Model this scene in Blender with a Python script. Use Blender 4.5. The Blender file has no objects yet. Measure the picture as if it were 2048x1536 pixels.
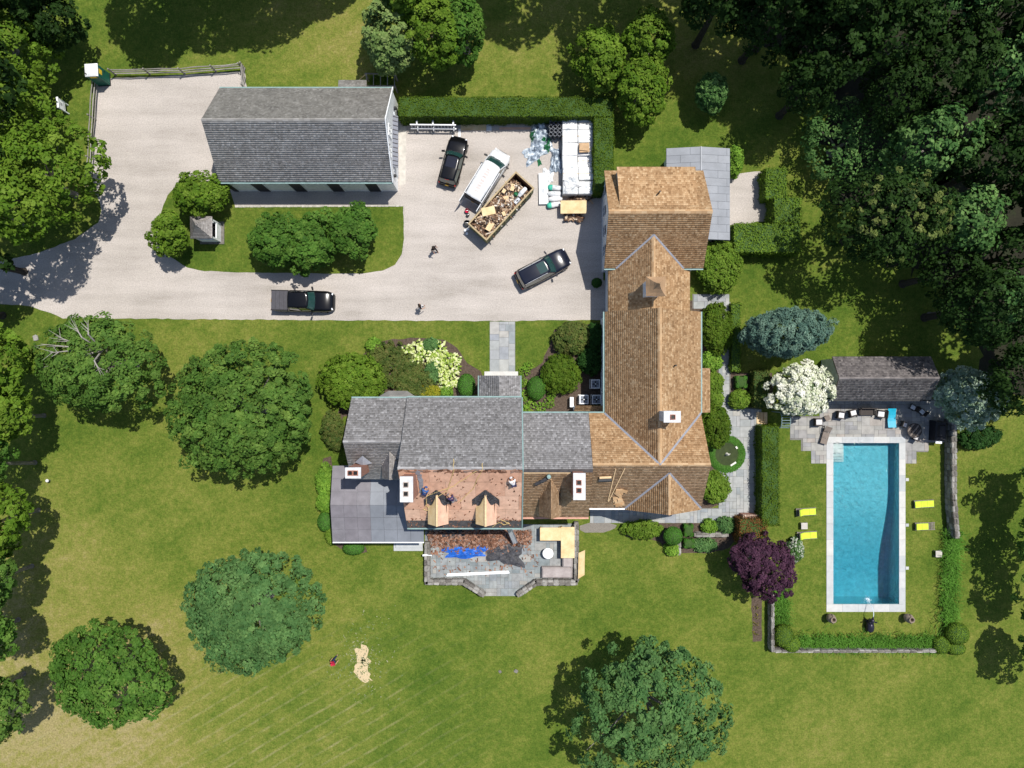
import bpy, bmesh, math, random
import numpy as np
from mathutils import Vector, Matrix
R = random.Random(11)
rng = np.random.default_rng(11)
SC = bpy.context.scene
COL = SC.collection
PI = math.pi

# ------------------------------------------------------------------ camera, sky, sun, exposure
H = 68.0            # flying height of the camera, metres
S = 21.0            # photograph pixels per metre on the ground
cam = bpy.data.cameras.new('camera'); camo = bpy.data.objects.new('camera', cam); COL.objects.link(camo)
camo.location = (0, 0, H); camo.rotation_euler = (0, 0, 0)
cam.sensor_width = 36; cam.lens = 36 * H / (2048 / S); cam.clip_start = 1; cam.clip_end = 1500
SC.camera = camo
ELEV, AZ = math.radians(67), math.radians(45)
world = bpy.data.worlds.new('World'); SC.world = world; world.use_nodes = True
wn = world.node_tree
bg = wn.nodes['Background']; sky = wn.nodes.new('ShaderNodeTexSky'); sky.sky_type = 'NISHITA'
sky.sun_disc = False; sky.sun_elevation = ELEV; sky.sun_rotation = AZ
wn.links.new(sky.outputs[0], bg.inputs[0]); bg.inputs[1].default_value = 0.10
sun = bpy.data.lights.new('sun', 'SUN'); sun.energy = 4.2; sun.angle = math.radians(0.55); sun.color = (1.0, 0.955, 0.88)
suno = bpy.data.objects.new('sun', sun); COL.objects.link(suno)
tr = Vector((-math.cos(ELEV) * math.sin(AZ), -math.cos(ELEV) * math.cos(AZ), -math.sin(ELEV)))
suno.rotation_euler = tr.to_track_quat('-Z', 'Y').to_euler(); suno.location = (30, 30, 90)
SC.view_settings.view_transform = 'Standard'; SC.view_settings.look = 'None'
SC.view_settings.exposure = 0.3; SC.view_settings.gamma = 1.0; SC.view_settings.use_curve_mapping = False
SC.render.resolution_x = 1024; SC.render.resolution_y = 768

# ------------------------------------------------------------------ helpers
def W(px, py, z=0.0):
    k = (1 - z / H) / S
    return ((px - 1024) * k, (768 - py) * k, z)
def G(gx, gy, z=0.0):
    return (gx / S, -gy / S, z)

class MB:
    def __init__(s): s.v = []; s.f = []; s.c = []
    def add(s, verts, faces, c=0.5):
        n = len(s.v); s.v.extend([tuple(p) for p in verts])
        for f in faces: s.f.append(tuple(i + n for i in f)); s.c.append(c)
        return s
    def box(s, x0, x1, y0, y1, z0, z1, c=0.5):
        v = [(x0,y0,z0),(x1,y0,z0),(x1,y1,z0),(x0,y1,z0),(x0,y0,z1),(x1,y0,z1),(x1,y1,z1),(x0,y1,z1)]
        return s.add(v, [(3,2,1,0),(4,5,6,7),(0,1,5,4),(1,2,6,5),(2,3,7,6),(3,0,4,7)], c)
    def mbox(s, M, sx, sy, sz, c=0.5):
        v = [M @ Vector((x*sx/2, y*sy/2, z*sz/2)) for z in (-1,1) for (x,y) in ((-1,-1),(1,-1),(1,1),(-1,1))]
        return s.add(v, [(3,2,1,0),(4,5,6,7),(0,1,5,4),(1,2,6,5),(2,3,7,6),(3,0,4,7)], c)
    def cyl(s, p0, p1, r0, r1=None, n=10, c=0.5, cap=True):
        r1 = r0 if r1 is None else r1
        p0, p1 = Vector(p0), Vector(p1); d = (p1 - p0).normalized()
        a = d.orthogonal().normalized(); b = d.cross(a)
        v = []
        for p, r in ((p0, r0), (p1, r1)):
            for i in range(n):
                t = 2*PI*i/n; v.append(p + a*(r*math.cos(t)) + b*(r*math.sin(t)))
        f = [(i, (i+1) % n, n + (i+1) % n, n + i) for i in range(n)]
        if cap: f += [tuple(range(n-1, -1, -1)), tuple(range(n, 2*n))]
        return s.add(v, f, c)
    def tube(s, pts, r, n=6, c=0.5):
        for a, b in zip(pts[:-1], pts[1:]): s.cyl(a, b, r, r, n, c)
        return s
    def prism(s, poly, z0, z1, c=0.5):
        n = len(poly)
        v = [(x, y, z0) for x, y in poly] + [(x, y, z1) for x, y in poly]
        ar = sum(poly[i][0]*poly[(i+1)%n][1] - poly[(i+1)%n][0]*poly[i][1] for i in range(n))
        f = [tuple(range(n-1, -1, -1)), tuple(range(n, 2*n))] + [(i, (i+1) % n, n+(i+1) % n, n+i) for i in range(n)]
        if ar < 0: f = [tuple(reversed(q)) for q in f]
        return s.add(v, f, c)
    def slab(s, pts, t, c=0.5):          # polygon in space, thickened downwards
        n = len(pts); v = [tuple(p) for p in pts] + [(p[0], p[1], p[2]-t) for p in pts]
        f = [tuple(range(n)), tuple(range(2*n-1, n-1, -1))] + [(i+1 if i+1 < n else 0, i, n+i, n+((i+1) % n)) for i in range(n)]
        return s.add(v, f, c)
    def lathe(s, prof, n=16, c=0.5, o=(0,0,0)):
        v = []; f = []
        for r, z in prof:
            for i in range(n):
                t = 2*PI*i/n; v.append((o[0]+r*math.cos(t), o[1]+r*math.sin(t), o[2]+z))
        for k in range(len(prof)-1):
            for i in range(n):
                j = (i+1) % n; f.append((k*n+i, k*n+j, (k+1)*n+j, (k+1)*n+i))
        return s.add(v, f, c)
    def loft(s, rings, c=0.5, cap=True, closed=True):
        n = len(rings[0]); v = [p for r in rings for p in r]; f = []
        for k in range(len(rings)-1):
            for i in range(n if closed else n-1):
                j = (i+1) % n; f.append((k*n+i, k*n+j, (k+1)*n+j, (k+1)*n+i))
        if cap: f += [tuple(range(n-1, -1, -1)), tuple(range((len(rings)-1)*n, len(rings)*n))]
        return s.add(v, f, c)
    def mesh(s, name, smooth=False):
        me = bpy.data.meshes.new(name); me.from_pydata(s.v, [], s.f)
        a = me.attributes.new('v', 'FLOAT', 'FACE'); a.data.foreach_set('value', np.array(s.c, dtype=np.float32))
        if smooth: me.polygons.foreach_set('use_smooth', [True]*len(me.polygons))
        me.update(); return me

def npquads(name, V, vals, F=None, smooth=False):
    me = bpy.data.meshes.new(name); n = len(V)
    F = np.arange(n, dtype=np.int32).reshape(-1, 4) if F is None else np.asarray(F, dtype=np.int32)
    m = len(F)
    me.vertices.add(n); me.vertices.foreach_set('co', np.ascontiguousarray(V, dtype=np.float32).ravel())
    me.loops.add(m*4); me.loops.foreach_set('vertex_index', F.ravel())
    me.polygons.add(m); me.polygons.foreach_set('loop_start', np.arange(0, m*4, 4, dtype=np.int32))
    if smooth: me.polygons.foreach_set('use_smooth', np.ones(m, dtype=bool))
    a = me.attributes.new('v', 'FLOAT', 'FACE'); a.data.foreach_set('value', np.asarray(vals, dtype=np.float32))
    me.update(calc_edges=True); return me

def tag(o, label=None, cat=None, group=None, kind=None):
    if label: o['label'] = label
    if cat: o['category'] = cat
    if group: o['group'] = group
    if kind: o['kind'] = kind
    return o
def put(name, me, mat, parent=None, loc=None, rot=None, scale=None):
    o = bpy.data.objects.new(name, me); COL.objects.link(o)
    if mat is not None and len(me.materials) == 0: me.materials.append(mat)
    if parent is not None: o.parent = parent
    if loc is not None: o.location = loc
    if rot is not None: o.rotation_euler = rot if not isinstance(rot, (int, float)) else (0, 0, rot)
    if scale is not None: o.scale = scale
    return o
def obj(name, mb, mat, parent=None, world=False, smooth=False):
    if world and parent is not None:
        L = parent.location if parent.parent is None else parent.location + parent.parent.location
        mb.v = [(x-L[0], y-L[1], z-L[2]) for x, y, z in mb.v]
    return put(name, mb.mesh(name, smooth), mat, parent)
def single(name, mb, mat, label, cat, base, group=None, smooth=False, kind=None):   # a thing that is one mesh, built in world space
    mb.v = [(x-base[0], y-base[1], z-base[2]) for x, y, z in mb.v]
    return tag(put(name, mb.mesh(name, smooth), mat, None, base), label, cat, group, kind)
def thing(name, label, cat, loc=(0,0,0), rz=0.0, group=None):
    o = bpy.data.objects.new(name, None); COL.objects.link(o); o.empty_display_size = 0.3
    o.location = loc; o.rotation_euler = (0, 0, rz)
    return tag(o, label, cat, group)
def dup(src, loc, rz, label, group=None):
    c = src.copy(); COL.objects.link(c); c.location = loc; c.rotation_euler = (0, 0, rz); c['label'] = label
    if group: c['group'] = group
    for ch in list(src.children):
        d = ch.copy(); COL.objects.link(d); d.parent = c
        for g in list(ch.children):
            e = g.copy(); COL.objects.link(e); e.parent = d
    return c

# ------------------------------------------------------------------ materials
def lin(r, g, b):      # sRGB 0..255 -> linear
    return tuple(((c/255)/12.92 if c/255 <= .04045 else ((c/255+.055)/1.055)**2.4) for c in (r, g, b))
class NT:
    def __init__(s, m): s.t = m.node_tree; s.n = s.t.nodes; s.l = s.t.links
    def new(s, t, **kw):
        n = s.n.new(t)
        for k, v in kw.items():
            if hasattr(n, k): setattr(n, k, v)
        return n
    def pos(s): return s.new('ShaderNodeNewGeometry').outputs['Position']
    def noise(s, scale, vec=None, detail=3, rough=.55):
        n = s.new('ShaderNodeTexNoise'); n.inputs['Scale'].default_value = scale; n.inputs['Detail'].default_value = detail
        n.inputs['Roughness'].default_value = rough
        s.l.new(vec if vec is not None else s.pos(), n.inputs['Vector']); return n.outputs['Fac']
    def ramp(s, fac, stops):
        r = s.new('ShaderNodeValToRGB'); e = r.color_ramp.elements
        while len(e) < len(stops): e.new(.5)
        for i, (p, c) in enumerate(stops): e[i].position = p; e[i].color = (*c, 1)
        s.l.new(fac, r.inputs[0]); return r.outputs[0]
    def math(s, op, a, b=None, clamp=False):
        m = s.new('ShaderNodeMath', operation=op); m.use_clamp = clamp
        for i, x in enumerate((a, b)):
            if x is None: continue
            if isinstance(x, (int, float)): m.inputs[i].default_value = x
            else: s.l.new(x, m.inputs[i])
        return m.outputs[0]
    def mix(s, fac, a, b, mode='MIX'):
        m = s.new('ShaderNodeMix', data_type='RGBA', blend_type=mode)
        for sock, x in ((m.inputs[0], fac), (m.inputs[6], a), (m.inputs[7], b)):
            if isinstance(x, (int, float)): sock.default_value = x
            elif isinstance(x, tuple): sock.default_value = (*x, 1)
            else: s.l.new(x, sock)
        return m.outputs[2]
    def rng(s, x, a, b, c, d):
        m = s.new('ShaderNodeMapRange'); s.l.new(x, m.inputs[0])
        for i, v in enumerate((a, b, c, d)): m.inputs[i+1].default_value = v
        return m.outputs[0]
    def comb(s, x, y, z=0.0):
        m = s.new('ShaderNodeCombineXYZ')
        for i, q in enumerate((x, y, z)):
            if isinstance(q, (int, float)): m.inputs[i].default_value = q
            else: s.l.new(q, m.inputs[i])
        return m.outputs[0]
    def sep(s, v):
        m = s.new('ShaderNodeSeparateXYZ'); s.l.new(v, m.inputs[0]); return m.outputs
def mat(name, cols, fac='noise', rough=.8, scale=3.0, amt=.15, ascale=8.0, bump=0.0, bscale=60.0, metal=0.0, spec=.3, leaf=False, coat=0.0, contrast=None):
    m = bpy.data.materials.new(name); m.use_nodes = True; t = NT(m)
    p = t.n['Principled BSDF']
    if isinstance(cols[0], (int, float)): cols = [cols]
    if len(cols) == 1: cols = [tuple(c*.88 for c in cols[0]), tuple(min(1, c*1.1) for c in cols[0])]
    if fac == 'attr':
        a = t.new('ShaderNodeAttribute'); a.attribute_name = 'v'; f = a.outputs['Fac']
    elif fac == 'obj': f = t.new('ShaderNodeObjectInfo').outputs['Random']
    else:
        lo, hi = contrast or (.3, .7)
        f = t.rng(t.noise(scale), lo, hi, 0, 1)
    n = len(cols); c = t.ramp(f, [(i/(n-1), q) for i, q in enumerate(cols)])
    if amt > 0:
        g = t.rng(t.noise(ascale, detail=4), .25, .75, 1-amt, 1+amt)
        c = t.mix(1.0, c, t.comb(g, g, g), 'MULTIPLY')
    t.l.new(c, p.inputs['Base Color']); p.inputs['Roughness'].default_value = rough; p.inputs['Metallic'].default_value = metal
    p.inputs['Specular IOR Level'].default_value = spec; p.inputs['Coat Weight'].default_value = coat; p.inputs['Coat Roughness'].default_value = .06
    if bump > 0:
        b = t.new('ShaderNodeBump'); b.inputs['Strength'].default_value = bump; b.inputs['Distance'].default_value = .03
        t.l.new(t.noise(bscale), b.inputs['Height']); t.l.new(b.outputs[0], p.inputs['Normal'])
    if leaf:
        tr_ = t.new('ShaderNodeBsdfTranslucent'); t.l.new(c, tr_.inputs[0])
        mx = t.new('ShaderNodeMixShader'); mx.inputs[0].default_value = .22
        t.l.new(p.outputs[0], mx.inputs[1]); t.l.new(tr_.outputs[0], mx.inputs[2])
        t.l.new(mx.outputs[0], t.n['Material Output'].inputs[0])
    return m
M = {}
def leafmat(k, *cols, amt=.30): M[k] = mat('leaf_'+k, list(cols), 'attr', rough=.55, amt=amt, ascale=.55, leaf=True, spec=.06)
leafmat('maple', (0.0448,0.1045,0.0170), (0.0762,0.1529,0.0260), (0.1322,0.2145,0.0400))
leafmat('bluegreen', (0.046,0.116,0.034), (0.077,0.164,0.049), (0.127,0.228,0.070))
leafmat('yellowgreen', (0.058,0.123,0.010), (0.102,0.181,0.017), (0.165,0.246,0.032))
leafmat('island', (0.0399,0.1029,0.0150), (0.0672,0.1512,0.0220), (0.1197,0.2111,0.0370))
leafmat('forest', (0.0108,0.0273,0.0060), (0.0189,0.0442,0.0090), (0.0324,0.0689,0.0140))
leafmat('forestlit', (0.0330,0.0914,0.0230), (0.0720,0.1580,0.0414), (0.1575,0.2741,0.0805))  # brighter copy of the wood's leaves; sunlight is put into the colour
leafmat('pale', (0.094,0.164,0.047), (0.164,0.250,0.070), (0.265,0.335,0.117))
leafmat('purple', (0.028,0.013,0.023), (0.059,0.025,0.047), (0.109,0.047,0.080))
leafmat('spruce', (0.052,0.109,0.086), (0.098,0.177,0.136), (0.182,0.280,0.210))
leafmat('dogwood', (.10,.18,.06), (.62,.66,.46), (.78,.78,.66), (.84,.84,.76), amt=.08)
leafmat('dogwood_green', (.12,.20,.11), (.26,.36,.25), (.44,.52,.42))
leafmat('hedge', (0.046,0.096,0.009), (0.072,0.126,0.011), (0.109,0.165,0.020))
leafmat('hedge_light', (0.071,0.144,0.014), (0.115,0.196,0.021), (0.172,0.259,0.037))
leafmat('copper', (0.058,0.065,0.013), (0.169,0.078,0.026), (0.260,0.111,0.039))
leafmat('topiary', (0.048,0.149,0.021), (0.067,0.187,0.026), (0.098,0.232,0.039))
leafmat('juniper', (0.042,0.083,0.018), (0.090,0.123,0.027), (0.150,0.147,0.045))
leafmat('hosta', (.12,.24,.035), (.34,.46,.06), (.66,.72,.30), (.80,.82,.52), amt=.08)
leafmat('lime', (.080,.175,.020), (.14,.27,.030), (.23,.37,.05))
leafmat('gold', (.09,.14,.012), (.24,.24,.02), (.36,.30,.03))
leafmat('shoot', (0.0600,0.0960,0.0180), (0.1080,0.1440,0.0360), (0.1680,0.1980,0.0600))
leafmat('lily', (0.057,0.161,0.018), (0.098,0.236,0.028), (0.149,0.322,0.052))
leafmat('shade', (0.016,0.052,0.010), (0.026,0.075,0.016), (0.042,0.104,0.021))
leafmat('flower', (.05,.12,.02), (.06,.15,.03), (.7,.68,.62))
M['bark'] = mat('bark', [(.14,.125,.11),(.26,.235,.21)], scale=5, bump=.6, bscale=25)
M['bark_dark'] = mat('bark_dark', [(.030,.026,.020),(.06,.05,.042)], scale=5)
M['deadwood'] = mat('deadwood', [(.26,.24,.215),(.37,.345,.315)], scale=5)
M['hedgecore'] = mat('hedge_core', [(.026,.066,.010),(.042,.09,.014)], scale=6)
M['cedar'] = mat('cedar_shingle', [(.24,.136,.064),(.335,.198,.098),(.405,.25,.130),(.475,.312,.172),(.56,.40,.24)], 'attr', rough=.85, amt=.14, ascale=.9)
M['cedar_lightened'] = mat('cedar_shingle_lightened', [(.30,.182,.098),(.39,.245,.138),(.47,.308,.182),(.56,.39,.245)], 'attr', rough=.85, amt=.15, ascale=.9)  # colour lightened to make up for weak sun on the south slopes
M['grey'] = mat('grey_shingle', [(.135,.130,.130),(.19,.184,.184),(.235,.228,.23),(.285,.278,.282),(.40,.395,.40)], 'attr', rough=.88, amt=.14, ascale=.8)
M['barnroof'] = mat('barn_shingle_lightened', [(.27,.248,.232),(.34,.314,.296),(.39,.362,.342),(.45,.42,.40),(.56,.53,.51)], 'attr', rough=.88, amt=.14, ascale=.7)  # south slopes: colour raised to offset grazing sun and warmed against blue sky
M['barnroof_n'] = mat('barn_shingle_darker', [(.155,.148,.140),(.19,.182,.172),(.22,.212,.20),(.255,.247,.235),(.32,.31,.30)], 'attr', rough=.9, amt=.24, ascale=.8)  # darker copy, for the slopes that face the sun
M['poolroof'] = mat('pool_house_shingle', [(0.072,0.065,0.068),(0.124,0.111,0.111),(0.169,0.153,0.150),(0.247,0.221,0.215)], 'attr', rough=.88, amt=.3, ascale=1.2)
M['deck_under'] = mat('roof_deck', (.16,.12,.09), scale=2)
M['white'] = mat('white_paint', (.83,.85,.87), rough=.5, amt=.04, ascale=3)
M['bluewhite'] = mat('pale_siding', (.66,.70,.74), rough=.6, amt=.05, ascale=2)
M['dark'] = mat('dark_opening', (.010,.010,.011), rough=.4, amt=.1)
M['glass'] = mat('window_glass', (.02,.03,.035), rough=.08, amt=0, spec=.6)
M['frame'] = mat('window_frame', (.7,.72,.73), rough=.5, amt=.03)
M['copper_trim'] = mat('verdigris_gutter', (.22,.33,.32), rough=.6, amt=.1)
M['redcopper'] = mat('new_copper', (.55,.30,.22), rough=.45, metal=.3)
M['zinc'] = mat('zinc', [(.195,.21,.238),(.208,.223,.25),(.222,.237,.265)], 'obj', rough=.5, amt=.16, ascale=.9, metal=.15)
M['zinc_brown'] = mat('zinc_brown', [(.175,.163,.180),(.188,.176,.194),(.20,.19,.208)], 'obj', rough=.55, amt=.2, ascale=1.2, metal=.1)
M['flash'] = mat('lead_flashing', (.27,.28,.32), rough=.5, metal=.2, amt=.1)
M['render'] = mat('chimney_cap', (.58,.59,.605), rough=.8, amt=.08, ascale=3)
def brickmat(name, a, b, mor, sc):
    m = bpy.data.materials.new(name); m.use_nodes = True; t = NT(m); p = t.n['Principled BSDF']
    x, y, z = t.sep(t.pos()); br = t.new('ShaderNodeTexBrick')
    t.l.new(t.comb(t.math('ADD', x, y), z), br.inputs['Vector'])
    br.inputs['Color1'].default_value = (*a, 1); br.inputs['Color2'].default_value = (*b, 1); br.inputs['Mortar'].default_value = (*mor, 1)
    br.inputs['Scale'].default_value = sc; br.inputs['Mortar Size'].default_value = .015; br.inputs['Brick Width'].default_value = .5; br.inputs['Row Height'].default_value = .18
    t.l.new(br.outputs[0], p.inputs['Base Color']); p.inputs['Roughness'].default_value = .9
    return m
M['brick'] = brickmat('brick', (.30,.10,.06), (.40,.16,.10), (.42,.36,.31), 2.2)
M['ply'] = mat('plywood', [(.60,.43,.22),(.70,.53,.29),(.76,.60,.36)], scale=1.5, rough=.75, amt=.08, ascale=9)
M['plyred'] = mat('red_plywood', [(.55,.31,.21),(.62,.37,.26),(.68,.44,.32)], 'obj', rough=.8, amt=.2, ascale=2.2)
M['lumber'] = mat('lumber', (.66,.48,.28), rough=.75, amt=.15)
M['tar'] = mat('tar_paper', [(.03,.03,.034),(.075,.075,.085)], scale=4, rough=.6, bump=.8, bscale=9)
M['tarstrip'] = mat('tar_strip', [(.06,.055,.06),(.115,.105,.105)], scale=3, rough=.75)
M['stone'] = mat('wall_stone', [(.11,.10,.09),(.18,.17,.15),(.25,.24,.22),(.34,.325,.30)], 'obj', rough=.9, amt=.3, ascale=6, bump=.6, bscale=22)
M['mortar'] = mat('mortar', (.20,.185,.165), rough=.95, amt=.25)
M['flag'] = mat('flagstone', [(.235,.26,.275),(.30,.315,.315),(.36,.365,.35),(.27,.285,.31),(.40,.385,.35)], 'obj', rough=.85, amt=.2, ascale=1.6)
M['flag_terrace'] = mat('terrace_flagstone', [(.185,.215,.225),(.235,.26,.265),(.285,.30,.295),(.215,.235,.25),(.32,.31,.285)], 'obj', rough=.85, amt=.28, ascale=1.6)
M['flag_pool'] = mat('pool_flagstone', [(.235,.235,.24),(.30,.295,.275),(.36,.345,.315),(.26,.26,.265),(.34,.305,.27)], 'obj', rough=.85, amt=.22, ascale=1.4)
M['coping'] = mat('pool_coping', [(.40,.42,.43),(.47,.48,.475),(.54,.53,.50)], 'obj', rough=.8, amt=.1, ascale=2)
M['joint'] = mat('joint_sand', (.17,.165,.15), rough=.95, amt=.2)
M['mulch'] = mat('mulch', [(.055,.038,.028),(.12,.088,.066)], scale=6, rough=.95, amt=.3, ascale=18, bump=.8, bscale=30)
M['concrete'] = mat('concrete', (.50,.47,.42), rough=.9, amt=.1, ascale=2)
M['grit'] = mat('grit', (.21,.19,.165), rough=.95, amt=.25, ascale=12)
M['litter'] = mat('leaf_litter', [(.010,.010,.005),(.020,.019,.010),(.018,.028,.008)], scale=.5, rough=.95, amt=.4, ascale=6)  # near-black colour carries the shade under the trees
M['roofmark'] = mat('roof_marks', (.57,.51,.485), rough=.8, amt=.2)
M['rail'] = mat('weathered_rail', [(.20,.185,.165),(.33,.31,.285)], 'obj', rough=.9, amt=.25, ascale=6)
M['steel'] = mat('aluminium', (.62,.64,.67), rough=.4, metal=.55, amt=.08)
M['rubber'] = mat('tyre_rubber', (.02,.02,.021), rough=.8, amt=.1)
M['rim'] = mat('wheel_rim', (.42,.43,.45), rough=.3, metal=.8, amt=.05)
M['carblack'] = mat('car_paint_black', (.004,.004,.005), rough=.22, amt=0, spec=.25, coat=.35)
M['carnavy'] = mat('car_paint_navy', (.007,.009,.02), rough=.2, amt=0, spec=.3, coat=.5)
M['carwhite'] = mat('van_paint_white', (.62,.635,.65), rough=.35, amt=.04, spec=.5, coat=.5)
M['carglass'] = mat('car_glass', (.016,.052,.048), rough=.06, amt=0, spec=.8, coat=.6)
M['plastic'] = mat('black_plastic', (.02,.02,.022), rough=.55, amt=.1)
M['tonneau'] = mat('tonneau_cover', (.070,.068,.078), rough=.7, amt=.12)
M['lampglass'] = mat('headlamp', (.8,.82,.85), rough=.1, amt=0, spec=.8)
M['taillamp'] = mat('tail_lamp', (.35,.02,.015), rough=.2, amt=0)
M['plate'] = mat('number_plate', (.72,.42,.03), rough=.5, amt=0)
M['rust'] = mat('rusty_steel', [(.17,.08,.045),(.30,.16,.09)], scale=3, rough=.85, amt=.25)
M['dumpgreen'] = mat('container_paint', [(.09,.12,.06),(.19,.19,.09)], scale=1.5, rough=.7, amt=.25)
M['dumprim'] = mat('container_rim', (.40,.31,.18), rough=.8, amt=.2)
M['debris'] = mat('debris', [(.035,.026,.022),(.10,.060,.040),(.22,.125,.075),(.34,.215,.135),(.55,.42,.28),(.70,.66,.60)], 'attr', rough=.85, amt=.15)
M['tearoff'] = mat('torn_shingles', [(.06,.030,.020),(.15,.070,.042),(.25,.125,.080),(.33,.19,.13),(.17,.14,.13)], 'attr', rough=.9, amt=.2)
M['wrap'] = mat('white_wrap', [(.40,.43,.46),(.60,.62,.63),(.70,.70,.705)], scale=1.8, rough=.35, amt=.10, ascale=7, bump=.8, bscale=5, contrast=(.32,.56))
M['plastic_clear'] = mat('plastic_sheet', [(.10,.13,.17),(.30,.36,.43),(.62,.68,.72)], scale=2.6, rough=.25, amt=.2, contrast=(.36,.64))
M['green_plastic'] = mat('green_plastic', (.015,.13,.05), rough=.4, amt=.2)
M['teal'] = mat('teal_bag', (.06,.42,.30), rough=.5, amt=.1)
M['felt'] = mat('felt_roll', [(.045,.048,.054),(.10,.105,.115)], 'obj', rough=.6, amt=.1)
M['bluetarp'] = mat('blue_tarp', [(.010,.065,.32),(.025,.15,.60)], scale=2.2, rough=.4, amt=.15)
M['cloth_taupe'] = mat('furniture_cover', [(.30,.26,.25),(.42,.375,.36)], scale=1.5, rough=.85, amt=.06)
M['lime_cushion'] = mat('lime_cushion', (.55,.72,.05), rough=.8, amt=.05)
M['teak'] = mat('weathered_teak', [(.17,.145,.125),(.27,.245,.22)], 'noise', scale=9, rough=.85)
M['wicker'] = mat('dark_wicker', (.045,.036,.032), rough=.7, amt=.25, ascale=25)
M['wickerlight'] = mat('brown_wicker', (.20,.165,.14), rough=.8, amt=.25, ascale=25)
M['cushion'] = mat('pale_cushion', (.72,.71,.72), rough=.85, amt=.05)
M['turq'] = mat('turquoise_mat', (.01,.34,.50), rough=.4, amt=.08)
M['grillcover'] = mat('black_cover', (.012,.012,.016), rough=.45, amt=.15)
M['bronze'] = mat('bronze', (.030,.028,.045), rough=.35, metal=.4, amt=.2)
M['clay'] = mat('clay_urn', (.25,.195,.15), rough=.85, amt=.12)
M['marble'] = mat('pale_stone', (.66,.64,.58), rough=.7, amt=.1)
M['pondwater'] = mat('pond_water', (.040,.055,.014), rough=.08, amt=.2, ascale=2, spec=.5)
M['skin'] = mat('skin', (.45,.26,.18), rough=.6, amt=.03)
M['hair'] = mat('hair', (.03,.02,.015), rough=.7, amt=.1)
def cloth(k, c): M[k] = mat('cloth_'+k, c, rough=.85, amt=.08)
cloth('c_dark', (.025,.018,.024)); cloth('c_white', (.74,.73,.75)); cloth('c_blue', (.03,.10,.30)); cloth('c_navy', (.025,.03,.10))
cloth('c_red', (.45,.012,.05)); cloth('c_grey', (.20,.19,.20)); cloth('c_purple', (.05,.035,.10)); cloth('c_tan', (.35,.27,.18))
M['rope'] = mat('yellow_rope', (.60,.45,.20), rough=.8, amt=.1)
M['toilet_green'] = mat('toilet_green', (.008,.10,.070), rough=.45, amt=.08)
M['yellow'] = mat('yellow_sign', (.75,.52,.04), rough=.5, amt=.1)
M['print'] = mat('print_grey', (.35,.36,.38), rough=.8, amt=.2)
M['printblue'] = mat('print_blue', (.18,.22,.42), rough=.6, amt=.1)
M['trellis'] = mat('blue_green_trellis', (.19,.27,.29), rough=.6, amt=.1)
M['acgrey'] = mat('condenser', (.17,.19,.23), rough=.5, amt=.1)
M['cardboard'] = mat('cardboard', (.50,.34,.20), rough=.85, amt=.1)
M['sawdust'] = mat('sawdust', [(.42,.32,.18),(.62,.50,.32)], scale=14, rough=.95, amt=.2, ascale=40)
M['waterfall'] = mat('falling_water', (.75,.85,.9), rough=.1, amt=0, spec=.6)
M['moss'] = mat('pond_lawn', [(.035,.085,.012),(.065,.13,.022)], scale=5, rough=.9, amt=.2, ascale=30)

def lawn_mat():
    m = bpy.data.materials.new('lawn'); m.use_nodes = True; t = NT(m); p = t.n['Principled BSDF']
    pos = t.pos(); x, y, z = t.sep(pos)
    a = math.radians(31)
    d = t.math('ADD', t.math('MULTIPLY', x, math.sin(a)), t.math('MULTIPLY', y, -math.cos(a)))
    l = t.math('ADD', t.math('MULTIPLY', x, math.cos(a)), t.math('MULTIPLY', y, math.sin(a)))
    big = t.noise(.075, detail=3); mid = t.noise(.55, detail=4, rough=.65); fine = t.noise(6.5, detail=4, rough=.7); gr = t.noise(2.2, detail=4, rough=.7)
    streak = t.noise(1.0, t.comb(t.math('MULTIPLY', d, .62), t.math('MULTIPLY', l, .035)), detail=3)
    # how dry: lower left and lower right of the garden are drier than the lawn beside the drive
    sx = t.rng(x, -45, -15, 1, 0); sy = t.rng(y, -6, -24, 0, 1); dry0 = t.math('MULTIPLY', sx, sy)
    sy2 = t.rng(y, 14, -18, 0, 1)
    f = t.math('ADD', t.math('MULTIPLY', big, 1.25), t.math('MULTIPLY', mid, .85))
    f = t.math('ADD', f, t.math('MULTIPLY', streak, .50))
    f = t.math('ADD', f, t.math('MULTIPLY', gr, .85))
    f = t.math('ADD', f, t.math('ADD', t.math('MULTIPLY', dry0, .62), t.math('MULTIPLY', sy2, .10)))
    f = t.math('ADD', f, t.math('MULTIPLY', t.rng(y, 24, 31, 0, .30), t.rng(x, -34, -24, 0, 1)))
    f = t.rng(f, 1.40, 2.62, 0, 1)
    c = t.ramp(f, [(0, (.050,.094,.011)), (.28, (.090,.130,.018)), (.52, (.142,.164,.030)), (.76, (.200,.192,.050)), (1, (.275,.232,.102))])
    ln = t.math('SINE', t.math('ADD', t.math('MULTIPLY', d, 2*PI/1.15), t.math('MULTIPLY', t.noise(.12), 3.0)))
    ln = t.math('MULTIPLY', t.rng(ln, .72, 1.0, 0, 1), t.math('MULTIPLY', t.rng(y, -21, -31, 0, 1), t.rng(x, 0, -16, 0, 1)))
    ln = t.math('MULTIPLY', ln, t.rng(t.noise(.5, detail=5, rough=.7), .40, .64, 0, .6))
    c = t.mix(ln, c, (.27,.245,.12))
    g = t.rng(fine, .25, .75, .58, 1.45); c = t.mix(1.0, c, t.comb(g, g, g), 'MULTIPLY')
    t.l.new(c, p.inputs['Base Color']); p.inputs['Roughness'].default_value = .95; p.inputs['Specular IOR Level'].default_value = .1
    b = t.new('ShaderNodeBump'); b.inputs['Strength'].default_value = .8; b.inputs['Distance'].default_value = .06
    t.l.new(t.noise(9, detail=4), b.inputs['Height']); t.l.new(b.outputs[0], p.inputs['Normal'])
    return m
M['lawn'] = lawn_mat()
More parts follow.
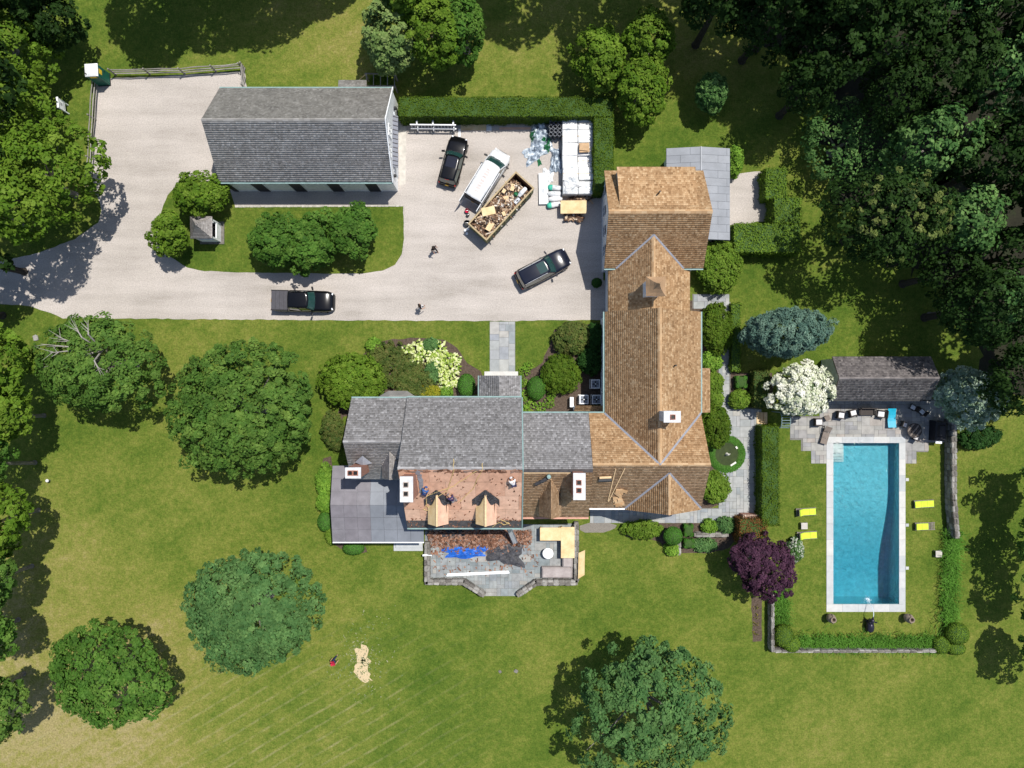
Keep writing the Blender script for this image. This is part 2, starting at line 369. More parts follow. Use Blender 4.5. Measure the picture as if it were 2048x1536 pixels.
def gravel_mat():
    m = bpy.data.materials.new('gravel'); m.use_nodes = True; t = NT(m); p = t.n['Principled BSDF']
    big = t.noise(.16, detail=4); fine = t.noise(9.0, detail=5, rough=.8)
    x, y, z = t.sep(t.pos()); st = t.noise(1.0, t.comb(t.math('MULTIPLY', x, .12), t.math('MULTIPLY', y, .9)), detail=4)
    f = t.math('ADD', t.math('MULTIPLY', big, .6), t.math('MULTIPLY', st, .5))
    c = t.ramp(t.rng(f, .35, .75, 0, 1), [(0, (.30,.272,.240)), (.30, (.385,.35,.318)), (.55, (.435,.396,.362)), (1, (.50,.455,.42))])
    g = t.rng(fine, .25, .75, .62, 1.38); c = t.mix(1.0, c, t.comb(g, g, g), 'MULTIPLY')
    t.l.new(c, p.inputs['Base Color']); p.inputs['Roughness'].default_value = .95; p.inputs['Specular IOR Level'].default_value = .1
    b = t.new('ShaderNodeBump'); b.inputs['Strength'].default_value = .7; b.inputs['Distance'].default_value = .03
    t.l.new(t.noise(22, detail=3), b.inputs['Height']); t.l.new(b.outputs[0], p.inputs['Normal'])
    return m
M['gravel'] = gravel_mat()
def water_mat():
    m = bpy.data.materials.new('pool_water'); m.use_nodes = True; t = NT(m)
    out = t.n['Material Output']; t.n.remove(t.n['Principled BSDF'])
    tp = t.new('ShaderNodeBsdfTransparent'); tp.inputs[0].default_value = (.93, .985, 1, 1)
    gl = t.new('ShaderNodeBsdfGlossy'); gl.inputs['Roughness'].default_value = .04
    b = t.new('ShaderNodeBump'); b.inputs['Strength'].default_value = 1.0; b.inputs['Distance'].default_value = .34
    h = t.math('ADD', t.math('MULTIPLY', t.noise(2.2, detail=2), .55), t.math('MULTIPLY', t.noise(7.0, detail=3), .30))
    t.l.new(h, b.inputs['Height']); t.l.new(b.outputs[0], gl.inputs['Normal'])
    fr = t.new('ShaderNodeFresnel'); fr.inputs[0].default_value = 1.33; t.l.new(b.outputs[0], fr.inputs['Normal'])
    mx = t.new('ShaderNodeMixShader'); t.l.new(fr.outputs[0], mx.inputs[0]); t.l.new(tp.outputs[0], mx.inputs[1]); t.l.new(gl.outputs[0], mx.inputs[2])
    t.l.new(mx.outputs[0], out.inputs['Surface'])
    va = t.new('ShaderNodeVolumeAbsorption'); va.inputs['Color'].default_value = (.06, .66, .78, 1); va.inputs['Density'].default_value = .34
    t.l.new(va.outputs[0], out.inputs['Volume'])
    return m
M['water'] = water_mat()
M['plaster'] = mat('pool_plaster', [(.15,.39,.43),(.215,.48,.52)], scale=2.2, rough=.7, amt=.14, ascale=5)  # mottling stands in for rippled light on the pool floor

# ------------------------------------------------------------------ ground, drive, beds, paving
def rough_edge(pts, step=.5, jit=.05):
    out = []
    for (x0, y0), (x1, y1) in zip(pts, pts[1:]+pts[:1]):
        n = max(1, int(math.hypot(x1-x0, y1-y0)/step))
        for i in range(n):
            t = i/n; out.append((x0+(x1-x0)*t+R.uniform(-jit, jit), y0+(y1-y0)*t+R.uniform(-jit, jit)))
    return out
def smooth_poly(pts, it=2):
    for _ in range(it):
        q = []
        for a, b in zip(pts, pts[1:]+pts[:1]):
            q += [(a[0]*.75+b[0]*.25, a[1]*.75+b[1]*.25), (a[0]*.25+b[0]*.75, a[1]*.25+b[1]*.75)]
        pts = q
    return pts
def P2(pts): return [W(x, y)[:2] for x, y in pts]
def sheet(name, pts, z, m, jit=.05, smooth=0, step=.5, label=None):
    p = P2(pts)
    if smooth: p = smooth_poly(p, smooth)
    p = rough_edge(p, step, jit)
    bm = bmesh.new(); vs = [bm.verts.new((x, y, z)) for x, y in p]
    f = bm.faces.new(vs); f.normal_update()
    if f.normal.z < 0: f.normal_flip()
    bmesh.ops.triangulate(bm, faces=[f]); me = bpy.data.meshes.new(name); bm.to_mesh(me); bm.free()
    return tag(put(name, me, m), label, None, None, 'structure')

# the lawn is one sheet with a hole for the pool
POOL = [(1664,886),(1797,886),(1800.5,1208),(1668,1208)]
bm = bmesh.new(); B = 420
outer = [bm.verts.new(p) for p in ((-B,-B,0),(B,-B,0),(B,B,0),(-B,B,0))]
inner = [bm.verts.new(W(*p)) for p in ((1664,1208),(1800.5,1208),(1800.5,886),(1664,886))]
for i in range(4): bm.faces.new((outer[i], outer[(i+1) % 4], inner[(i+1) % 4], inner[i]))
me = bpy.data.meshes.new('lawn'); bm.to_mesh(me); bm.free()
tag(put('lawn', me, M['lawn']), 'mown green lawn with dry patches around the house', None, None, 'structure')
DRIVE = [(192,158),(330,152),(490,142),(500,250),(800,236),(1190,236),(1192,330),(1206,380),(1206,560),(1216,560),(1216,640),(980,642),(600,640),(250,637),(125,637),(100,626),(60,612),(0,608),(-300,640),(-300,545),(0,523),(70,508),(150,478),(196,445),(203,420),(196,395),(184,375)]
sheet('driveway', DRIVE, .006, M['gravel'], .05, label='pale gravel drive and parking court')
sheet('gravel_yard', [(1450,350),(1532,342),(1536,442),(1455,450)], .006, M['gravel'], .08, label='small gravel yard beside the clipped hedge')
ISL = [(470,413),(640,413),(806,412),(808,440),(808,478),(804,508),(790,530),(765,541),(720,547),(640,547),(560,546),(470,545),(410,542),(375,536),(345,516),(322,490),(316,440),(335,390),(362,362),(420,362),(458,372),(466,400)]
o = sheet('grass_island', ISL, .014, M['lawn'], .04, label='lawn island between barn and drive')
# stone setts along the edges of the island and the drive
def edging(name, pts, label, w=.10, z=.05):
    root = thing(name, label, 'kerb', (*W(*pts[0])[:2], 0)); root['kind'] = 'structure'; del root['category']
    L = root.location; me = MB().box(-.5,.5,-.5,.5,-.5,.5).mesh('sett')
    me.materials.append(M['edge'])
    for a, b in zip(pts[:-1], pts[1:]):
        A, C = Vector(W(*a)), Vector(W(*b)); d = C-A; n = max(1, int(d.length/.34))
        for i in range(n):
            p = A+d*((i+.5)/n)
            put('edging_stone', me, None, root, (p.x-L.x, p.y-L.y, z/2-.01), math.atan2(d.y, d.x)+R.uniform(-.05,.05), (d.length/n*.92, w*R.uniform(.8,1.2), z))
M['edge'] = mat('edging', [(.36,.34,.30),(.48,.45,.40)], 'obj', rough=.9, amt=.2)
edging('barn_edging', [(470,413),(640,412.5),(806,411.5)], 'pale stone edging along the grass island behind the barn', .16)
edging('island_edging', [(808,414),(809,478),(805,509)], 'pale stone edging at the rounded end of the grass island', .10)

STONE_ME = MB()
def flag_mesh():
    bm = bmesh.new(); bmesh.ops.create_cube(bm, size=1.0)
    bmesh.ops.bevel(bm, geom=[e for e in bm.edges if all(v.co.z > 0 for v in e.verts)], offset=.03, segments=1, affect='EDGES')
    me = bpy.data.meshes.new('flagstone'); bm.to_mesh(me); bm.free(); return me
def pip(x, y, poly):
    r = False; n = len(poly)
    for i in range(n):
        (x0, y0), (x1, y1) = poly[i], poly[(i+1) % n]
        if (y0 > y) != (y1 > y) and x < (x1-x0)*(y-y0)/(y1-y0)+x0: r = not r
    return r
def paving(name, polys, unit, m, label, holes=(), z0=.008, top=.035, maxw=3, maxh=3, minw=1):
    """random rectangular flagstones; each stone is an object of its own over a jointing bed"""
    polys = [P2(p) for p in polys]; holes = [P2(h) for h in holes]
    xs = [q[0] for p in polys for q in p]; ys = [q[1] for p in polys for q in p]
    base = MB()
    for k, p in enumerate(polys):
        base.prism(p, -.02-.002*k, z0+.001*k)
    L = (min(xs), min(ys), 0)
    root = put(name, None if False else base.mesh(name), M['joint'], None); tag(root, label, None, None, 'structure')
    nx, ny = int((max(xs)-L[0])/unit)+2, int((max(ys)-L[1])/unit)+2
    inside = np.zeros((nx, ny), bool)
    for i in range(nx):
        for j in range(ny):
            x, y = L[0]+(i+.5)*unit, L[1]+(j+.5)*unit
            inside[i, j] = any(pip(x, y, p) for p in polys) and not any(pip(x, y, h) for h in holes)
    me = flag_mesh(); me.materials.append(m); used = ~inside; n = 0
    for j in range(ny):
        for i in range(nx):
            if used[i, j]: continue
            w = R.randint(minw, maxw); h = R.randint(minw, maxh)
            while w > 1 and (i+w > nx or used[i:i+w, j].any()): w -= 1
            while h > 1 and (j+h > ny or used[i:i+w, j:j+h].any()): h -= 1
            used[i:i+w, j:j+h] = True; n += 1
            g = R.uniform(.012, .03)
            put('flagstone', me, None, root, (L[0]+(i+w/2)*unit, L[1]+(j+h/2)*unit, (z0+top)/2+R.uniform(-.003, .003)),
                (R.uniform(-.004,.004), R.uniform(-.004,.004), R.uniform(-.006,.006)), (w*unit-g, h*unit-g, top-z0))
    return n
npv = {}
npv['front'] = paving('front_walk', [[(979.5,643),(1030.5,643),(1030.5,744),(979.5,744)]], .30, M['flag'], 'bluestone front walk from the drive to the entrance porch', maxw=4, maxh=4, minw=2)
TERR = [(850,1060),(1155,1046),(1155,1168),(1070,1170),(1036,1192),(968,1192),(926,1170),(850,1170)]
npv['terrace'] = paving('terrace_paving', [TERR], .36, M['flag_terrace'], 'bluestone terrace paving behind the house', maxw=3, maxh=2)
npv['garden'] = paving('garden_path', [[(1438,815),(1521,815),(1521,1046),(1438,1046)], [(1437,604),(1461,604),(1461,815.5),(1437,815.5)], [(1385,588),(1458,588),(1458,617),(1385,617)], [(1180,1016),(1439,1016),(1439,1045),(1180,1045)]], .34, M['flag'], 'bluestone garden path along the east and south sides of the house', maxw=3, maxh=3)
DECK = [(1580,832),(1640,832),(1640,798),(1890,798),(1890,882),(1856,882),(1856,904),(1833,904),(1833,927),(1810,927),(1810,874),(1652,874),(1652,927),(1626,927),(1626,902),(1602,902),(1602,880),(1580,880)]
npv['pool'] = paving('pool_deck', [DECK], .40, M['flag_pool'], 'stepped flagstone deck between pool and pool house', maxw=3, maxh=2)
print('flagstones', npv)
# beds
sheet('planting_bed', [(690,790),(715,720),(745,688),(800,676),(880,677),(912,690),(925,712),(938,730),(968,744),(965,800),(690,810),(680,905),(668,900),(672,830)], .005, M['mulch'], .08, 1, label='mulched bed left of the entrance porch')
sheet('planting_bed', [(1040,742),(1080,735),(1100,690),(1110,650),(1206,648),(1206,830),(1040,830)], .005, M['mulch'], .08, 1, label='mulched bed between porch and cedar wing')
sheet('planting_bed', [(640,920),(668,910),(672,1075),(730,1088),(735,1108),(690,1105),(650,1075),(640,1010)], .005, M['mulch'], .06, 1, label='mulched bed beside the zinc roof')
sheet('planting_bed', [(1160,1046),(1236,1046),(1228,1060),(1200,1066),(1160,1064)], .005, M['grit'], .05, 1, label='bare gritty strip beside the terrace')
sheet('planting_bed', [(1245,1046),(1480,1046),(1480,1070),(1450,1105),(1330,1108),(1320,1078),(1250,1078)], .005, M['mulch'], .06, 1, label='flower bed along the south garden path')
sheet('planting_bed', [(1380,600),(1438,620),(1440,1010),(1395,1025),(1380,830)], .004, M['mulch'], .06, 0, label='mulched bed along the east house wall')
sheet('planting_bed', [(1502,1195),(1524,1195),(1524,1283),(1506,1283)], .005, M['mulch'], .06, 0, label='narrow bare bed with small plants left of the pool wall')
sheet('planting_bed', [(1461,745),(1545,745),(1545,815),(1461,815)], .004, M['mulch'], .05, 0, label='bed of clipped shrubs beside the garden gate')
sheet('barn_apron', [(797,243),(813,243),(811,368),(799,372)], .010, M['concrete'], .02, label='pale concrete apron along the gable end of the barn')
sheet('woodland_floor', [(1400,-60),(1440,20),(1540,70),(1625,130),(1640,240),(1650,330),(1690,430),(1745,490),(1830,540),(1900,610),(1950,660),(1960,740),(2020,790),(2200,780),(2600,600),(2600,-700),(1350,-700)], .005, M['litter'], 1.1, 1, .7, label='leaf litter under the wood, darkened in colour to read as shade')
sheet('gravel_patch', [(714,1296),(728,1290),(738,1305),(740,1345),(742,1358),(730,1368),(716,1357),(708,1335)], .007, M['sawdust'], .22, 0, .22, label='pale sawdust patch left on the lawn by a removed tree')
# ------------------------------------------------------------------ roofs and walls
def shingle_mesh(pts, expo=.19, wmin=.11, wmax=.24, lift=.010, name='shingles'):
    P = np.array(pts, float); n = np.zeros(3)
    for a, b in zip(P, np.roll(P, -1, 0)): n += np.cross(a, b)
    n /= np.linalg.norm(n); n = n if n[2] > 0 else -n
    u = np.cross((0,0,1.), n); u /= np.linalg.norm(u)
    v = np.cross(n, u)
    if v[2] < 0: v = -v; u = -u
    q = np.c_[(P-P[0]) @ u, (P-P[0]) @ v]
    v0, v1 = q[:,1].min(), q[:,1].max(); rows = max(1, round((v1-v0)/expo)); e = (v1-v0)/rows
    def span(t):
        xs = []
        for (x0, y0), (x1, y1) in zip(q, np.roll(q, -1, 0)):
            if abs(y1-y0) > 1e-9 and min(y0, y1) <= t <= max(y0, y1): xs.append(x0+(x1-x0)*(t-y0)/(y1-y0))
        return (min(xs), max(xs)) if len(xs) > 1 else None
    VV = []; vals = []
    for r in range(rows):
        a, b = span(v0+r*e+1e-4), span(v0+(r+1)*e-1e-4)
        if a is None or b is None: continue
        lo, hi = min(a[0], b[0])-.3, max(a[1], b[1])+.1
        w = rng.uniform(wmin, wmax, int((hi-lo)/wmin)+2); ed = lo+rng.uniform(0, .25)+np.concatenate([[0], np.cumsum(w)])
        L, Rr = ed[:-1], ed[1:]-.006
        bl, br, tl, tr_ = np.clip(L, *a), np.clip(Rr, *a), np.clip(L, *b), np.clip(Rr, *b)
        k = ((br-bl)+(tr_-tl)) > .03
        if not k.any(): continue
        bl, br, tl, tr_ = bl[k], br[k], tl[k], tr_[k]; m = len(bl)
        hb = lift+rng.uniform(-.003, .004, m); vb = v0+r*e+rng.uniform(-.008, .008, m); vt = np.full(m, v0+(r+1)*e+.015)
        def pt(x, y, h): return P[0]+x[:,None]*u+y[:,None]*v+h[:,None]*n
        z = np.zeros(m)
        VV.append(np.stack([pt(bl,vb,hb), pt(br,vb,hb), pt(tr_,vt,z+.008), pt(tl,vt,z+.008), pt(bl,vb,z-.01), pt(br,vb,z-.01)], 1))
        vals.append(np.clip(rng.beta(2.2, 2.2, m)+rng.normal(0, .04), 0, 1))
    VV = np.concatenate(VV); vals = np.concatenate(vals); m = len(VV)
    base = np.arange(m)[:,None]*6
    F = np.concatenate([base+np.array([[0,1,2,3]]), base+np.array([[4,5,1,0]])])
    return VV.reshape(-1, 3), F, np.concatenate([vals, vals*.8])
def up(pts):
    P = [Vector(p) for p in pts]; n = Vector((0,0,0))
    for a, b in zip(P, P[1:]+P[:1]): n += a.cross(b)
    return pts if n.z > 0 else [pts[1], pts[0]]+list(reversed(pts[2:]))
def roof_face(root, pts, m, name='roof', t=.14, expo=.19, extra=()):
    """one roof plane: slab part plus its shingles as a sub-part; pts in world space, first edge = eave"""
    pts = up([tuple(p) for p in pts]); L = root.location
    slab = obj(name, MB().slab([(p[0], p[1], p[2]-.012) for p in pts], t), M['deck_under'], root, True)
    if m is not None:
        V, F, vals = shingle_mesh(pts, expo); V = V-np.array(L)
        o = put('shingles', npquads('shingles', V, vals, F), M[m], slab); o['kind'] = 'stuff'
    return slab
def ridge(root, a, b, m, w=.16, h=.05, name='ridge_cap'):
    a, b = Vector(a), Vector(b); d = b-a; n = max(1, int(d.length/.45)); mb = MB()
    for i in range(n):
        p = a+d*((i+.5)/n); ang = math.atan2(d.y, d.x)
        for s in (-1, 1):
            Mx = Matrix.Translation(p+Vector((0,0,.02+.008*(i % 2)))) @ Matrix.Rotation(ang, 4, 'Z') @ Matrix.Rotation(-s*math.radians(38), 4, 'X') @ Matrix.Translation((0, s*w/2, 0))
            mb.mbox(Mx, d.length/n*1.03, w, .025, R.uniform(.55, 1))
    return obj(name, mb, M[m], root, True)
def strip(root, a, b, w, m, name, lift=.05):
    a, b = Vector(a)+Vector((0,0,lift)), Vector(b)+Vector((0,0,lift)); d = (b-a).normalized(); s = d.cross(Vector((0,0,1))).normalized()*(w/2)
    dn = Vector((0,0,-.03))
    mb = MB(); mb.add([a-s, b-s, b+s, a+s, a-s+dn, b-s+dn, b+s+dn, a+s+dn], [(0,1,2,3),(7,6,5,4),(0,4,5,1),(1,5,6,2),(2,6,7,3),(3,7,4,0)])
    return obj(name, mb, M[m], root, True)
def bar(root, a, b, w, h, m, name):
    a, b = Vector(a), Vector(b); d = b-a
    Mx = Matrix.Translation((a+b)/2) @ d.to_track_quat('X', 'Z').to_matrix().to_4x4()
    return obj(name, MB().mbox(Mx, d.length, w, h), M[m], root, True)
def gable_walls(root, x0, x1, y0, y1, e, r, axis, over, m='bluewhite', z0=0.0):
    """wall part: a pentagonal block under a gable roof (x0..y1 are the eave lines)"""
    k = (r-e)/((y1-y0)/2 if axis == 'x' else (x1-x0)/2)
    o = over; mb = MB(); ew = e+k*o-.2; rw = r-.2
    if axis == 'x':
        X0, X1, Y0, Y1 = x0+o, x1-o, y0+o, y1-o; ym = (y0+y1)/2
        ring = lambda x: [(x,Y0,z0),(x,Y1,z0),(x,Y1,ew),(x,ym,rw),(x,Y0,ew)]
        mb.loft([ring(X0), ring(X1)])
    else:
        X0, X1, Y0, Y1 = x0+o, x1-o, y0+o, y1-o; xm = (x0+x1)/2
        ring = lambda y: [(X0,y,z0),(X0,y,ew),(xm,y,rw),(X1,y,ew),(X1,y,z0)]
        mb.loft([ring(Y0), ring(Y1)])
    bm = None
    w = obj('wall', mb, M[m], root, True)
    b = bmesh.new(); b.from_mesh(w.data); bmesh.ops.recalc_face_normals(b, faces=b.faces); b.to_mesh(w.data); b.free()
    return w
def window(root, x, y, z, w, h, ang, arch=False, m='glass'):
    """pane with a white frame and glazing bars, facing the angle ang"""
    Mx = Matrix.Translation((x, y, z)) @ Matrix.Rotation(ang, 4, 'Z')
    loc = Mx
    g = MB().mbox(Mx @ Matrix.Translation((.01,0,0)), .05, w, h)
    if arch:
        g.add([Mx @ Vector((.035, w/2*math.cos(t), h/2+w/2*math.sin(t))) for t in [PI*i/10 for i in range(11)]], [tuple(range(11))])
    p = obj('window', g, M[m], root, True)
    f = MB(); t = .07
    for (cy, cz, sy, sz) in ((0,h/2+t/2,w+2*t,t),(0,-h/2-t/2,w+2*t,t),(w/2+t/2,0,t,h),(-w/2-t/2,0,t,h),(0,0,.035,h),(0,0,w,.035)):
        f.mbox(Mx @ Matrix.Translation((.035,cy,cz)), .09, sy, sz)
    obj('window_frame', f, M['frame'], p, True)
def gpt(gx, gy, z): return Vector(G(gx, gy, z))
def chimney(root, gx0, gx1, gy0, gy1, zb, zt, m, flues, cap='render', name='chimney', capz=.12):
    a, b = G(gx0, gy1), G(gx1, gy0)
    mb = MB().box(a[0]+.06, b[0]-.06, a[1]+.06, b[1]-.06, zb, zt-capz)
    ch = obj(name, mb, M[m], root, True)
    obj('chimney_cap', MB().box(a[0], b[0], a[1], b[1], zt-capz, zt), M[cap], ch, True)
    for (fx, fy) in flues:
        cx, cy = a[0]+(b[0]-a[0])*fx, b[1]-(b[1]-a[1])*fy; s = .21
        f = MB()
        for (x0,x1,y0,y1) in ((-s,s,s-.05,s),(-s,s,-s,-s+.05),(-s,-s+.05,-s+.05,s-.05),(s-.05,s,-s+.05,s-.05)):
            f.box(cx+x0, cx+x1, cy+y0, cy+y1, zt+.002, zt+.10)
        obj('flue', f, M['brick'], ch, True)
        obj('flue_hole', MB().box(cx-s+.05, cx+s-.05, cy-s+.05, cy+s-.05, zt+.003, zt+.02), M['dark'], ch, True)
    return ch

# ================================================================== the big house
HX = (0.0, -4.0, 0.0)
house = thing('country_house', 'large rambling shingled house with cedar wing, grey roofs and stripped plywood slope', 'house', HX)
# --- main block
mW, mE, mN, mS, mR = -192.6, 17.5, 24.8, 264.7, 143.2; mz, mr = 5.5, 10.8
gable_walls(house, mW/S, mE/S, -mS/S, -mN/S, mz, mr, 'x', .3)
roof_face(house, [gpt(mE,mN,mz), gpt(mW,mN,mz), gpt(mW,mR,mr), gpt(mE,mR,mr)], 'grey')
def msl(gx, gy): return gpt(gx, gy, mr-(gy-mR)/(mS-mR)*(mr-mz))
sdeck = obj('roof', MB().slab([msl(mW,mS)-Vector((0,0,.03)), msl(mE,mS)-Vector((0,0,.03)), msl(mE,mR)-Vector((0,0,.03)), msl(mW,mR)-Vector((0,0,.03))], .14), M['deck_under'], house, True)
# plywood sheets left bare by the stripping, each its own piece
def sheetquad(f, x0, x1, y0, y1, g=.12, lift=.0, t=.025):
    return MB().slab([f(x0+g,y1-g)+Vector((0,0,lift)), f(x1-g,y1-g)+Vector((0,0,lift)), f(x1-g,y0+g)+Vector((0,0,lift)), f(x0+g,y0+g)+Vector((0,0,lift))], t)
yb = [144.5, 168, 196, 224, 248]
for j, (a, b) in enumerate(zip(yb[:-1], yb[1:])):
    x = mW+.5; off = (j % 2)*24
    while x < mE-1:
        x1 = min(mE-.5, x+51-(off if x < mW+1 else 0)); 
        if x1-x > 4: obj('plywood_panel', sheetquad(msl, x, x1, a, b, .15, .02+R.uniform(0,.012)), M['plyred'], sdeck, True)
        x = x1
obj('underlayment', sheetquad(msl, mW+.5, mE-.5, 248.2, mS-.3, 0, .03), M['tarstrip'], sdeck, True)
# torn courses left at the ridge
mb = MB()
for i in range(70):
    gx = R.uniform(mW+2, mE-2); p = msl(gx, R.uniform(145, 149)); mb.mbox(Matrix.Translation(p+Vector((0,0,.05))) @ Matrix.Rotation(R.uniform(-.4,.4),4,'Z') @ Matrix.Rotation(math.radians(40),4,'X'), R.uniform(.2,.5), R.uniform(.1,.22), .02, R.random())
o = obj('torn_course', mb, M['tearoff'], sdeck, True); o['kind'] = 'stuff'
mb = MB()
for i in range(240):
    gx = R.uniform(mW+4, mE-3); gy = R.choice([R.uniform(148, 250), R.uniform(243, 262)]); p = msl(gx, gy)
    mb.mbox(Matrix.Translation(p+Vector((0,0,.05))) @ Matrix.Rotation(R.uniform(-3,3),4,'Z') @ Matrix.Rotation(math.radians(38),4,'X'), R.uniform(.05,.22), R.uniform(.05,.16), .02, R.random()*.6)
o = obj('scattered_debris', mb, M['tearoff'], sdeck, True); o['kind'] = 'stuff'
ridge(house, gpt(mW,mR-1,mr), gpt(mE,mR-1,mr), 'grey', .14)
for zy, ny in ((mN, 1), (mS, -1)):
    p = zy/S*-1+ny*.06; bar(house, (mW/S, p, mz-.1), (mE/S, p, mz-.1), .13, .12, 'copper_trim', 'gutter')
bar(house, gpt(mE+1.2,mN,mz+.02), gpt(mE+1.2,mR,mr+.02), .10, .06, 'copper_trim', 'rake_trim'); bar(house, gpt(mE+1.2,mS,mz+.02), gpt(mE+1.2,mR,mr+.02), .10, .06, 'copper_trim', 'rake_trim')
# dormers on the stripped slope
def dormer(gx0, gx1, gyf, ze, zr, slope_gy, m, pm, wallm='bluewhite'):
    xm = (gx0+gx1)/2
    d = obj('dormer', MB().loft([[G(gx0+2.5,gy,zb_), G(gx1-2.5,gy,zb_), G(gx1-2.5,gy,ze-.1), G(xm,gy,zr-.12), G(gx0+2.5,gy,ze-.1)] for gy, zb_ in ((gyf-2.5, ze-1.6), (slope_gy(zr)+3, zr-.3))]), M[wallm], house, True)
    b = bmesh.new(); b.from_mesh(d.data); bmesh.ops.recalc_face_normals(b, faces=b.faces); b.to_mesh(d.data); b.free()
    yr, ye = slope_gy(zr), slope_gy(ze)
    for sgn, gx in ((-1, gx0), (1, gx1)):
        pts = up([G(gx,gyf,ze), G(gx,ye,ze), G(xm,yr,zr), G(xm,gyf,zr)])
        s_ = obj('dormer_roof', MB().slab([(p[0],p[1],p[2]+.03) for p in pts], .1), M[('ply' if sgn < 0 else 'plyred') if m is None else 'deck_under'], d, True)
        if m:
            V, F, vals = shingle_mesh([G(gx,gyf,ze+.045), G(gx,ye,ze+.045), G(xm,yr,zr+.045), G(xm,gyf,zr+.045)]); V = V-np.array(HX)
            q = put('dormer_shingles', npquads('dormer_shingles', V, vals, F), M[m], d); q['kind'] = 'stuff'
    cx, cy, _ = G(xm, gyf-2.5)
    Mx = Matrix.Translation((cx, cy-.02, ze-.65)) @ Matrix.Rotation(-PI/2, 4, 'Z')
    obj('dormer_window', MB().mbox(Mx, .05, (gx1-gx0)/S*.5, 1.0), M['glass'], d, True)
    return d
mslope = lambda z: mR+(mr-z)/(mr-mz)*(mS-mR)
for k, (a, b) in enumerate(((-149.5,-113), (-64.5,-27.8))):
    d = dormer(a, b, 249, 7.5, 8.6, mslope, None, 'ply' if k == 0 else 'plyred'); xm = (a+b)/2
    bar(d, G(xm, 249, 8.66), G(xm, mslope(8.6), 8.66), .16, .06, 'lumber', 'ridge_board').parent = d
    for o in d.children:
        if o.name.startswith('ridge_board'): pass
    # crumpled black underlayment over the valley behind the dormer
    nx_, ny_ = 26, 22; g0, g1 = xm-24, xm+24; V = []; F = []
    for j in range(ny_):
        for i in range(nx_):
            fx = i/(nx_-1); fy = j/(ny_-1); gx = g0+(g1-g0)*fx
            ylo = mslope(8.6)-11+abs(gx-xm)*.85; gy = ylo+(17+5*math.sin(gx*.3))*fy
            z = max(mr-(gy-mR)/(mS-mR)*(mr-mz), (8.64-abs(gx-xm)/(b-xm)*1.1) if gy > mslope(8.6) and abs(gx-xm) < (b-xm) else 0)
            V.append(G(gx, gy, z+.07+.07*rng.random()))
    for j in range(ny_-1):
        for i in range(nx_-1): F.append((j*nx_+i, j*nx_+i+1, (j+1)*nx_+i+1, (j+1)*nx_+i))
    obj('underlayment', MB().add(V, F), M['tar'], d, True)
for d in [c for c in house.children if c.name.startswith('ridge_board')]: pass
chimney(house, -183, -161.6, 151, 193, 8, 12.5, 'brick', [(.46,.32),(.46,.67)])
# step flashing pulled up round that chimney
mb = MB(); 
for gx, gy in [(-159,150),(-157,156),(-156,163),(-156,171),(-156,179),(-157,186)]:
    mb.mbox(Matrix.Translation(msl(gx,gy)+Vector((0,0,.12))) @ Matrix.Rotation(R.uniform(-.5,.5),4,'Z') @ Matrix.Rotation(.7,4,'X'), .35, .5, .02)
obj('loose_flashing', mb, M['flash'], house, True)
# --- west block
wW, wE, wN, wS_, wz, wr = -297.4, -192.8, 26, 177, 5.0, 8.2; wR = (wN+wS_)/2
gable_walls(house, wW/S, wE/S+.5, -wS_/S, -wN/S, wz, wr, 'x', .3)
roof_face(house, [gpt(wE+5,wN,wz), gpt(wW,wN,wz), gpt(wW,wR,wr), gpt(wE+5,wR,wr)], 'grey')
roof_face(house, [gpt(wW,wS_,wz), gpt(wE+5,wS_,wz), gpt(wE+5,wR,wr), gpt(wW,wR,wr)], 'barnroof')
ridge(house, gpt(wW,wR,wr), gpt(wE,wR,wr), 'grey', .12)
bar(house, G(wW,wN-1.2,wz-.08), G(wE,wN-1.2,wz-.08), .13, .12, 'copper_trim', 'gutter')
wsl = lambda z: wR+(wr-z)/(wr-wz)*(wS_-wR)
chimney(house, -287, -260, 143.6, 162.5, 5, 9.5, 'brick', [(.32,.5),(.66,.5)])
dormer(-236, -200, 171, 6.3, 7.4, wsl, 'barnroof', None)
mb = MB(); a, b, c_ = gpt(-283,141,6.75), gpt(-252,143,6.65), gpt(-267,128,7.25)     # lead saddle behind the chimney
mb.add([a+Vector((0,0,.06)), b+Vector((0,0,.06)), c_+Vector((0,0,.06)), gpt(-267,146,7.15)], [(0,3,2),(3,1,2),(0,1,3)]); obj('lead_saddle', mb, M['flash'], house, True)
# --- grey roofed middle block and its cedar south slope
gW, gE, gN, gS, gR, gz, gr = 17.7, 142, 53.7, 247, 149, 4.95, 8.4
gable_walls(house, gW/S-.4, gE/S, -gS/S, -gN/S, gz, gr, 'x', .3)
roof_face(house, [gpt(gE,gN,gz), gpt(gW,gN,gz), gpt(gW,gR,gr), gpt(gE,gR,gr)], 'grey')
roof_face(house, [gpt(gW,gS,gz), gpt(gE,gS,gz), gpt(gE,gR+6,gr-.21), gpt(gW,gR+6,gr-.21)], 'cedar_lightened')
obj('underlayment', MB().slab([gpt(gW,gR+6.5,gr-.16), gpt(gE,gR+6.5,gr-.16), gpt(gE,gR,gr+.02), gpt(gW,gR,gr+.02)], .05), M['tarstrip'], house, True)
bar(house, gpt(gW+2,gR+7.5,gr-.2), gpt(gE-28,gR+7.5,gr-.2), .06, .04, 'lumber', 'batten')
bar(house, G(gW,gN-1.2,gz-.08), G(gE,gN-1.2,gz-.08), .13, .12, 'copper_trim', 'gutter')
bar(house, G(gW+2,gS+1.6,gz-.03), G(gE,gS+1.6,gz-.03), .17, .08, 'redcopper', 'gutter')
gsl = lambda z: gR+(gr-z)/(gr-gz)*(gS-gR)
dormer(49, 89.5, 239, 6.4, 7.8, gsl, 'cedar_lightened', None)
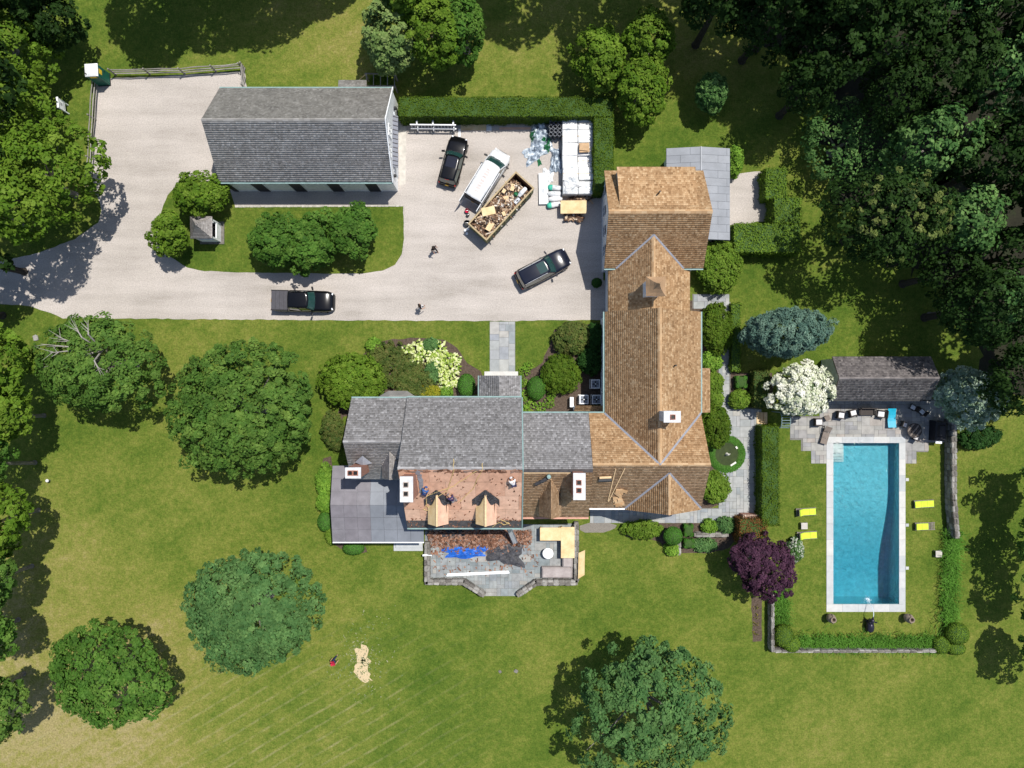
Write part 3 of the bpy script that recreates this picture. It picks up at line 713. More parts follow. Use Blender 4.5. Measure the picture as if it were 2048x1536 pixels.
chimney(house, 104.5, 125.5, 152, 198, 5.5, 10.0, 'brick', [(.46,.35),(.46,.64)])
mb = MB().cyl(gpt(42,178,7.7), gpt(62,166,8.3), .16, .16, 10); obj('felt_roll_on_roof', mb, M['tar'], house, True)
obj('vent_pipe', MB().cyl(gpt(64.5,162,7.6), gpt(64.5,162,8.7), .17, .17, 12).cyl(gpt(64.5,162,8.705), gpt(64.5,162,8.72), .10, .10, 12), M['copper_trim'], house, True)
# --- cedar east-west wing
cW, cE, cN, cS, cR, cz, cr = 142.2, 350, 53.7, 230, 141.8, 5.0, 8.2
dW, dE, dN, dR = 171.4, 350, -134, 260.6; dz, dr = 5.0, 8.2
gable_walls(house, cW/S-.4, cE/S, -cS/S, -cN/S, cz, cr, 'x', .3)
roof_face(house, [gpt(dW,cN,cz), gpt(cW,cN,cz), gpt(cW,cR,cr), gpt(dR,cR,cr)], 'cedar')
roof_face(house, [gpt(cE,cN,cz), gpt(cE-.6,cN,cz), gpt(dR,cR,cr), gpt(cE,cR,cr)], 'cedar')
x2W, x2E, x2r = 209.4, 350, 7.6; x2m = (x2W+x2E)/2; csl = lambda z: cR+(cr-z)/(cr-cz)*(cS-cR)
roof_face(house, [gpt(cW,cS,cz), gpt(x2W,cS,cz), gpt(x2m,csl(x2r),x2r), gpt(x2m,cR,cr), gpt(cW,cR,cr)], 'cedar_lightened')
roof_face(house, [gpt(x2E,cS,cz), gpt(cE,cS-.5,cz+.02), gpt(cE,cR,cr), gpt(x2m,cR,cr), gpt(x2m,csl(x2r),x2r)][0:1]+[gpt(cE+.01,cS-.6,cz+.02), gpt(cE,cR,cr), gpt(x2m,cR,cr), gpt(x2m,csl(x2r),x2r)], 'cedar_lightened')
roof_face(house, [gpt(x2W,cS+3,cz), gpt(x2W,cS,cz), gpt(x2m,csl(x2r),x2r), gpt(x2m,cS+3,x2r)], 'cedar')
roof_face(house, [gpt(x2E,cS,cz), gpt(x2E,cS+3,cz), gpt(x2m,cS+3,x2r), gpt(x2m,csl(x2r),x2r)], 'cedar')
obj('wall', MB().loft([[G(x2W+6,gy,0), G(x2E-6,gy,0), G(x2E-6,gy,cz+.05), G(x2m,gy,x2r-.2), G(x2W+6,gy,cz+.05)] for gy in (cS-4, cS-14)]), M['bluewhite'], house, True)
ridge(house, gpt(cW,cR,cr), gpt(cE,cR,cr), 'cedar', .14); ridge(house, gpt(x2m,csl(x2r),x2r), gpt(x2m,cS+3,x2r), 'cedar', .12)
for a, b in ((gpt(x2m,csl(x2r),x2r), gpt(x2W,cS,cz)), (gpt(x2m,csl(x2r),x2r), gpt(x2E,cS,cz))): strip(house, a, b, .17, 'flash', 'valley_flashing', .06)
bar(house, G(cW,cS+1.4,cz-.05), G(x2W,cS+1.4,cz-.05), .15, .1, 'white', 'gutter')
bar(house, G(cW,cN-1.2,cz-.08), G(dW,cN-1.2,cz-.08), .13, .1, 'copper_trim', 'gutter')
# --- cedar north-south wing
gable_walls(house, dW/S, dE/S, -cN/S-2, -dN/S, dz, dr, 'y', .25)
roof_face(house, [gpt(dW,dN,dz), gpt(dW,cN,dz), gpt(dR,cR,dr), gpt(dR,dN,dr)], 'cedar')
roof_face(house, [gpt(dE,cN,dz), gpt(dE,dN,dz), gpt(dR,dN,dr), gpt(dR,cR,dr)], 'cedar')
ridge(house, gpt(dR,dN,dr), gpt(dR,cR,dr), 'cedar', .17)
for a, b in ((gpt(dW,cN,cz), gpt(dR,cR,cr)), (gpt(dE,cN,cz), gpt(dR,cR,cr))): strip(house, a, b, .17, 'flash', 'valley_flashing', .06)
bar(house, G(dW-1.2,dN,dz-.08), G(dW-1.2,cN,dz-.08), .13, .12, 'copper_trim', 'gutter'); bar(house, G(dE+1.2,dN,dz-.08), G(dE+1.2,cN,dz-.08), .13, .12, 'copper_trim', 'gutter')
chimney(house, 258, 287, 46, 65.5, 7, 10.2, 'render', [(.53,.52)])
for gx, gy, z in ((291.5, -33, 7.1), (265, -345, 6.6)):
    obj('vent_pipe', MB().cyl(gpt(gx,gy,z-.3), gpt(gx,gy,z+.55), .07, .07, 8), M['plastic'], house, True)
# east bay with a little cedar roof
roof_face(house, [gpt(377,-30,3.3), gpt(377,54,3.3), gpt(348,54,4.3), gpt(348,-30,4.3)], 'cedar')
obj('wall', MB().box(348/S, 373/S, -52/S, 28/S, 0, 3.25), M['bluewhite'], house, True)
# --- connector with cupola
bW, bE, bR, bz, br, bS_ = 181, 336, 258.7, 3.8, 6.0, -134
aW, aE, aN, aS, aR, az, ar = 173, 359, -400.6, -216.7, -309, 4.2, 7.2
asl = lambda z: aS+(az-z)/(ar-az)*(aS-aR)*1.0
yv = aS-(br-az)/(ar-az)*(aS-aR)
xl = bW+(az-bz)/(br-bz)*(bR-bW); xr = bE-(az-bz)/(br-bz)*(bE-bR)
gable_walls(house, bW/S, bE/S, -bS_/S-.6, -aS/S+1.5, bz, br, 'y', .25)
roof_face(house, [gpt(bW,aS+.5,bz), gpt(bW,bS_,bz), gpt(bR,bS_,br), gpt(bR,yv,br), gpt(xl,aS,az)], 'cedar')
roof_face(house, [gpt(bE,bS_,bz), gpt(bE,aS+.5,bz), gpt(xr,aS,az), gpt(bR,yv,br), gpt(bR,bS_,br)], 'cedar')
ridge(house, gpt(bR,yv,br), gpt(bR,bS_-1,br), 'cedar', .17)
for q in (xl, xr): strip(house, gpt(q,aS,az), gpt(bR,yv,br), .16, 'flash', 'valley_flashing', .06)
# cupola
cx, cy = 253.5, -172; hs = 13
cup = obj('cupola', MB().box((cx-hs)/S, (cx+hs)/S, (-cy-hs)/S, (-cy+hs)/S, 5.0, 7.9), M['white'], house, True)
rings = []
for t in (0, .2, .45, .7, .92, 1.0):
    w = (hs+4)*(1-t)**1.75+.35; z = 7.9+1.9*t
    rings.append([((cx+sx*w)/S, (-cy+sy*w)/S, z+(.22*(1-t)**3 if sx*sy != 0 else 0)) for sx, sy in ((-1,-1),(0,-1),(1,-1),(1,0),(1,1),(0,1),(-1,1),(-1,0))])
obj('cupola_roof', MB().loft(rings), M['cedar_lightened'], cup, True)
for k in range(4):
    a = k*PI/2; ux, uy = math.cos(a), math.sin(a)
    Mx = Matrix.Translation((cx/S+ux*(hs/S+.012), -cy/S+uy*(hs/S+.012), 7.0)) @ Matrix.Rotation(a, 4, 'Z'); lv = MB()
    for i in range(7): lv.mbox(Mx @ Matrix.Translation((0,0,-.5+i*.16)) @ Matrix.Rotation(.5,4,'Y'), .03, .8, .10)
    obj('louvre', lv, M['bluewhite'], cup, True)
# --- north block
gable_walls(house, aW/S, aE/S, -aS/S, -aN/S, az, ar, 'x', .3)
roof_face(house, [gpt(aE,aN,az), gpt(aW,aN,az), gpt(aW,aR,ar), gpt(aE,aR,ar)], 'cedar')
roof_face(house, [gpt(aW,aS,az), gpt(xl,aS,az), gpt(bR,yv,br), gpt(bR,aR,ar), gpt(aW,aR,ar)], 'cedar')
roof_face(house, [gpt(xr,aS,az), gpt(aE,aS,az), gpt(aE,aR,ar), gpt(bR,aR,ar), gpt(bR,yv,br)], 'cedar')
ridge(house, gpt(aW,aR,ar), gpt(aE,aR,ar), 'cedar', .2)
bar(house, G(aW,aS+1.2,az-.08), G(xl+2,aS+1.2,az-.08), .12, .1, 'copper_trim', 'gutter'); bar(house, G(xr-2,aS+1.2,az-.08), G(aE,aS+1.2,az-.08), .12, .1, 'copper_trim', 'gutter')
# wide shed dormer to the north
dd = roof_face(house, [gpt(336,-398,5.7), gpt(192,-398,5.7), gpt(194,-322,6.80), gpt(334,-322,6.80)], 'cedar')
obj('dormer_wall', MB().loft([[G(gx,-394,4.4), G(gx,-394,5.50), G(gx,-326,6.45), G(gx,-330,5.5)] for gx in (195, 333)]), M['bluewhite'], house, True)
for i in range(4): window(house, G(aW+6.3,0)[0], G(0,-372+i*38)[1], 2.1, .9, 1.2, PI, True, 'dark')
# --- low zinc roofs, built panel by panel
def panel_roof(root, f, xs, ys, m, name='roof_panel', split=None):
    for j, (a, b) in enumerate(zip(ys[:-1], ys[1:])):
        xr_ = xs(j) if callable(xs) else xs
        for x0, x1 in zip(xr_[:-1], xr_[1:]):
            obj(name, MB().slab(up([f(x0+.2,b-.2), f(x1-.2,b-.2), f(x1-.2,a+.2), f(x0+.2,a+.2)]), .03), M[m], root, True)
zW, zE, zN, zS2, zR = 296, 418, -452, -276, 359.7
def zf(s):
    def f(gx, gy): return gpt(gx, gy, 3.3-.5*abs(gx-zR)/(zR-zW if gx < zR else zE-zR)+.0)
    return f
zroof = obj('zinc_roof', MB().slab([gpt(zW,zS2,2.75), gpt(zR,zS2,3.25), gpt(zR,zN,3.25), gpt(zW,zN,2.75)], .1).slab([gpt(zR+.02,zS2,3.25), gpt(zE,zS2,2.75), gpt(zE,zN,2.75), gpt(zR+.02,zN,3.25)], .1), M['flash'], house, True)
ys = [zN+i*(zS2-zN)/12 for i in range(13)]
panel_roof(zroof, zf(0), lambda j: [zR-.0-0, zR-.0] if 0 else ([zW, zW+(26 if j % 2 else 44), zR]), ys, 'zinc')
panel_roof(zroof, zf(1), lambda j: [zR, zR+(34 if j % 2 else 52), zE], ys, 'zinc')
bar(zroof, gpt(zR,zN,3.34), gpt(zR,zS2,3.34), .10, .04, 'zinc', 'ridge_roll').parent = zroof
obj('wall', MB().box((zW+8)/S, (zE-8)/S, -(zS2-6)/S, -(zN+8)/S, 0, 2.62), M['bluewhite'], house, True)
for gy in (-425, -395):      # white posts of the little porch beside the gravel yard
    pass
qW, qE, qN, qS, qR, qz, qr = -342, -168, 156, 301, 228, 3.2, 4.0
def qf(gx, gy): return gpt(gx, gy, qr-(qr-qz)*abs(gy-qR)/(qS-qR)+.02)
zr2 = obj('zinc_roof', MB().slab([gpt(qW,qS,qz-.05), gpt(qE,qS,qz-.05), gpt(qE,qR,qr-.05), gpt(qW,qR,qr-.05)], .1).slab([gpt(qE,qN,qz-.05), gpt(qW,qN,qz-.05), gpt(qW,qR+.02,qr-.05), gpt(qE,qR+.02,qr-.05)], .1), M['flash'], house, True)
xs2 = [qW+i*(qE-qW)/7 for i in range(8)]
for (a, b) in ((0, 3), (3, 7)):
    panel_roof(zr2, qf, xs2[a:b+1], [qN+i*(qR-qN)/3 for i in range(4)], 'zinc_brown' if a == 0 else 'zinc')
    panel_roof(zr2, qf, xs2[a:b+1], [qR+i*(qS-qR)/3 for i in range(4)], 'zinc_brown' if a == 0 else 'zinc')
obj('wall', MB().box((qW+7)/S, (mW+2)/S, -(qS-7)/S, -(qN+7)/S, 0, 3.05), M['bluewhite'], house, True)
bar(house, G(qW,qS+1.2,qz-.12), G(qE,qS+1.2,qz-.12), .12, .1, 'white', 'gutter')
# --- entrance porch
pW, pE, pN, pz, pr = -63, 16, -16, 3.2, 4.1
pm = (pW+pE)/2
gable_walls(house, pW/S, pE/S, -24/S, -pN/S, pz, pr, 'y', .25, 'white')
roof_face(house, [gpt(pW,pN,pz), gpt(pW,25,pz), gpt(pm,25,pr), gpt(pm,pN,pr)], 'grey'); roof_face(house, [gpt(pE,25,pz), gpt(pE,pN,pz), gpt(pm,pN,pr), gpt(pm,25,pr)], 'grey')
for gx in (pW-1, pE+1): bar(house, G(gx,pN,pz-.06), G(gx,25,pz-.06), .1, .1, 'copper_trim', 'gutter')
obj('door', MB().box(pm/S-.55, pm/S+.55, 13.5/S, 15.3/S, .15, 2.3), M['dark'], house, True)
obj('porch_step', MB().box(-55/S, 12/S, 12/S, 25/S, 0, .16), M['coping'], house, True)
# north bay
mb = MB(); mb.loft([[G(-258,26,3.1), G(-236,13,3.1), G(-200,13,3.1), G(-182,26,3.1)], [G(-240,26,3.9), G(-230,22,3.9), G(-208,22,3.9), G(-198,26,3.9)]]); obj('bay_roof', mb, M['barnroof_n'], house, True)
obj('bay_wall', MB().prism([G(-252,27)[:2], G(-233,16)[:2], G(-203,16)[:2], G(-188,27)[:2]], 0, 3.09), M['white'], house, True)
# little cedar-roofed wall beside the condensers
roof_face(house, [gpt(176,53,2.0), gpt(120,53,2.0), gpt(122,42,2.5), gpt(176,42,2.5)], 'cedar')
obj('wall', MB().box(122/S, 174/S, -53/S, -44/S, 0, 1.95), M['bluewhite'], house, True)
# garden step at the south-west corner
obj('garden_step', MB().box(W(788,0)[0], W(846,0)[0], W(0,1101)[1], W(0,1084)[1], 0, .17).box(W(793,0)[0], W(846,0)[0], W(0,1094)[1], W(0,1080)[1], .17, .34), M['coping'], house, True)
# windows round the walls
for gy in (-100, -60, -20, 18): window(house, dW/S+.25, -gy/S, 3.5, .9, 1.4, PI); window(house, dE/S-.25, -gy/S, 3.5, .9, 1.4, 0)
for gx in (-165, -120, -90, -30): window(house, gx/S, -mN/S-.3, 3.9, .9, 1.5, PI/2)
for gx in (-165, -120, -75, -30): window(house, gx/S, -mS/S+.3, 1.7, 1.0, 1.9, -PI/2); window(house, gx/S, -mS/S+.3, 4.3, .9, 1.3, -PI/2)
for gx in (-280, -225): window(house, gx/S, -wN/S-.3, 3.6, .9, 1.4, PI/2)
for gy in (60, 110): window(house, wW/S+.3, -gy/S, 3.4, .9, 1.4, PI)
for gx in (40, 70, 110): window(house, gx/S, -gN/S-.3, 3.2, .9, 1.4, PI/2); window(house, gx/S, -gS/S+.3, 2.2, .9, 1.5, -PI/2)
for gx in (160, 190, 250, 310): window(house, gx/S, -(cS-.0)/S+(.3 if gx < 209 else .18), 2.4, .9, 1.5, -PI/2)
# stray boards, tools and rolls lying on the roof are things of their own
def on_c(gx, gy): return gpt(gx, gy, cr-(gy-cR)/(cS-cR)*(cr-cz))
def loose(name, label, cat, mb, m, base): return single(name, mb, M[m], label, cat, base)
b = on_c(166,172); loose('felt_roll', 'dark and tan felt roll lying on the cedar roof beside the chimney', 'roll', MB().cyl(b+Vector((-.55,0,.2)), b+Vector((.55,.05,.2)), .15, .15, 12), 'felt', b)
b = on_c(166,168); loose('paper_roll', 'short buff paper roll on the cedar roof by the chimney', 'roll', MB().cyl(b+Vector((-.5,.05,.28)), b+Vector((.5,.1,.28)), .11, .11, 12), 'lumber', b)
for k, (a, c_, lab) in enumerate((((183,150),(176,215),'long straight batten lying down the cedar roof slope'), ((199,149),(177,216),'long slanting batten leaning across the cedar roof slope'))):
    a, c_ = on_c(*a), on_c(*c_); Mx = Matrix.Translation((a+c_)/2+Vector((0,0,.1))) @ (c_-a).to_track_quat('X','Z').to_matrix().to_4x4()
    loose('roof_batten', lab, 'board', MB().mbox(Mx, (c_-a).length, .07, .04), 'lumber', c_)
mb = MB()
for i in range(16):
    p = on_c(R.uniform(190,204), R.uniform(190,224)); mb.mbox(Matrix.Translation(p+Vector((0,0,.12+.03*(i%4)))) @ Matrix.Rotation(R.uniform(-.6,.6),4,'Z') @ Matrix.Rotation(.6,4,'X'), R.uniform(.4,.8), .28, .07, R.uniform(.5,1))
b = on_c(197,207); single('shingle_bundle', mb, M['cedar'], 'heap of loose cedar shingle bundles at the roof edge', 'shingles', b)

# ================================================================== barn
bz_, br_ = 3.5, 7.3
bn = thing('barn', 'long white barn with grey shingle roof and dark doors', 'barn', (*G(-390,-470)[:2], 0))
NW, NE, SW_, SE = (W(440,178,bz_), W(787,174,bz_), W(437.5,366,bz_), W(785.5,363,bz_)); RW, RE = W(404,245,br_), W(771.5,242,br_)
V_ = lambda p: Vector(p)
x0, x1 = (NW[0]+SW_[0])/2, (NE[0]+SE[0])/2; y0, y1 = (SW_[1]+SE[1])/2, (NW[1]+NE[1])/2
RW = (x0, (y0+y1)/2, br_); RE = (x1, (y0+y1)/2, br_); NW, NE, SW_, SE = (x0,y1,bz_), (x1,y1,bz_), (x0,y0,bz_), (x1,y0,bz_)
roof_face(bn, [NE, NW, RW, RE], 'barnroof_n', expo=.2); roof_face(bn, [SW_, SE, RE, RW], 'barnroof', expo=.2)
ridge(bn, RW, RE, 'barnroof_n', .16)
gable_walls(bn, x0, x1, y0, y1, bz_, br_, 'x', .12, 'white')
bar(bn, (x0,y0-.06,bz_-.08), (x1,y0-.06,bz_-.08), .12, .1, 'copper_trim', 'gutter'); bar(bn, (x0,y1+.06,bz_-.08), (x1,y1+.06,bz_-.08), .12, .1, 'copper_trim', 'gutter')
for s, yy in ((1, y1), (-1, y0)): bar(bn, (x1-.02, yy, bz_+.02), (x1-.02, (y0+y1)/2, br_+.02), .08, .22, 'white', 'barge_board')
ys_ = y0+.12
for px in (532, 605, 679, 752):
    cx_ = W(px, 0)[0]; d = obj('door', MB().box(cx_-.55, cx_+.55, ys_-.04, ys_+.05, .05, 2.9), M['dark'], bn, True)
    f = MB()
    for a, b in ((cx_-.63, cx_-.55), (cx_+.55, cx_+.63)): f.box(a, b, ys_-.06, ys_+.03, .03, 2.98)
    f.box(cx_-.63, cx_+.63, ys_-.07, ys_+.03, 2.9, 3.0); obj('door_frame', f, M['frame'], d, True)
mbd = MB().box(x0+.1, x0+.5, ys_-.09, ys_-.02, .2, 2.9); obj('corner_board', mbd, M['dark'], bn, True)
xe = x1-.12
pent = obj('pent_roof', MB().loft([[(xe-.02,yy,3.0),(xe+.42,yy,2.62),(xe+.42,yy,2.52),(xe-.02,yy,2.9)] for yy in (y0+1.6, y1-2.2)]), M['flash'], bn, True)
for i in range(12):
    yy = y0+1.75+i*(y1-y0-4.1)/11; bar(pent, (xe+.0,yy,3.03), (xe+.41,yy,2.66), .05, .04, 'tarstrip', 'standing_seam')
for px, py, z, w, h in ((0,262,5.0,.9,1.2),(0,300,5.0,.9,1.2)): window(bn, xe, W(0,py,4.8)[1], 4.7, w, h, 0)
for yy in (y0+2.6, y0+5.6): obj('door', MB().box(xe-.03, xe+.05, yy-1.2, yy+1.2, .05, 2.4), M['bluewhite'], bn, True)
for yy in (y0+.9, y1-1.4): obj('lantern', MB().box(xe+.02, xe+.22, yy-.1, yy+.1, 2.2, 2.6), M['plastic'], bn, True)
# lean-to store behind the barn
roof_face(bn, [W(733,160,2.2), W(677,160,2.2), W(676,178,2.9), W(733,178,2.9)], 'barnroof_n')
c0, c1 = W(678,161,2.2), W(731,178,2.2); obj('store_wall', MB().box(c0[0]+.1, c1[0]-.1, c1[1]-.3, c0[1]-.1, 0, 2.05), M['white'], bn, True)
# timber pen
c0 = W(731,147,1.5); c1 = W(790,178,1.5)
pen = thing('timber_pen', 'open weathered timber pen with slatted top against the barn back', 'pergola', (c0[0], c1[1], 0))
for px, py in ((731,148),(790,148),(731,172),(790,172),(760,148)):
    p = W(px, py, 1.5); obj('post', MB().box(p[0]-.06, p[0]+.06, p[1]-.06, p[1]+.06, 0, 1.6), M['rail'], pen, True)
bar(pen, W(731,147,1.65), W(790,149,1.65), .09, .1, 'rail', 'beam'); bar(pen, W(731,172,1.65), W(790,172,1.65), .09, .1, 'rail', 'beam')
for i in range(5):
    px = 733+i*14; bar(pen, W(px,147,1.76), W(px,176,1.76), .07, .08, 'rail', 'slat')
bar(pen, W(718,160,.3), W(731,149,1.2), .05, .05, 'lumber', 'brace')

# ================================================================== pool house
ph = thing('pool_house', 'small pool house with dark shingle roof half in tree shade', 'pool house', (*W(1765,756)[:2], 0))
pe, prr = 2.8, 4.2; a = W(1664.5,713,pe); b = W(1862,800,pe); x0, x1, y0, y1 = a[0], b[0], b[1], a[1]; ym = (y0+y1)/2
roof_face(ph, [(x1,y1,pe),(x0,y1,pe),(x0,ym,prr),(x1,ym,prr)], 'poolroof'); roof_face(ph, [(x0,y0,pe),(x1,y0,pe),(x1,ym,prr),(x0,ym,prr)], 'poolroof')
ridge(ph, (x0,ym,prr), (x1,ym,prr), 'poolroof', .13); gable_walls(ph, x0, x1, y0, y1, pe, prr, 'x', .2, 'bluewhite')
window(ph, x0+.2, ym-.3, 1.8, .9, 1.0, PI); 
for i in range(4): obj('door', MB().box(x0+1.4+i*2.2, x0+2.8+i*2.2, y0+.14, y0+.26, .05, 2.2), M['dark'], ph, True)
bar(ph, (x0,y0-.05,pe-.08), (x1,y0-.05,pe-.08), .1, .1, 'plastic', 'gutter')

# ================================================================== well house
wh = thing('well_house', 'little white well house with bell-shaped grey shingle roof', 'well house', (*W(423,468)[:2], 0))
a = W(381,433,2.4); b = W(424,477,2.4); cx_, cy_ = (a[0]+b[0])/2, (a[1]+b[1])/2; hw = (b[0]-a[0])/2
rings = []
for t in (0, .15, .35, .6, .85, 1):
    w = hw*(1-t)**1.35+.03; rings.append([(cx_-w,cy_-w,2.4+1.2*t),(cx_+w,cy_-w,2.4+1.2*t),(cx_+w,cy_+w,2.4+1.2*t),(cx_-w,cy_+w,2.4+1.2*t)])
wr_ = obj('roof', MB().loft(rings), M['deck_under'], wh, True)
VV, FF, vv, off = [], [], [], 0
for k in range(4):
    for r0, r1 in zip(rings[:-1], rings[1:]):
        V, F, vals = shingle_mesh([r0[k], r0[(k+1) % 4], r1[(k+1) % 4], r1[k]], .16, .09, .18, .02); VV.append(V); FF.append(F+off); vv.append(vals); off += len(V)
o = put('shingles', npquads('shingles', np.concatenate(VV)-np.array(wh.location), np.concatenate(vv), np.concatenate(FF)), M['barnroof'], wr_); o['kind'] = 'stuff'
w = hw-.12; t = .1; mb = MB().box(cx_-w,cx_+w,cy_-w,cy_-w+t,0,1.1).box(cx_-w,cx_+w,cy_+w-t,cy_+w,0,1.1).box(cx_-w,cx_-w+t,cy_-w+t,cy_+w-t,0,1.1).box(cx_+w-t,cx_+w,cy_-w+t,cy_+w-t,0,1.1)
obj('low_wall', mb, M['white'], wh, True)
for sx in (-1,1):
    for sy in (-1,1): obj('post', MB().box(cx_+sx*(w-.07)-.075,cx_+sx*(w-.07)+.075,cy_+sy*(w-.07)-.075,cy_+sy*(w-.07)+.075,1.1,2.38), M['white'], wh, True)
obj('lintel', MB().box(cx_-w,cx_+w,cy_-w-.02,cy_-w+.1,2.1,2.37).box(cx_+w-.1,cx_+w+.02,cy_-w+.1,cy_+w,2.1,2.37).box(cx_-w,cx_+w-.1,cy_+w-.1,cy_+w,2.1,2.37), M['white'], wh, True)
obj('well_head', MB().lathe([(.45,.3),(.45,1.0),(.36,1.0),(.36,.5),(0.01,.5)], 14, .5, (cx_,cy_,0)), M['stone'], wh, True)
obj('floor', MB().box(cx_-w+t,cx_+w-t,cy_-w+t,cy_+w-t,0.02,.3), M['dark'], wh, True)
obj('base_slab', MB().box(cx_-w-.25,cx_+w+.3,cy_-w-.2,cy_+w+.2,0.016,.10), M['stone'], wh, True)
# ------------------------------------------------------------------ plants
def unit(a): return a/np.maximum(np.linalg.norm(a, axis=-1, keepdims=True), 1e-9)
def leaf_quads(C, N, size, asp=.6):
    n = len(C); t = unit(np.cross(N, rng.normal(size=(n,3)))); b = np.cross(N, t)
    s = size*rng.uniform(.5, 1.5, (n,1)); t = t*s; b = b*s*asp; d = N*s*.18
    return np.stack([C+t-d, C+b, C-t-d, C-b], 1).reshape(-1, 3)
def dirs(n, zmin=-.4):
    i = np.arange(n)+.5; z = 1-(1-zmin)*i/n; ph = i*2.39996+rng.uniform(0, 6.28); r = np.sqrt(np.maximum(0, 1-z*z))
    return unit(np.c_[r*np.cos(ph), r*np.sin(ph), z]+rng.normal(0, .07, (n,3)))
def crown_mesh(rx, ry, rz, rc=.75, leaf=.17, per=60, dens=1.7, lump=.2, nl=9, gap=.10, zmin=-.45, name='crown', asp=.62, tilt=.0):
    area = 2*PI*((rx*ry)**.8+(rx*rz)**.8+(ry*rz)**.8)/1.6*(1-zmin)/2
    nC = max(8, int(1.25*dens*area/(PI*rc*rc)))
    ext = np.array([rx, ry, rz]); zz = np.linspace(1, zmin, 400); rxy = math.sqrt(rx*ry)
    cdf = np.cumsum(np.sqrt((1-zz*zz)/rxy**2+zz*zz/rz**2)); cdf = (cdf-cdf[0])/(cdf[-1]-cdf[0])
    ii = np.arange(nC)+.5; z_ = np.interp(ii/nC, cdf, zz); ph = ii*2.39996+rng.uniform(0, 6.28); r_ = np.sqrt(np.maximum(0, 1-z_*z_))
    D = unit(np.c_[r_*np.cos(ph), r_*np.sin(ph), z_]+rng.normal(0, .05, (nC,3))); Ld = unit(rng.normal(size=(nl,3))*np.array([1,1,.6])); La = rng.uniform(-.8, .8, nl)*lump
    f = 1+(La[None,:]*np.clip((D @ Ld.T-.70)/.30, 0, 1)**.8).sum(1)
    keep = rng.random(nC) > gap; D, f = D[keep], f[keep]
    ext = np.array([rx, ry, rz]); C = D*ext*(f*rng.uniform(.84, 1.02, len(D)))[:,None]
    C[:,2] += tilt*0
    inner = D[rng.random(len(D)) < .4]; inner = unit(inner+rng.normal(0,.1,inner.shape)); Ci = inner*ext*rng.uniform(.62, .8, (len(inner),1))
    Cc = np.concatenate([C, Ci]); Dn = np.concatenate([unit(D/ext*min(ext)), inner]); rcs = rc*np.concatenate([rng.uniform(.7, 1.3, len(C)), np.full(len(Ci), 1.6)])
    k = np.repeat(np.arange(len(Cc)), per)
    d = unit(rng.normal(size=(len(k),3))+Dn[k]*.9)
    pos = Cc[k]+d*(rcs[k]*rng.uniform(.55, 1.0, len(k)))[:,None]*np.array([1,1,.8])
    N = unit(d*.55+Dn[k]*.4+np.array([0,0,.55])+rng.normal(0, .38, (len(k),3)))
    V = leaf_quads(pos, N, leaf, asp)
    val = np.clip(.5+rng.normal(0, .16, len(Cc))[k]+rng.normal(0, .17, len(k)), 0, 1)
    return V, val, C
def crown_part(root, V, val, m, name='crown'):
    return put(name, npquads(name, V, val), M[m], root)
def tree(label, px, py, rx, ry, zc, rz, m, group=None, rot=0, name='tree', rc=.75, leaf=.17, per=60, dens=1.7, lump=.2, gap=.1, trunk=.28, zmin=-.45, limbs=6, asp=.62, shift=(0,0), base=None):
    k = (1-zc/H)/S; x, y, _ = W(px, py, zc); rx, ry = rx*k, ry*k
    if base: b_ = W(*base); shift = (b_[0]-x, b_[1]-y)
    root = thing(name, label, 'tree', (x+shift[0], y+shift[1], 0), 0, group)
    V, val, C = crown_mesh(max(.5*rx, rx-rc*.5), max(.5*ry, ry-rc*.5), max(.5*rz, rz-rc*.5), rc, leaf, per, dens, lump, 22, gap, zmin, asp=asp)
    c, s = math.cos(rot), math.sin(rot); Rm = np.array([[c,s,0],[-s,c,0],[0,0,1]])
    off = np.array([-shift[0], -shift[1], zc]); V = V @ Rm+off; C = C @ Rm+off
    cr_ = crown_part(root, V, val, m)
    top = Vector((-shift[0]*.8, -shift[1]*.8, zc*.95)); fork = Vector((-shift[0]*.3, -shift[1]*.3, max(.4, zc-rz*.75)))
    mb = MB(); mb.cyl((0,0,-.1), (0,0,.3), trunk*1.5, trunk*1.1, 9).cyl((0,0,.3), fork, trunk*1.1, trunk*.8, 9).cyl(fork, top, trunk*.8, trunk*.35, 8)
    bk = M['bark_dark' if m == 'forest' else 'bark']; obj('trunk', mb, bk, root)
    mb = MB(); pick = rng.choice(len(C), min(limbs, len(C)), replace=False)
    for i in pick:
        e = Vector(C[i])*.92; e.z = max(e.z-.2, fork.z+.2); s0 = fork.lerp(top, R.uniform(0, .7)); mid = s0.lerp(e, .5)+Vector((0,0,.3))
        mb.cyl(s0, mid, trunk*.4, trunk*.22, 6).cyl(mid, e, trunk*.22, .02, 6)
    obj('limb', mb, bk, root)
    return root
def shrub(label, px, py, rx, ry, h, m, name='shrub', group=None, rot=0, rc=.3, leaf=.10, per=34, dens=2.0, lump=.18, gap=.06, asp=.6, cat='shrub'):
    zc = h*.5; k = (1-zc/H)/S; x, y, _ = W(px, py, zc)
    root = thing(name, label, cat, (x, y, 0), 0, group)
    V, val, C = crown_mesh(rx*k, ry*k, h*.55, rc, leaf, per, dens, lump, 7, gap, -.7, asp=asp)
    c, s = math.cos(rot), math.sin(rot); Rm = np.array([[c,s,0],[-s,c,0],[0,0,1]])
    V = V @ Rm+np.array([0,0,zc]); V[:,2] = np.maximum(V[:,2], .02); crown_part(root, V, val, m, 'foliage')
    mb = MB()
    for i in range(5):
        a = R.uniform(0, 6.28); mb.cyl((0,0,0), (rx*k*.5*math.cos(a), ry*k*.5*math.sin(a), h*.55), .04, .015, 5)
    obj('stem', mb, M['bark'], root)
    return root
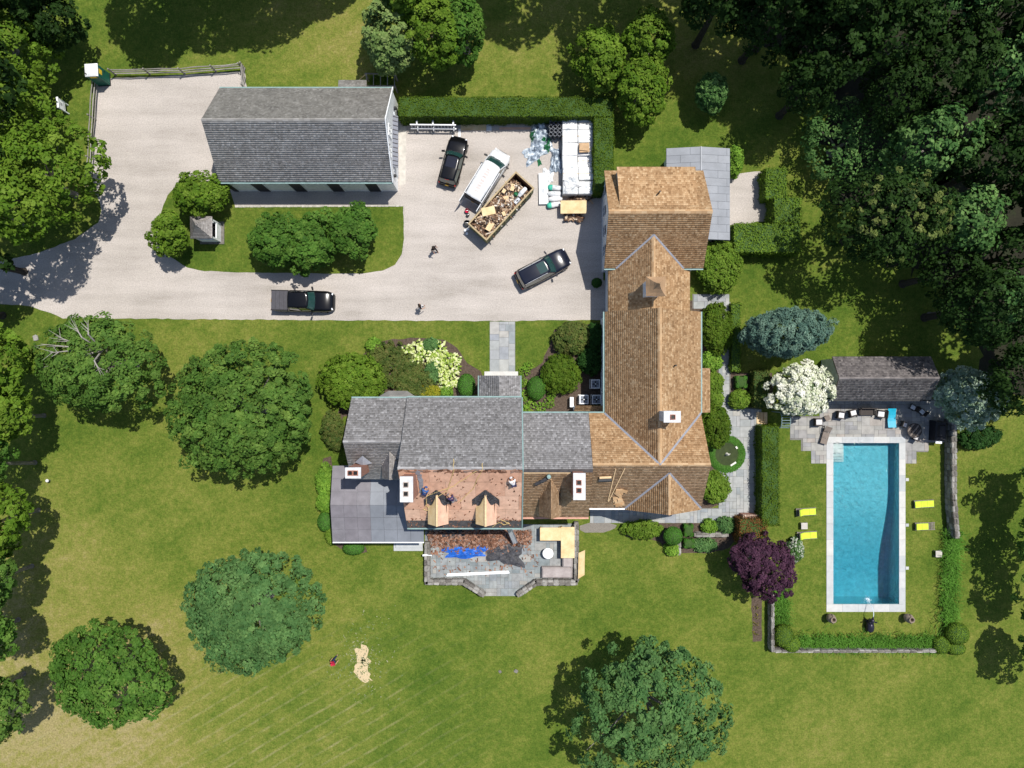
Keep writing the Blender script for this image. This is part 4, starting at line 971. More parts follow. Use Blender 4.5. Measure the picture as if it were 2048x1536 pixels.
def topiary(label, px, py, rx, ry, h, m='topiary', name='topiary', group=None, zoff=0.0, box=False, leaf=.055, dens=220, core='hedgecore'):
    """clipped shape: a dark twiggy core and a tight skin of small leaves"""
    zc = zoff+h*.5; k = (1-zc/H)/S; x, y, _ = W(px, py, zc); rx, ry, rz = rx*k, ry*k, h/2
    root = thing(name, label, 'topiary', (x, y, 0), 0, group)
    e = .28 if box else 1.0
    def surf(D):
        q = np.sign(D)*np.abs(D)**e
        if box: q = q/np.max(np.abs(q), axis=1, keepdims=True)*.5+unit(D)*0+q/np.linalg.norm(q, axis=1, keepdims=True)*.5
        return q*np.array([rx, ry, rz])
    n1, n2 = 18, 10; mb = MB(); rings = []
    for j in range(n2):
        t = PI*(j+.15)/(n2-.7); ring = np.array([[math.sin(t)*math.cos(2*PI*i/n1), math.sin(t)*math.sin(2*PI*i/n1), math.cos(t)] for i in range(n1)])
        rings.append([tuple(p) for p in surf(ring)*(.88 if box else .95)+np.array([0,0,zc])])
    mb.loft(list(reversed(rings))); obj('core', mb, M[core], root, smooth=True)
    area = 4*PI*((rx*ry)**.8+(rx*rz)**.8+(ry*rz)**.8)**1.0/3
    n = int(max(900 if box else 300, min(9000, dens*area))); D = dirs(n, -.9); P = surf(D)*rng.uniform(.97, 1.02, (n,1))+np.array([0,0,zc])
    N = unit(unit(D/np.array([rx,ry,rz]))+rng.normal(0, .3, (n,3)))
    V = leaf_quads(P, N, leaf); V[:,2] = np.maximum(V[:,2], .01)
    crown_part(root, V, np.clip(.5+rng.normal(0,.2,n), 0, 1), m, 'foliage')
    if zoff > .1: obj('stem', MB().cyl((0,0,0), (0,0,zoff+.2), .06, .05, 7), M['bark'], root)
    return root
def hedge(label, boxes, h, m='hedge', name='hedge', leaf=.062, dens=185, jit=.045, lean=0):
    """clipped hedge made of axis-aligned runs (px boxes measured at the hedge top)"""
    k = (1-h/H)/S
    B_ = [((a-1024)*k, (c-1024)*k, (768-d)*k, (768-b)*k) for a, b, c, d in boxes]
    x, y = (B_[0][0]+B_[0][1])/2, (B_[0][2]+B_[0][3])/2
    root = thing(name, label, 'hedge', (x, y, 0)); mb = MB(); PP = []; NN = []
    for q, (x0, x1, y0, y1) in enumerate(B_):
        i = .08+.003*q; mb.box(x0+i-x, x1-i-x, y0+i-y, y1-i-y, 0.01, h-i)
        for (n, w, hh, f) in (((0,0,1), x1-x0, y1-y0, lambda u, v: (x0+u*(x1-x0), y0+v*(y1-y0), np.full_like(u, h))),
                              ((0,-1,0), x1-x0, h, lambda u, v: (x0+u*(x1-x0), np.full_like(u, y0), v*h)), ((0,1,0), x1-x0, h, lambda u, v: (x0+u*(x1-x0), np.full_like(u, y1), v*h)),
                              ((-1,0,0), y1-y0, h, lambda u, v: (np.full_like(u, x0), y0+u*(y1-y0), v*h)), ((1,0,0), y1-y0, h, lambda u, v: (np.full_like(u, x1), y0+u*(y1-y0), v*h))):
            m_ = int(w*hh*dens); u, v = rng.random(m_), rng.random(m_)
            p = np.stack(f(u, v), 1); inside = np.zeros(m_, bool)
            for r, (X0, X1, Y0, Y1) in enumerate(B_):
                if r != q: inside |= (p[:,0] > X0+.1) & (p[:,0] < X1-.1) & (p[:,1] > Y0+.1) & (p[:,1] < Y1-.1) & (p[:,2] < h-.05)
            p = p[~inside]; wob = .05*np.sin(p[:,0]*2.1+p[:,1]*1.7)+.04*np.sin(p[:,0]*5.3-p[:,1]*4.1)
            p = p+(np.array(n)*(wob[:,None]+rng.normal(0, jit, (len(p),1)))); PP.append(p); NN.append(unit(np.array(n)+rng.normal(0,.4,(len(p),3))+np.array([0,0,.2])))
    obj('core', mb, M['hedgecore'], root)
    P = np.concatenate(PP)-np.array([x, y, 0]); P[:,2] = np.maximum(P[:,2], .03)
    crown_part(root, leaf_quads(P, np.concatenate(NN), leaf), np.clip(.5+rng.normal(0,.2,len(P)), 0, 1), m, 'foliage')
    return root
def rosette(label, px, py, r, h, m='hosta', name='hosta', group=None, n=46, L=.34):
    """leafy perennial: arching pointed leaves round a centre; each plant its own thing"""
    x, y, _ = W(px, py, h*.5); root = thing(name, label, 'plant', (x, y, 0), 0, group); r = r/S
    V = []; F = []; vals = []
    for i in range(n):
        a = R.uniform(0, 6.28); t = math.sqrt((i+.5)/n); c = Vector((r*t*math.cos(a)*.85, r*t*math.sin(a)*.85, h*(1-.55*t*t)))
        d = Vector((math.cos(a), math.sin(a), -.25-.5*t)).normalized(); s = Vector((-math.sin(a), math.cos(a), 0)); l = L*R.uniform(.7,1.25); w = l*.30; k = len(V)
        V += [c-d*l*.4, c+s*w, c+d*l*.6+Vector((0,0,-.05)), c-s*w, c+Vector((0,0,.05))]; F += [(k,k+3,k+4),(k,k+4,k+1),(k+1,k+4,k+2),(k+3,k+2,k+4)]; v = R.random(); vals += [min(1,v+.0), v, min(1,v+.15), v]
    mb = MB(); mb.v = [tuple(p) for p in V]; mb.f = F; mb.c = vals; obj('leaves', mb, M[m], root)
    obj('crown_base', MB().cyl((0,0,0), (0,0,h*.5), r*.35, r*.1, 7), M['mulch'], root)
    return root
def lily(label, px, py, r, h=.55, group=None, m='lily', n=210):
    x, y, _ = W(px, py, h*.5); root = thing('daylily', label, 'plant', (x, y, 0), 0, group); r = r/S; V = []; F = []; c = []
    for i in range(n):
        a = R.uniform(0, 6.28); o = Vector((R.gauss(0,.32)*r, R.gauss(0,.32)*r, 0)); d = Vector((math.cos(a), math.sin(a), 0)); s = Vector((-d.y, d.x, 0))*.028; L = r*R.uniform(.3,.72); hh = h*R.uniform(.6,1.15); k = len(V)
        for t in (0,.35,.7,1): p = o+d*(L*t)+Vector((0,0,hh*(1-(1-t*1.25)**2)+.02)); w = 1-.8*t; V += [p-s*w, p+s*w]
        F += [(k,k+1,k+3,k+2),(k+2,k+3,k+5,k+4),(k+4,k+5,k+7,k+6)]; c += [R.random()]*3
    mb = MB(); mb.v = [tuple(p) for p in V]; mb.f = F; mb.c = c; obj('leaves', mb, M[m], root)
    obj('crown_base', MB().cyl((0,0,-.02), (0,0,.1), r*.4, r*.2, 7), M['mulch'], root); return root

# lawn trees
t1 = tree('lawn tree with bare grey dead branches below the drive', 198, 726, 122, 102, 6.0, 3.6, 'maple', rc=.62, leaf=.14, per=85, lump=.16, gap=.10, zmin=-.3, trunk=.33)
t2 = tree('largest rounded dark green lawn tree left of the grey-roofed house end', 487, 822, 142, 134, 6.0, 3.8, 'maple', rc=.55, leaf=.14, per=70, dens=2.0, lump=.12, gap=.05, zmin=-.3, trunk=.36)
t3 = tree('dull blue-green spreading lawn tree near the sawdust patch', 497, 1226, 134, 122, 5.6, 3.2, 'bluegreen', rc=.55, leaf=.13, per=70, dens=2.1, lump=.16, gap=.05, zmin=-.3, trunk=.33)
t4 = tree('broad oval lawn tree in the lower left, its long axis tilted', 214, 1352, 142, 98, 6.0, 3.5, 'island', rot=-.35, rc=.6, leaf=.145, per=80, lump=.22, gap=.14, zmin=-.3, trunk=.32)
t5 = tree('big open-crowned lawn tree at the bottom edge with shadow to its left', 1300, 1412, 148, 140, 6.8, 4.2, 'bluegreen', rc=.6, leaf=.15, per=80, lump=.22, gap=.16, zmin=-.3, trunk=.36)
# dead limbs sticking out of the first tree
mb = MB(); c0 = Vector(W(205,700,7.2))
for px, py, z in ((82,688,8.4),(96,706,8.8),(92,740,7.6),(150,652,9.0),(176,640,9.2),(120,735,7.4),(112,672,8.8),(200,745,9.4)):
    e = Vector(W(px, py, z)); m_ = c0.lerp(e, .5)+Vector((0,0,1.0)); mb.cyl(c0, m_, .09, .06, 6).cyl(m_, e, .06, .015, 6)
    for q in range(5):
        s0 = m_.lerp(e, R.uniform(0,.8)); d = (e-m_).normalized(); mb.cyl(s0, s0+d*R.uniform(.5,1.1)+Vector((R.uniform(-.6,.6), R.uniform(-.6,.6), R.uniform(0,.4))), .028, .008, 5)
obj('dead_branch', mb, M['deadwood'], t1, True)
# island and well-house trees
for i, (px, py, rx, ry, zc, lab) in enumerate(((552,488,54,52,2.9,'leftmost of the three dark green trees on the grass island'), (628,488,52,58,2.8,'middle one of the three dark green trees on the grass island'), (705,463,50,50,3.0,'rightmost of the three dark green trees on the grass island'))):
    tree(lab, px, py, rx, ry, zc, 2.1, 'island', 'trees on the grass island', rc=.45, leaf=.14, per=62, lump=.3, gap=.14, trunk=.15, zmin=-.5)
tree('yellow-green tree behind the well house', 400, 390, 56, 36, 3.0, 1.9, 'yellowgreen', rc=.42, leaf=.125, per=62, lump=.28, trunk=.16)
tree('yellow-green tree left of the well house at the drive edge', 344, 466, 31, 43, 2.8, 1.9, 'yellowgreen', rc=.40, leaf=.125, per=62, lump=.28, trunk=.14)
# trees behind the barn and hedge
tree('pale olive pine-like tree behind the barn corner', 782, 82, 52, 62, 4.2, 3.2, 'pale', rc=.55, leaf=.15, per=80, lump=.25, gap=.1, trunk=.22)
tree('bright green tree right of the pale olive one behind the barn', 878, 68, 56, 68, 4.6, 3.6, 'yellowgreen', rc=.6, leaf=.16, per=70, lump=.3, gap=.14, trunk=.22)
tree('dark green tree behind the bright one at the top edge', 928, 58, 38, 56, 4.2, 3.2, 'island', rc=.6, leaf=.16, per=60, lump=.25)
tree('green tree at the top edge above the pale olive tree', 800, -12, 60, 40, 6.5, 4, 'yellowgreen', rc=.6, leaf=.16, per=60, lump=.25)
tree('upright green tree nearest the hedge corner, left of its neighbours', 1200, 118, 46, 66, 3.4, 2.6, 'yellowgreen', 'trees behind the hedge', rc=.5, leaf=.14, per=68, lump=.34, gap=.16, trunk=.16)
tree('green tree farthest back of the three beyond the hedge', 1298, 78, 48, 52, 3.6, 2.5, 'yellowgreen', 'trees behind the hedge', rc=.5, leaf=.14, per=68, lump=.34, gap=.16, trunk=.16)
tree('green tree beyond the hedge corner, right of and below its neighbours', 1283, 178, 50, 64, 3.4, 2.5, 'yellowgreen', 'trees behind the hedge', rc=.5, leaf=.14, per=68, lump=.34, gap=.16, trunk=.16)
tree('small sapling standing in deep shade beyond the hedge', 1424, 187, 30, 34, 2.6, 1.9, 'forestlit', rc=.4, leaf=.14, per=55, lump=.3, trunk=.08)
# left border
for px, py, rx, ry, zc, rz, m, lab in (
    (24,90,76,92,4.5,3.6,'yellowgreen','tall bright green tree filling the upper left corner'),
    (0,235,84,86,4.8,3.8,'yellowgreen','tall bright green tree left of the white notice board'),
    (98,348,90,88,7.5,4.5,'yellowgreen','bright green tree overhanging the rail fence'),
    (25,420,70,62,11,4,'yellowgreen','bright green tree above the drive at the left edge'),
    (92,42,58,50,5,4,'forest','dark tree behind the portable toilet'),
    (30,-40,80,60,8,5,'forest','dark tree at the top edge above the bright left trees'),
    (270,-80,70,50,9,5,'forest','dark tree at the top edge above the portable toilet')):
    tree(lab, px, py, rx, ry, zc, rz, m, 'trees in the upper left corner', rc=.7, leaf=.17, per=62, lump=.3, gap=.14, trunk=.26, base=((45,447) if py > 400 else (150,390) if py > 300 else (px+8, py+14)))
LB = [(62,741),(88,831),(70,925),(77,1020),(64,1132),(37,1239),(48,1347)]
for i, (px, py, rx, ry, zc, rz, m, lab) in enumerate((
    (5,735,48,72,8,4,'yellowgreen','bright leafy tree at the left edge just below the drive'),
    (-5,835,50,50,8,4,'yellowgreen','leafy tree at the left edge level with the largest lawn tree'),
    (-50,905,50,60,9,4,'island','dark leafy tree at the left edge below the grey light'),
    (-8,1045,55,62,8,4,'yellowgreen','bright leafy tree halfway down the left edge'),
    (-40,1160,58,62,9,4,'maple','dark leafy tree on the left edge above its forked trunk'),
    (-48,1275,58,55,9,4,'island','leafy tree on the left edge beside the oval lawn tree'),
    (-15,1425,58,78,8,4,'maple','leafy tree in the lower left corner'))):
    tree(lab, px, py, rx, ry, zc, rz, m, 'trees along the left border', rc=.6, leaf=.16, per=62, lump=.3, gap=.14, trunk=.17, base=LB[i])
# right border, mostly out of frame
for px, py, rx, ry, zc, rz, lab in ((2112,985,48,58,5,3,'tree on the right edge beside the stone wall'), (2102,1090,46,50,5,3,'tree on the right edge level with the white side table'), (2104,1195,46,56,5,3,'tree on the right edge level with the daylily border'), (2106,1320,42,50,5,3,'lowest tree on the right edge')):
    tree(lab, px, py, rx, ry, zc, rz, 'maple', 'trees along the right border', rc=.5, leaf=.15, per=54, dens=1.5, lump=.5, gap=.22, trunk=.13, base=(px-14,py-6))
# dark wood in the upper right
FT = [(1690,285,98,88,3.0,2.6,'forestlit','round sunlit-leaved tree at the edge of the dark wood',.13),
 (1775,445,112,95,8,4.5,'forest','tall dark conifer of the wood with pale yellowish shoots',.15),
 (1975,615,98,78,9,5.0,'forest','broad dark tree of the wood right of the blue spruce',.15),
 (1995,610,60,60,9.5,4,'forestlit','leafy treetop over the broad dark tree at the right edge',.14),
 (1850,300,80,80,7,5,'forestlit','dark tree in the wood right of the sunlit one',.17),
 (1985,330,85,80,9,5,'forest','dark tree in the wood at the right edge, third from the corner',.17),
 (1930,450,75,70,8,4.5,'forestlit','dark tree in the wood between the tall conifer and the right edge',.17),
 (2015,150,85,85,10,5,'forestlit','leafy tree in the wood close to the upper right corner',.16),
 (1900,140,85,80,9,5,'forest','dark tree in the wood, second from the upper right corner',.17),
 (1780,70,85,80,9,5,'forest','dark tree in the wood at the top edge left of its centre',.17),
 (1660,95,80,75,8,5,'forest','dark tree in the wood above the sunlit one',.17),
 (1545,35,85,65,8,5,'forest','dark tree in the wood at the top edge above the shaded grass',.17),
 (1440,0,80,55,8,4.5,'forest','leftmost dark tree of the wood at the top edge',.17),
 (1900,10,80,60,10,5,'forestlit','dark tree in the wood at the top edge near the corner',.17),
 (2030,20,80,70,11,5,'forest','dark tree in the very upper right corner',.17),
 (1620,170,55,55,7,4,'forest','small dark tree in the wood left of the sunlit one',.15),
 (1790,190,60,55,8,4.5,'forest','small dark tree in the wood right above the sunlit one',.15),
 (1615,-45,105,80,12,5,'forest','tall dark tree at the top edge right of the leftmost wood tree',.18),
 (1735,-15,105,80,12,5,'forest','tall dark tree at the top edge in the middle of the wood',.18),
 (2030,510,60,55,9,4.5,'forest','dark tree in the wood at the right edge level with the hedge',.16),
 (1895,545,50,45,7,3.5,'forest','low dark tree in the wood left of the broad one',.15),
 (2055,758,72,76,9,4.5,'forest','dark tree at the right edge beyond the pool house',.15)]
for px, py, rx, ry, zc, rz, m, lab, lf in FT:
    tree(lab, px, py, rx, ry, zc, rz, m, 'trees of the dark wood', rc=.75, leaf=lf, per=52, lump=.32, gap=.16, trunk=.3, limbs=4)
# trees outside the frame whose shade falls into the picture
for px, py, r, zc in ((250,-210,100,11),(390,-235,110,12),(520,-230,105,12),(640,-300,100,12),(1000,-255,105,12),(1160,-280,110,13),(1330,-215,110,12),(1480,-190,110,12),(1640,-150,110,13),(1800,-130,110,13),(1960,-120,110,13),(2150,90,110,13),(2165,260,110,13),(2160,420,110,12),(2160,590,100,11),(2150,720,80,9),(-130,130,110,12),(-140,330,110,12),(-120,505,70,10),(-150,610,60,9)):
    tree('tall tree beyond the picture edge throwing shade into the garden', px, py, r, r*.9, zc, 6, 'forest', 'trees beyond the picture edge', rc=1.0, leaf=.26, per=44, dens=2.1, lump=.3, gap=.06, limbs=3)
# pale shoots on the tall conifer
cpts = []
V, val, C = crown_mesh(4.4, 3.9, 3.2, .30, .11, 34, .34, .25, 9, .35, .25)
o = put('crown', npquads('crown', V+np.array([0,0,9.2]), val), M['shoot'], [q for q in bpy.data.objects if q.get('label', '').startswith('tall dark conifer')][0])
# ornamental trees
tree('blue spruce with silvery needles beyond the garden path', 1570, 666, 82, 52, 4.0, 3.0, 'spruce', rc=.42, leaf=.13, per=75, dens=2.2, lump=.18, gap=.05, trunk=.2, name='spruce', asp=.35)
tree('white flowering dogwood left of the pool house', 1602, 778, 56, 54, 3.4, 2.0, 'dogwood', rc=.40, leaf=.11, per=62, dens=2.0, lump=.3, gap=.1, trunk=.12, name='dogwood', zmin=-.2)
tree('greenish-white dogwood in shade right of the pool house', 1932, 790, 66, 62, 3.6, 2.1, 'dogwood_green', rc=.42, leaf=.12, per=58, dens=1.9, lump=.34, gap=.14, trunk=.14, name='dogwood', zmin=-.3)
tree('purple-leaved Japanese maple between terrace lawn and pool', 1521, 1128, 74, 58, 3.3, 1.9, 'purple', rc=.40, leaf=.11, per=66, dens=2.1, lump=.42, gap=.14, trunk=.15, name='maple_tree', rot=-.45)
# hedges
hedge('long clipped L-shaped hedge enclosing the parking court', [(797,193,1228,233),(1188,233.1,1228,383)], 2.2, 'hedge')
hedge('light green clipped L-shaped hedge beside the small gravel yard', [(1468,447,1602,505),(1548,394,1602,447.1)], 2.2, 'hedge_light', jit=.08, leaf=.075, dens=150)
hedge('short clipped hedge at the far corner of the gravel yard', [(1531,336,1574,398)], 1.8, 'hedge_light', jit=.08, leaf=.075)
hedge('low narrow hedge strip between garden path and spruce', [(1463,606,1482,742)], .9, 'hedge_light', leaf=.06, dens=160)
hedge('tall dark hedge left of the white dogwood', [(1508,742,1540,815)], 1.5, 'juniper', jit=.08)
hedge('long clipped hedge between garden path and pool lawn', [(1524,852,1559,1052)], 2.0, 'hedge', jit=.07)
hedge('copper-brown hedge end behind the purple maple', [(1479,1038,1534,1088)], 1.9, 'copper', jit=.08)
# shrubs around the house
SH = [('big rounded yellow-green rhododendron at the north-west house corner',707,764,62,56,3.2,'yellowgreen',{}),
 ('spreading brown-green juniper in the bed left of the porch',785,733,64,42,1.0,'juniper',dict(rot=-.5)),
 ('dark low juniper beside the variegated hostas',828,765,36,32,1.0,'juniper',{}),
 ('golden-orange low shrub against the grey-roofed wall',860,784,20,11,.9,'gold',{}),
 ('small green bush right of the golden shrub',893,785,10,9,.7,'lime',{}),
 ('bluish green perennial between the hostas and juniper',866,744,13,20,.7,'bluegreen',{}),
 ('small green bush above the two hosta clumps',862,690,14,10,.6,'bluegreen',{}),
 ('lime bush at the top left of the juniper bed',748,690,12,12,.6,'lime',{}),
 ('dark green shrub between porch and cedar wing',1122,748,36,36,1.8,'hedge',{}),
 ('brown-green clipped juniper by the drive end',1146,674,38,30,1.6,'juniper',{}),
 ('shaded dark shrub against the cedar wing wall, nearest the drive',1190,672,16,24,1.4,'shade',{}),
 ('shaded dark shrub against the cedar wing wall above the condensers',1182,722,22,26,1.2,'shade',{}),
 ('brown-green shrub along the west house wall',668,862,20,38,1.4,'juniper',dict(rot=.2)),
 ('bright lime shrub beside the upper end of the zinc roof',650,962,15,30,1.3,'lime',{}),
 ('bright lime shrub beside the middle of the zinc roof',652,1004,14,20,1.2,'lime',{}),
 ('small green shrub at the lower corner of the zinc roof',663,1070,9,16,.8,'hedge_light',{}),
 ('big green shrub in the corner behind the cedar north block',1434,532,44,50,2.6,'hedge_light',{}),
 ('lime-leaved vine bush beside the zinc-roofed outbuilding',1468,322,12,28,1.8,'lime',{}),
 ('tall green shrub along the east wall, nearest the path end',1432,658,30,50,2.2,'hedge',{}),
 ('low lime shrub below the tall east wall shrub',1424,722,16,18,1.0,'lime',{}),
 ('yellowish green shrub beside the east bay',1428,765,16,18,1.2,'hedge_light',{}),
 ('green shrub along the east wall below the bay',1428,795,15,20,1.1,'hedge_light',{}),
 ('green shrub just above the round pond',1432,852,26,42,2.0,'hedge',{}),
 ('leafy green shrub just below the round pond',1432,974,24,30,1.6,'hedge_light',{}),
 ('rounded light green shrub by the garden gate',1479,799,19,17,1.1,'hedge_light',{}),
 ('long leafy flowering shrub row below the south gable',1285,1059,38,15,.9,'hedge_light',{}),
 ('low round shrub in the flower bed by the path bend',1418,1053,12,10,.8,'lime',{}),
 ('bluish green perennial in the flower bed by the path bend',1452,1050,18,12,.8,'bluegreen',{}),
 ('bluish perennial at the bed edge beside the purple maple',1408,1090,24,10,.5,'bluegreen',{}),
 ('white-flowering bush right of the purple maple',1590,1100,14,22,.9,'flower',{}),
 ('green bush below the half-round topiary at the bed',1345,1097,12,12,.6,'lime',{}),
 ('dark sprawling bush behind the stone wall end',1962,876,40,18,1.3,'shade',dict(lump=.6,gap=.2,rot=.2)),
 ('green bush inside the timber pen',762,163,20,10,1.0,'hedge',{})]
for lab, px, py, rx, ry, h, m, kw in SH: shrub(lab, px, py, rx, ry, h, m, **kw)
TP = [('oval clipped topiary left of the entrance porch',933,771,18,24,1.5,0,False),('oval clipped topiary right of the entrance porch',1073,776,19,24,1.5,0,False),
 ('round clipped topiary at the zinc roof side',651,1043,16,20,1.2,0,False),('half-round clipped topiary below the zinc roof',707,1097,22,13,.9,0,False),
 ('tall ball topiary on a stem in the south bed',1346,1072,19,19,1.3,.8,False),('small square clipped bush beside the ball topiary',1376,1060,11,14,.9,0,True),
 ('small lime square bush below the other square one',1377,1086,12,11,.8,0,True),('square clipped bush by the garden gate path',1481,764,13,14,1.0,0,True),
 ('upper of two clipped balls at the lower left pool corner',1567,1271,20,23,1.5,0,False),('lower of two clipped balls at the lower left pool corner',1582,1288,18,17,1.3,0,False),
 ('large clipped ball at the lower right pool corner',1914,1267,23,22,1.6,0,False),('smaller clipped ball left of the large one by the pool corner',1882,1290,17,18,1.2,0,False),('low clipped ball below the large one by the pool corner',1913,1297,18,13,.9,0,False)]
for lab, px, py, rx, ry, h, zo, bx in TP: topiary(lab, px, py, rx, ry, h, 'topiary' if py < 1200 else 'hedge_light', zoff=zo, box=bx)
PL = ['leftmost','top left one','inner left one','lower left one','top right one','second from top right','inner upper one','outer right one','inner middle one','lower right one','lowest','central one','outermost right one']
HO = [(815,706,14),(835,697,15),(850,712,15),(828,722,13),(880,700,16),(893,718,17),(876,730,15),(903,738,17),(884,752,16),(905,760,14),(893,772,13),(868,712,12),(908,720,12)]
for i, (px, py, r) in enumerate(HO): rosette('cream and lime variegated hosta left of the porch, %s' % PL[i], px, py, r*1.35, .8, 'hosta', group='variegated hostas left of the porch', n=64, L=.36)
for i, (px, py, r) in enumerate(((1122,700,10),(1133,708,10),(1128,718,9))): rosette('cream variegated hosta among the shrubs right of the porch, %s' % ['top one','middle one','lowest one'][i], px, py, r*1.1, .5, 'hosta', group='variegated hostas right of the porch')
for i, (px, py, r) in enumerate(((1048,744,12),(1056,733,10),(1046,765,10),(1047,790,11),(1060,808,12),(1080,815,12),(1098,806,12),(1103,790,10),(1052,818,10))): rosette('lime-leaved groundcover plant around the right topiary, %s' % ['at its upper left','at the top','left of it','left and lower','lower left','below it','lower right','right of it','lowest left'][i], px, py, r*1.15, .45, 'lime', group='lime plants around the right topiary', n=60, L=.22)
ORD = ['first','second','third','fourth','fifth','sixth','seventh','eighth','ninth','tenth','eleventh','twelfth']
for px, py in ((1610,1285),(1634,1287),(1658,1286),(1682,1287),(1706,1286),(1730,1287),(1754,1286),(1778,1287),(1802,1286),(1826,1287),(1850,1287),(1870,1288)):
    lily('tufted green daylily in the south pool wall row, %s from the left' % ORD[int((px-1605)/24)], px, py, 25, .6, 'daylilies along the south pool wall')
for py in (1185,1208,1230,1248): lily('tufted green daylily beside the left pool wall, %s from the top' % ORD[(py-1180)//22], 1564, py, 22, .6, 'daylilies beside the left pool wall')
for i, py in enumerate((1070,1090,1110,1130,1152,1174,1196,1218,1240)): lily('tufted green daylily in the strip below the right stone wall, %s from the top' % ORD[i], 1905+(i % 2)*3-(i*1.2), py, 27, .65, 'daylilies in the right pool border', n=190)
for i, py in enumerate((1214,1232,1248,1266)): rosette('small seedling plant in the narrow bare bed, %s from the top' % ORD[i], 1512, py, 7, .2, 'gold', 'seedling', 'seedlings in the bare bed', n=12, L=.14)
# ------------------------------------------------------------------ pool
def V3(p): return Vector(p)
pc = W(1732, 1047); pool = thing('swimming_pool', 'rectangular swimming pool with pale stone coping and turquoise water', 'pool', (pc[0], pc[1], 0))
x0, x1, y0, y1 = W(1665.5,0)[0], W(1798.5,0)[0], W(0,1208)[1], W(0,886)[1]
nf = 24; mb = MB()
prof = []
for i in range(nf+1):
    t = i/nf; y = y1+(y0-y1)*t; u = min(1, max(0, (t-.30)/.55)); zf_ = -1.25-1.2*(u*u*(3-2*u)); prof.append((y, zf_))
yend = .85
ring = []
for (y, z) in prof:
    r = .5; ring.append([(x0,y,.0),(x0,y,z+.25),(x0+.25,y,z),(x1-.25,y,z),(x1,y,z+.25),(x1,y,.0)])
mb.loft(ring, cap=False, closed=False)
for y, z in (prof[0], prof[-1]): mb.add([(x0,y,0),(x0,y,z+.25),(x0+.25,y,z),(x1-.25,y,z),(x1,y,z+.25),(x1,y,0)], [(0,1,2,3,4,5)])
obj('basin', mb, M['plaster'], pool, True)
st = MB(); zz = prof[0][1]
for i, (w, d, z) in enumerate(((1.05,1.0,-.28),(1.25,1.35,-.55),(1.4,1.65,-.8),(1.5,1.9,-1.02))): st.box(x0-.0+.004*i, x0+w, y1-d, y1-.004*i, zz-.1-.01*i, z)
obj('pool_steps', st, M['coping'], pool, True)
obj('bench', MB().box(x0+.002, x0+.22, y0+.002, y0+1.35, -2.3, -.35), M['coping'], pool, True)
obj('water', MB().box(x0+.006, x1-.006, y0+.006, y1-.006, -2.6, -.10), M['water'], pool, True)
cme = flag_mesh(); cme.materials.append(M['coping'])
def cope(ax, ay, bx, by): put('coping_stone', cme, None, pool, ((ax+bx)/2-pc[0], (ay+by)/2-pc[1], .02), None, (abs(bx-ax)-.012, abs(by-ay)-.012, .07))
X0, X1, Y0, Y1 = W(1652.5,0)[0], W(1810.5,0)[0], W(0,1223.5)[1], W(0,873.5)[1]
for i in range(10):
    a = y0+(y1-y0)*i/10; b = y0+(y1-y0)*(i+1)/10; cope(X0, a, x0+.04, b); cope(x1-.04, a, X1, b)
for i in range(5):
    a = X0+(X1-X0)*i/5; b = X0+(X1-X0)*(i+1)/5; cope(a, Y0, b, y0+.0); cope(a, y1-.0, b, Y1)
for py in (959, 1050, 1136):
    p = W(1814, py); o = single('stone_block', MB().box(p[0]-.14,p[0]+.14,p[1]-.14,p[1]+.14,0,.06), M['coping'], 'small square skimmer lid right of the pool, %s' % {959:'top one',1050:'middle one',1136:'lowest one'}[py], 'skimmer lid', p, 'skimmer lids beside the pool')
# stone walls, stone by stone
def stone_meshes(n=6):
    out = []
    for k in range(n):
        bm = bmesh.new(); bmesh.ops.create_cube(bm, size=1.0); bmesh.ops.bevel(bm, geom=bm.edges[:], offset=.16, segments=1, affect='EDGES')
        for v in bm.verts: v.co += Vector((R.uniform(-.07,.07), R.uniform(-.07,.07), R.uniform(-.06,.06)))
        me = bpy.data.meshes.new('stone'); bm.to_mesh(me); bm.free(); me.materials.append(M['stone']); out.append(me)
    return out
SMS = stone_meshes()
def stone_wall(label, pts, h, th, z0=0.0, name='stone_wall', ln=.55, layers=2, top=False):
    P = [Vector((*W(px, py, h)[:2], 0)) for px, py in pts]; root = thing(name, label, 'wall', P[0]); L = root.location; core = MB()
    for i, (a, b) in enumerate(zip(P[:-1], P[1:])):
        d = b-a; ang = math.atan2(d.y, d.x); n = max(1, round(d.length/ln)); core.mbox(Matrix.Translation((a+b)/2+Vector((0,0,(h-.06)/2))-L) @ Matrix.Rotation(ang,4,'Z'), d.length+th*.6, th-.12-.004*i, h-.06)
        lh = h/layers
        for k in range(layers):
            for q in (-1, 1):
                off = R.uniform(0,.5)
                for j in range(n):
                    s = a+d*((j+.5)/n); w = th/2*R.uniform(.9,1.12); p = s+Vector((-math.sin(ang), math.cos(ang), 0))*(q*th/4)-L
                    put('stone', R.choice(SMS), None, root, (p.x, p.y, lh*(k+.5)+R.uniform(-.02,.02)), (R.uniform(-.05,.05), R.uniform(-.05,.05), ang+R.uniform(-.08,.08)), (d.length/n*R.uniform(.92,1.06), w, lh*R.uniform(.94,1.08)))
    obj('core', core, M['mortar'], root); return root
stone_wall('fieldstone parapet along the left and lower left terrace edge', [(854,1088),(854,1165),(927,1165),(966,1190)], .75, .55)
stone_wall('fieldstone parapet along the lower right terrace edge', [(1037,1190),(1072,1166),(1152,1166)], .75, .55)
stone_wall('fieldstone parapet along the right terrace edge', [(1153,1162),(1153,1048)], .75, .5)
stone_wall('long dry-stone wall on the right side of the pool lawn', [(1909,838),(1910,1000),(1916,1074)], 1.25, .5, layers=3)
stone_wall('stone retaining wall at the lower left of the pool garden', [(1546,1190),(1546,1303)], 1.05, .3, layers=2)
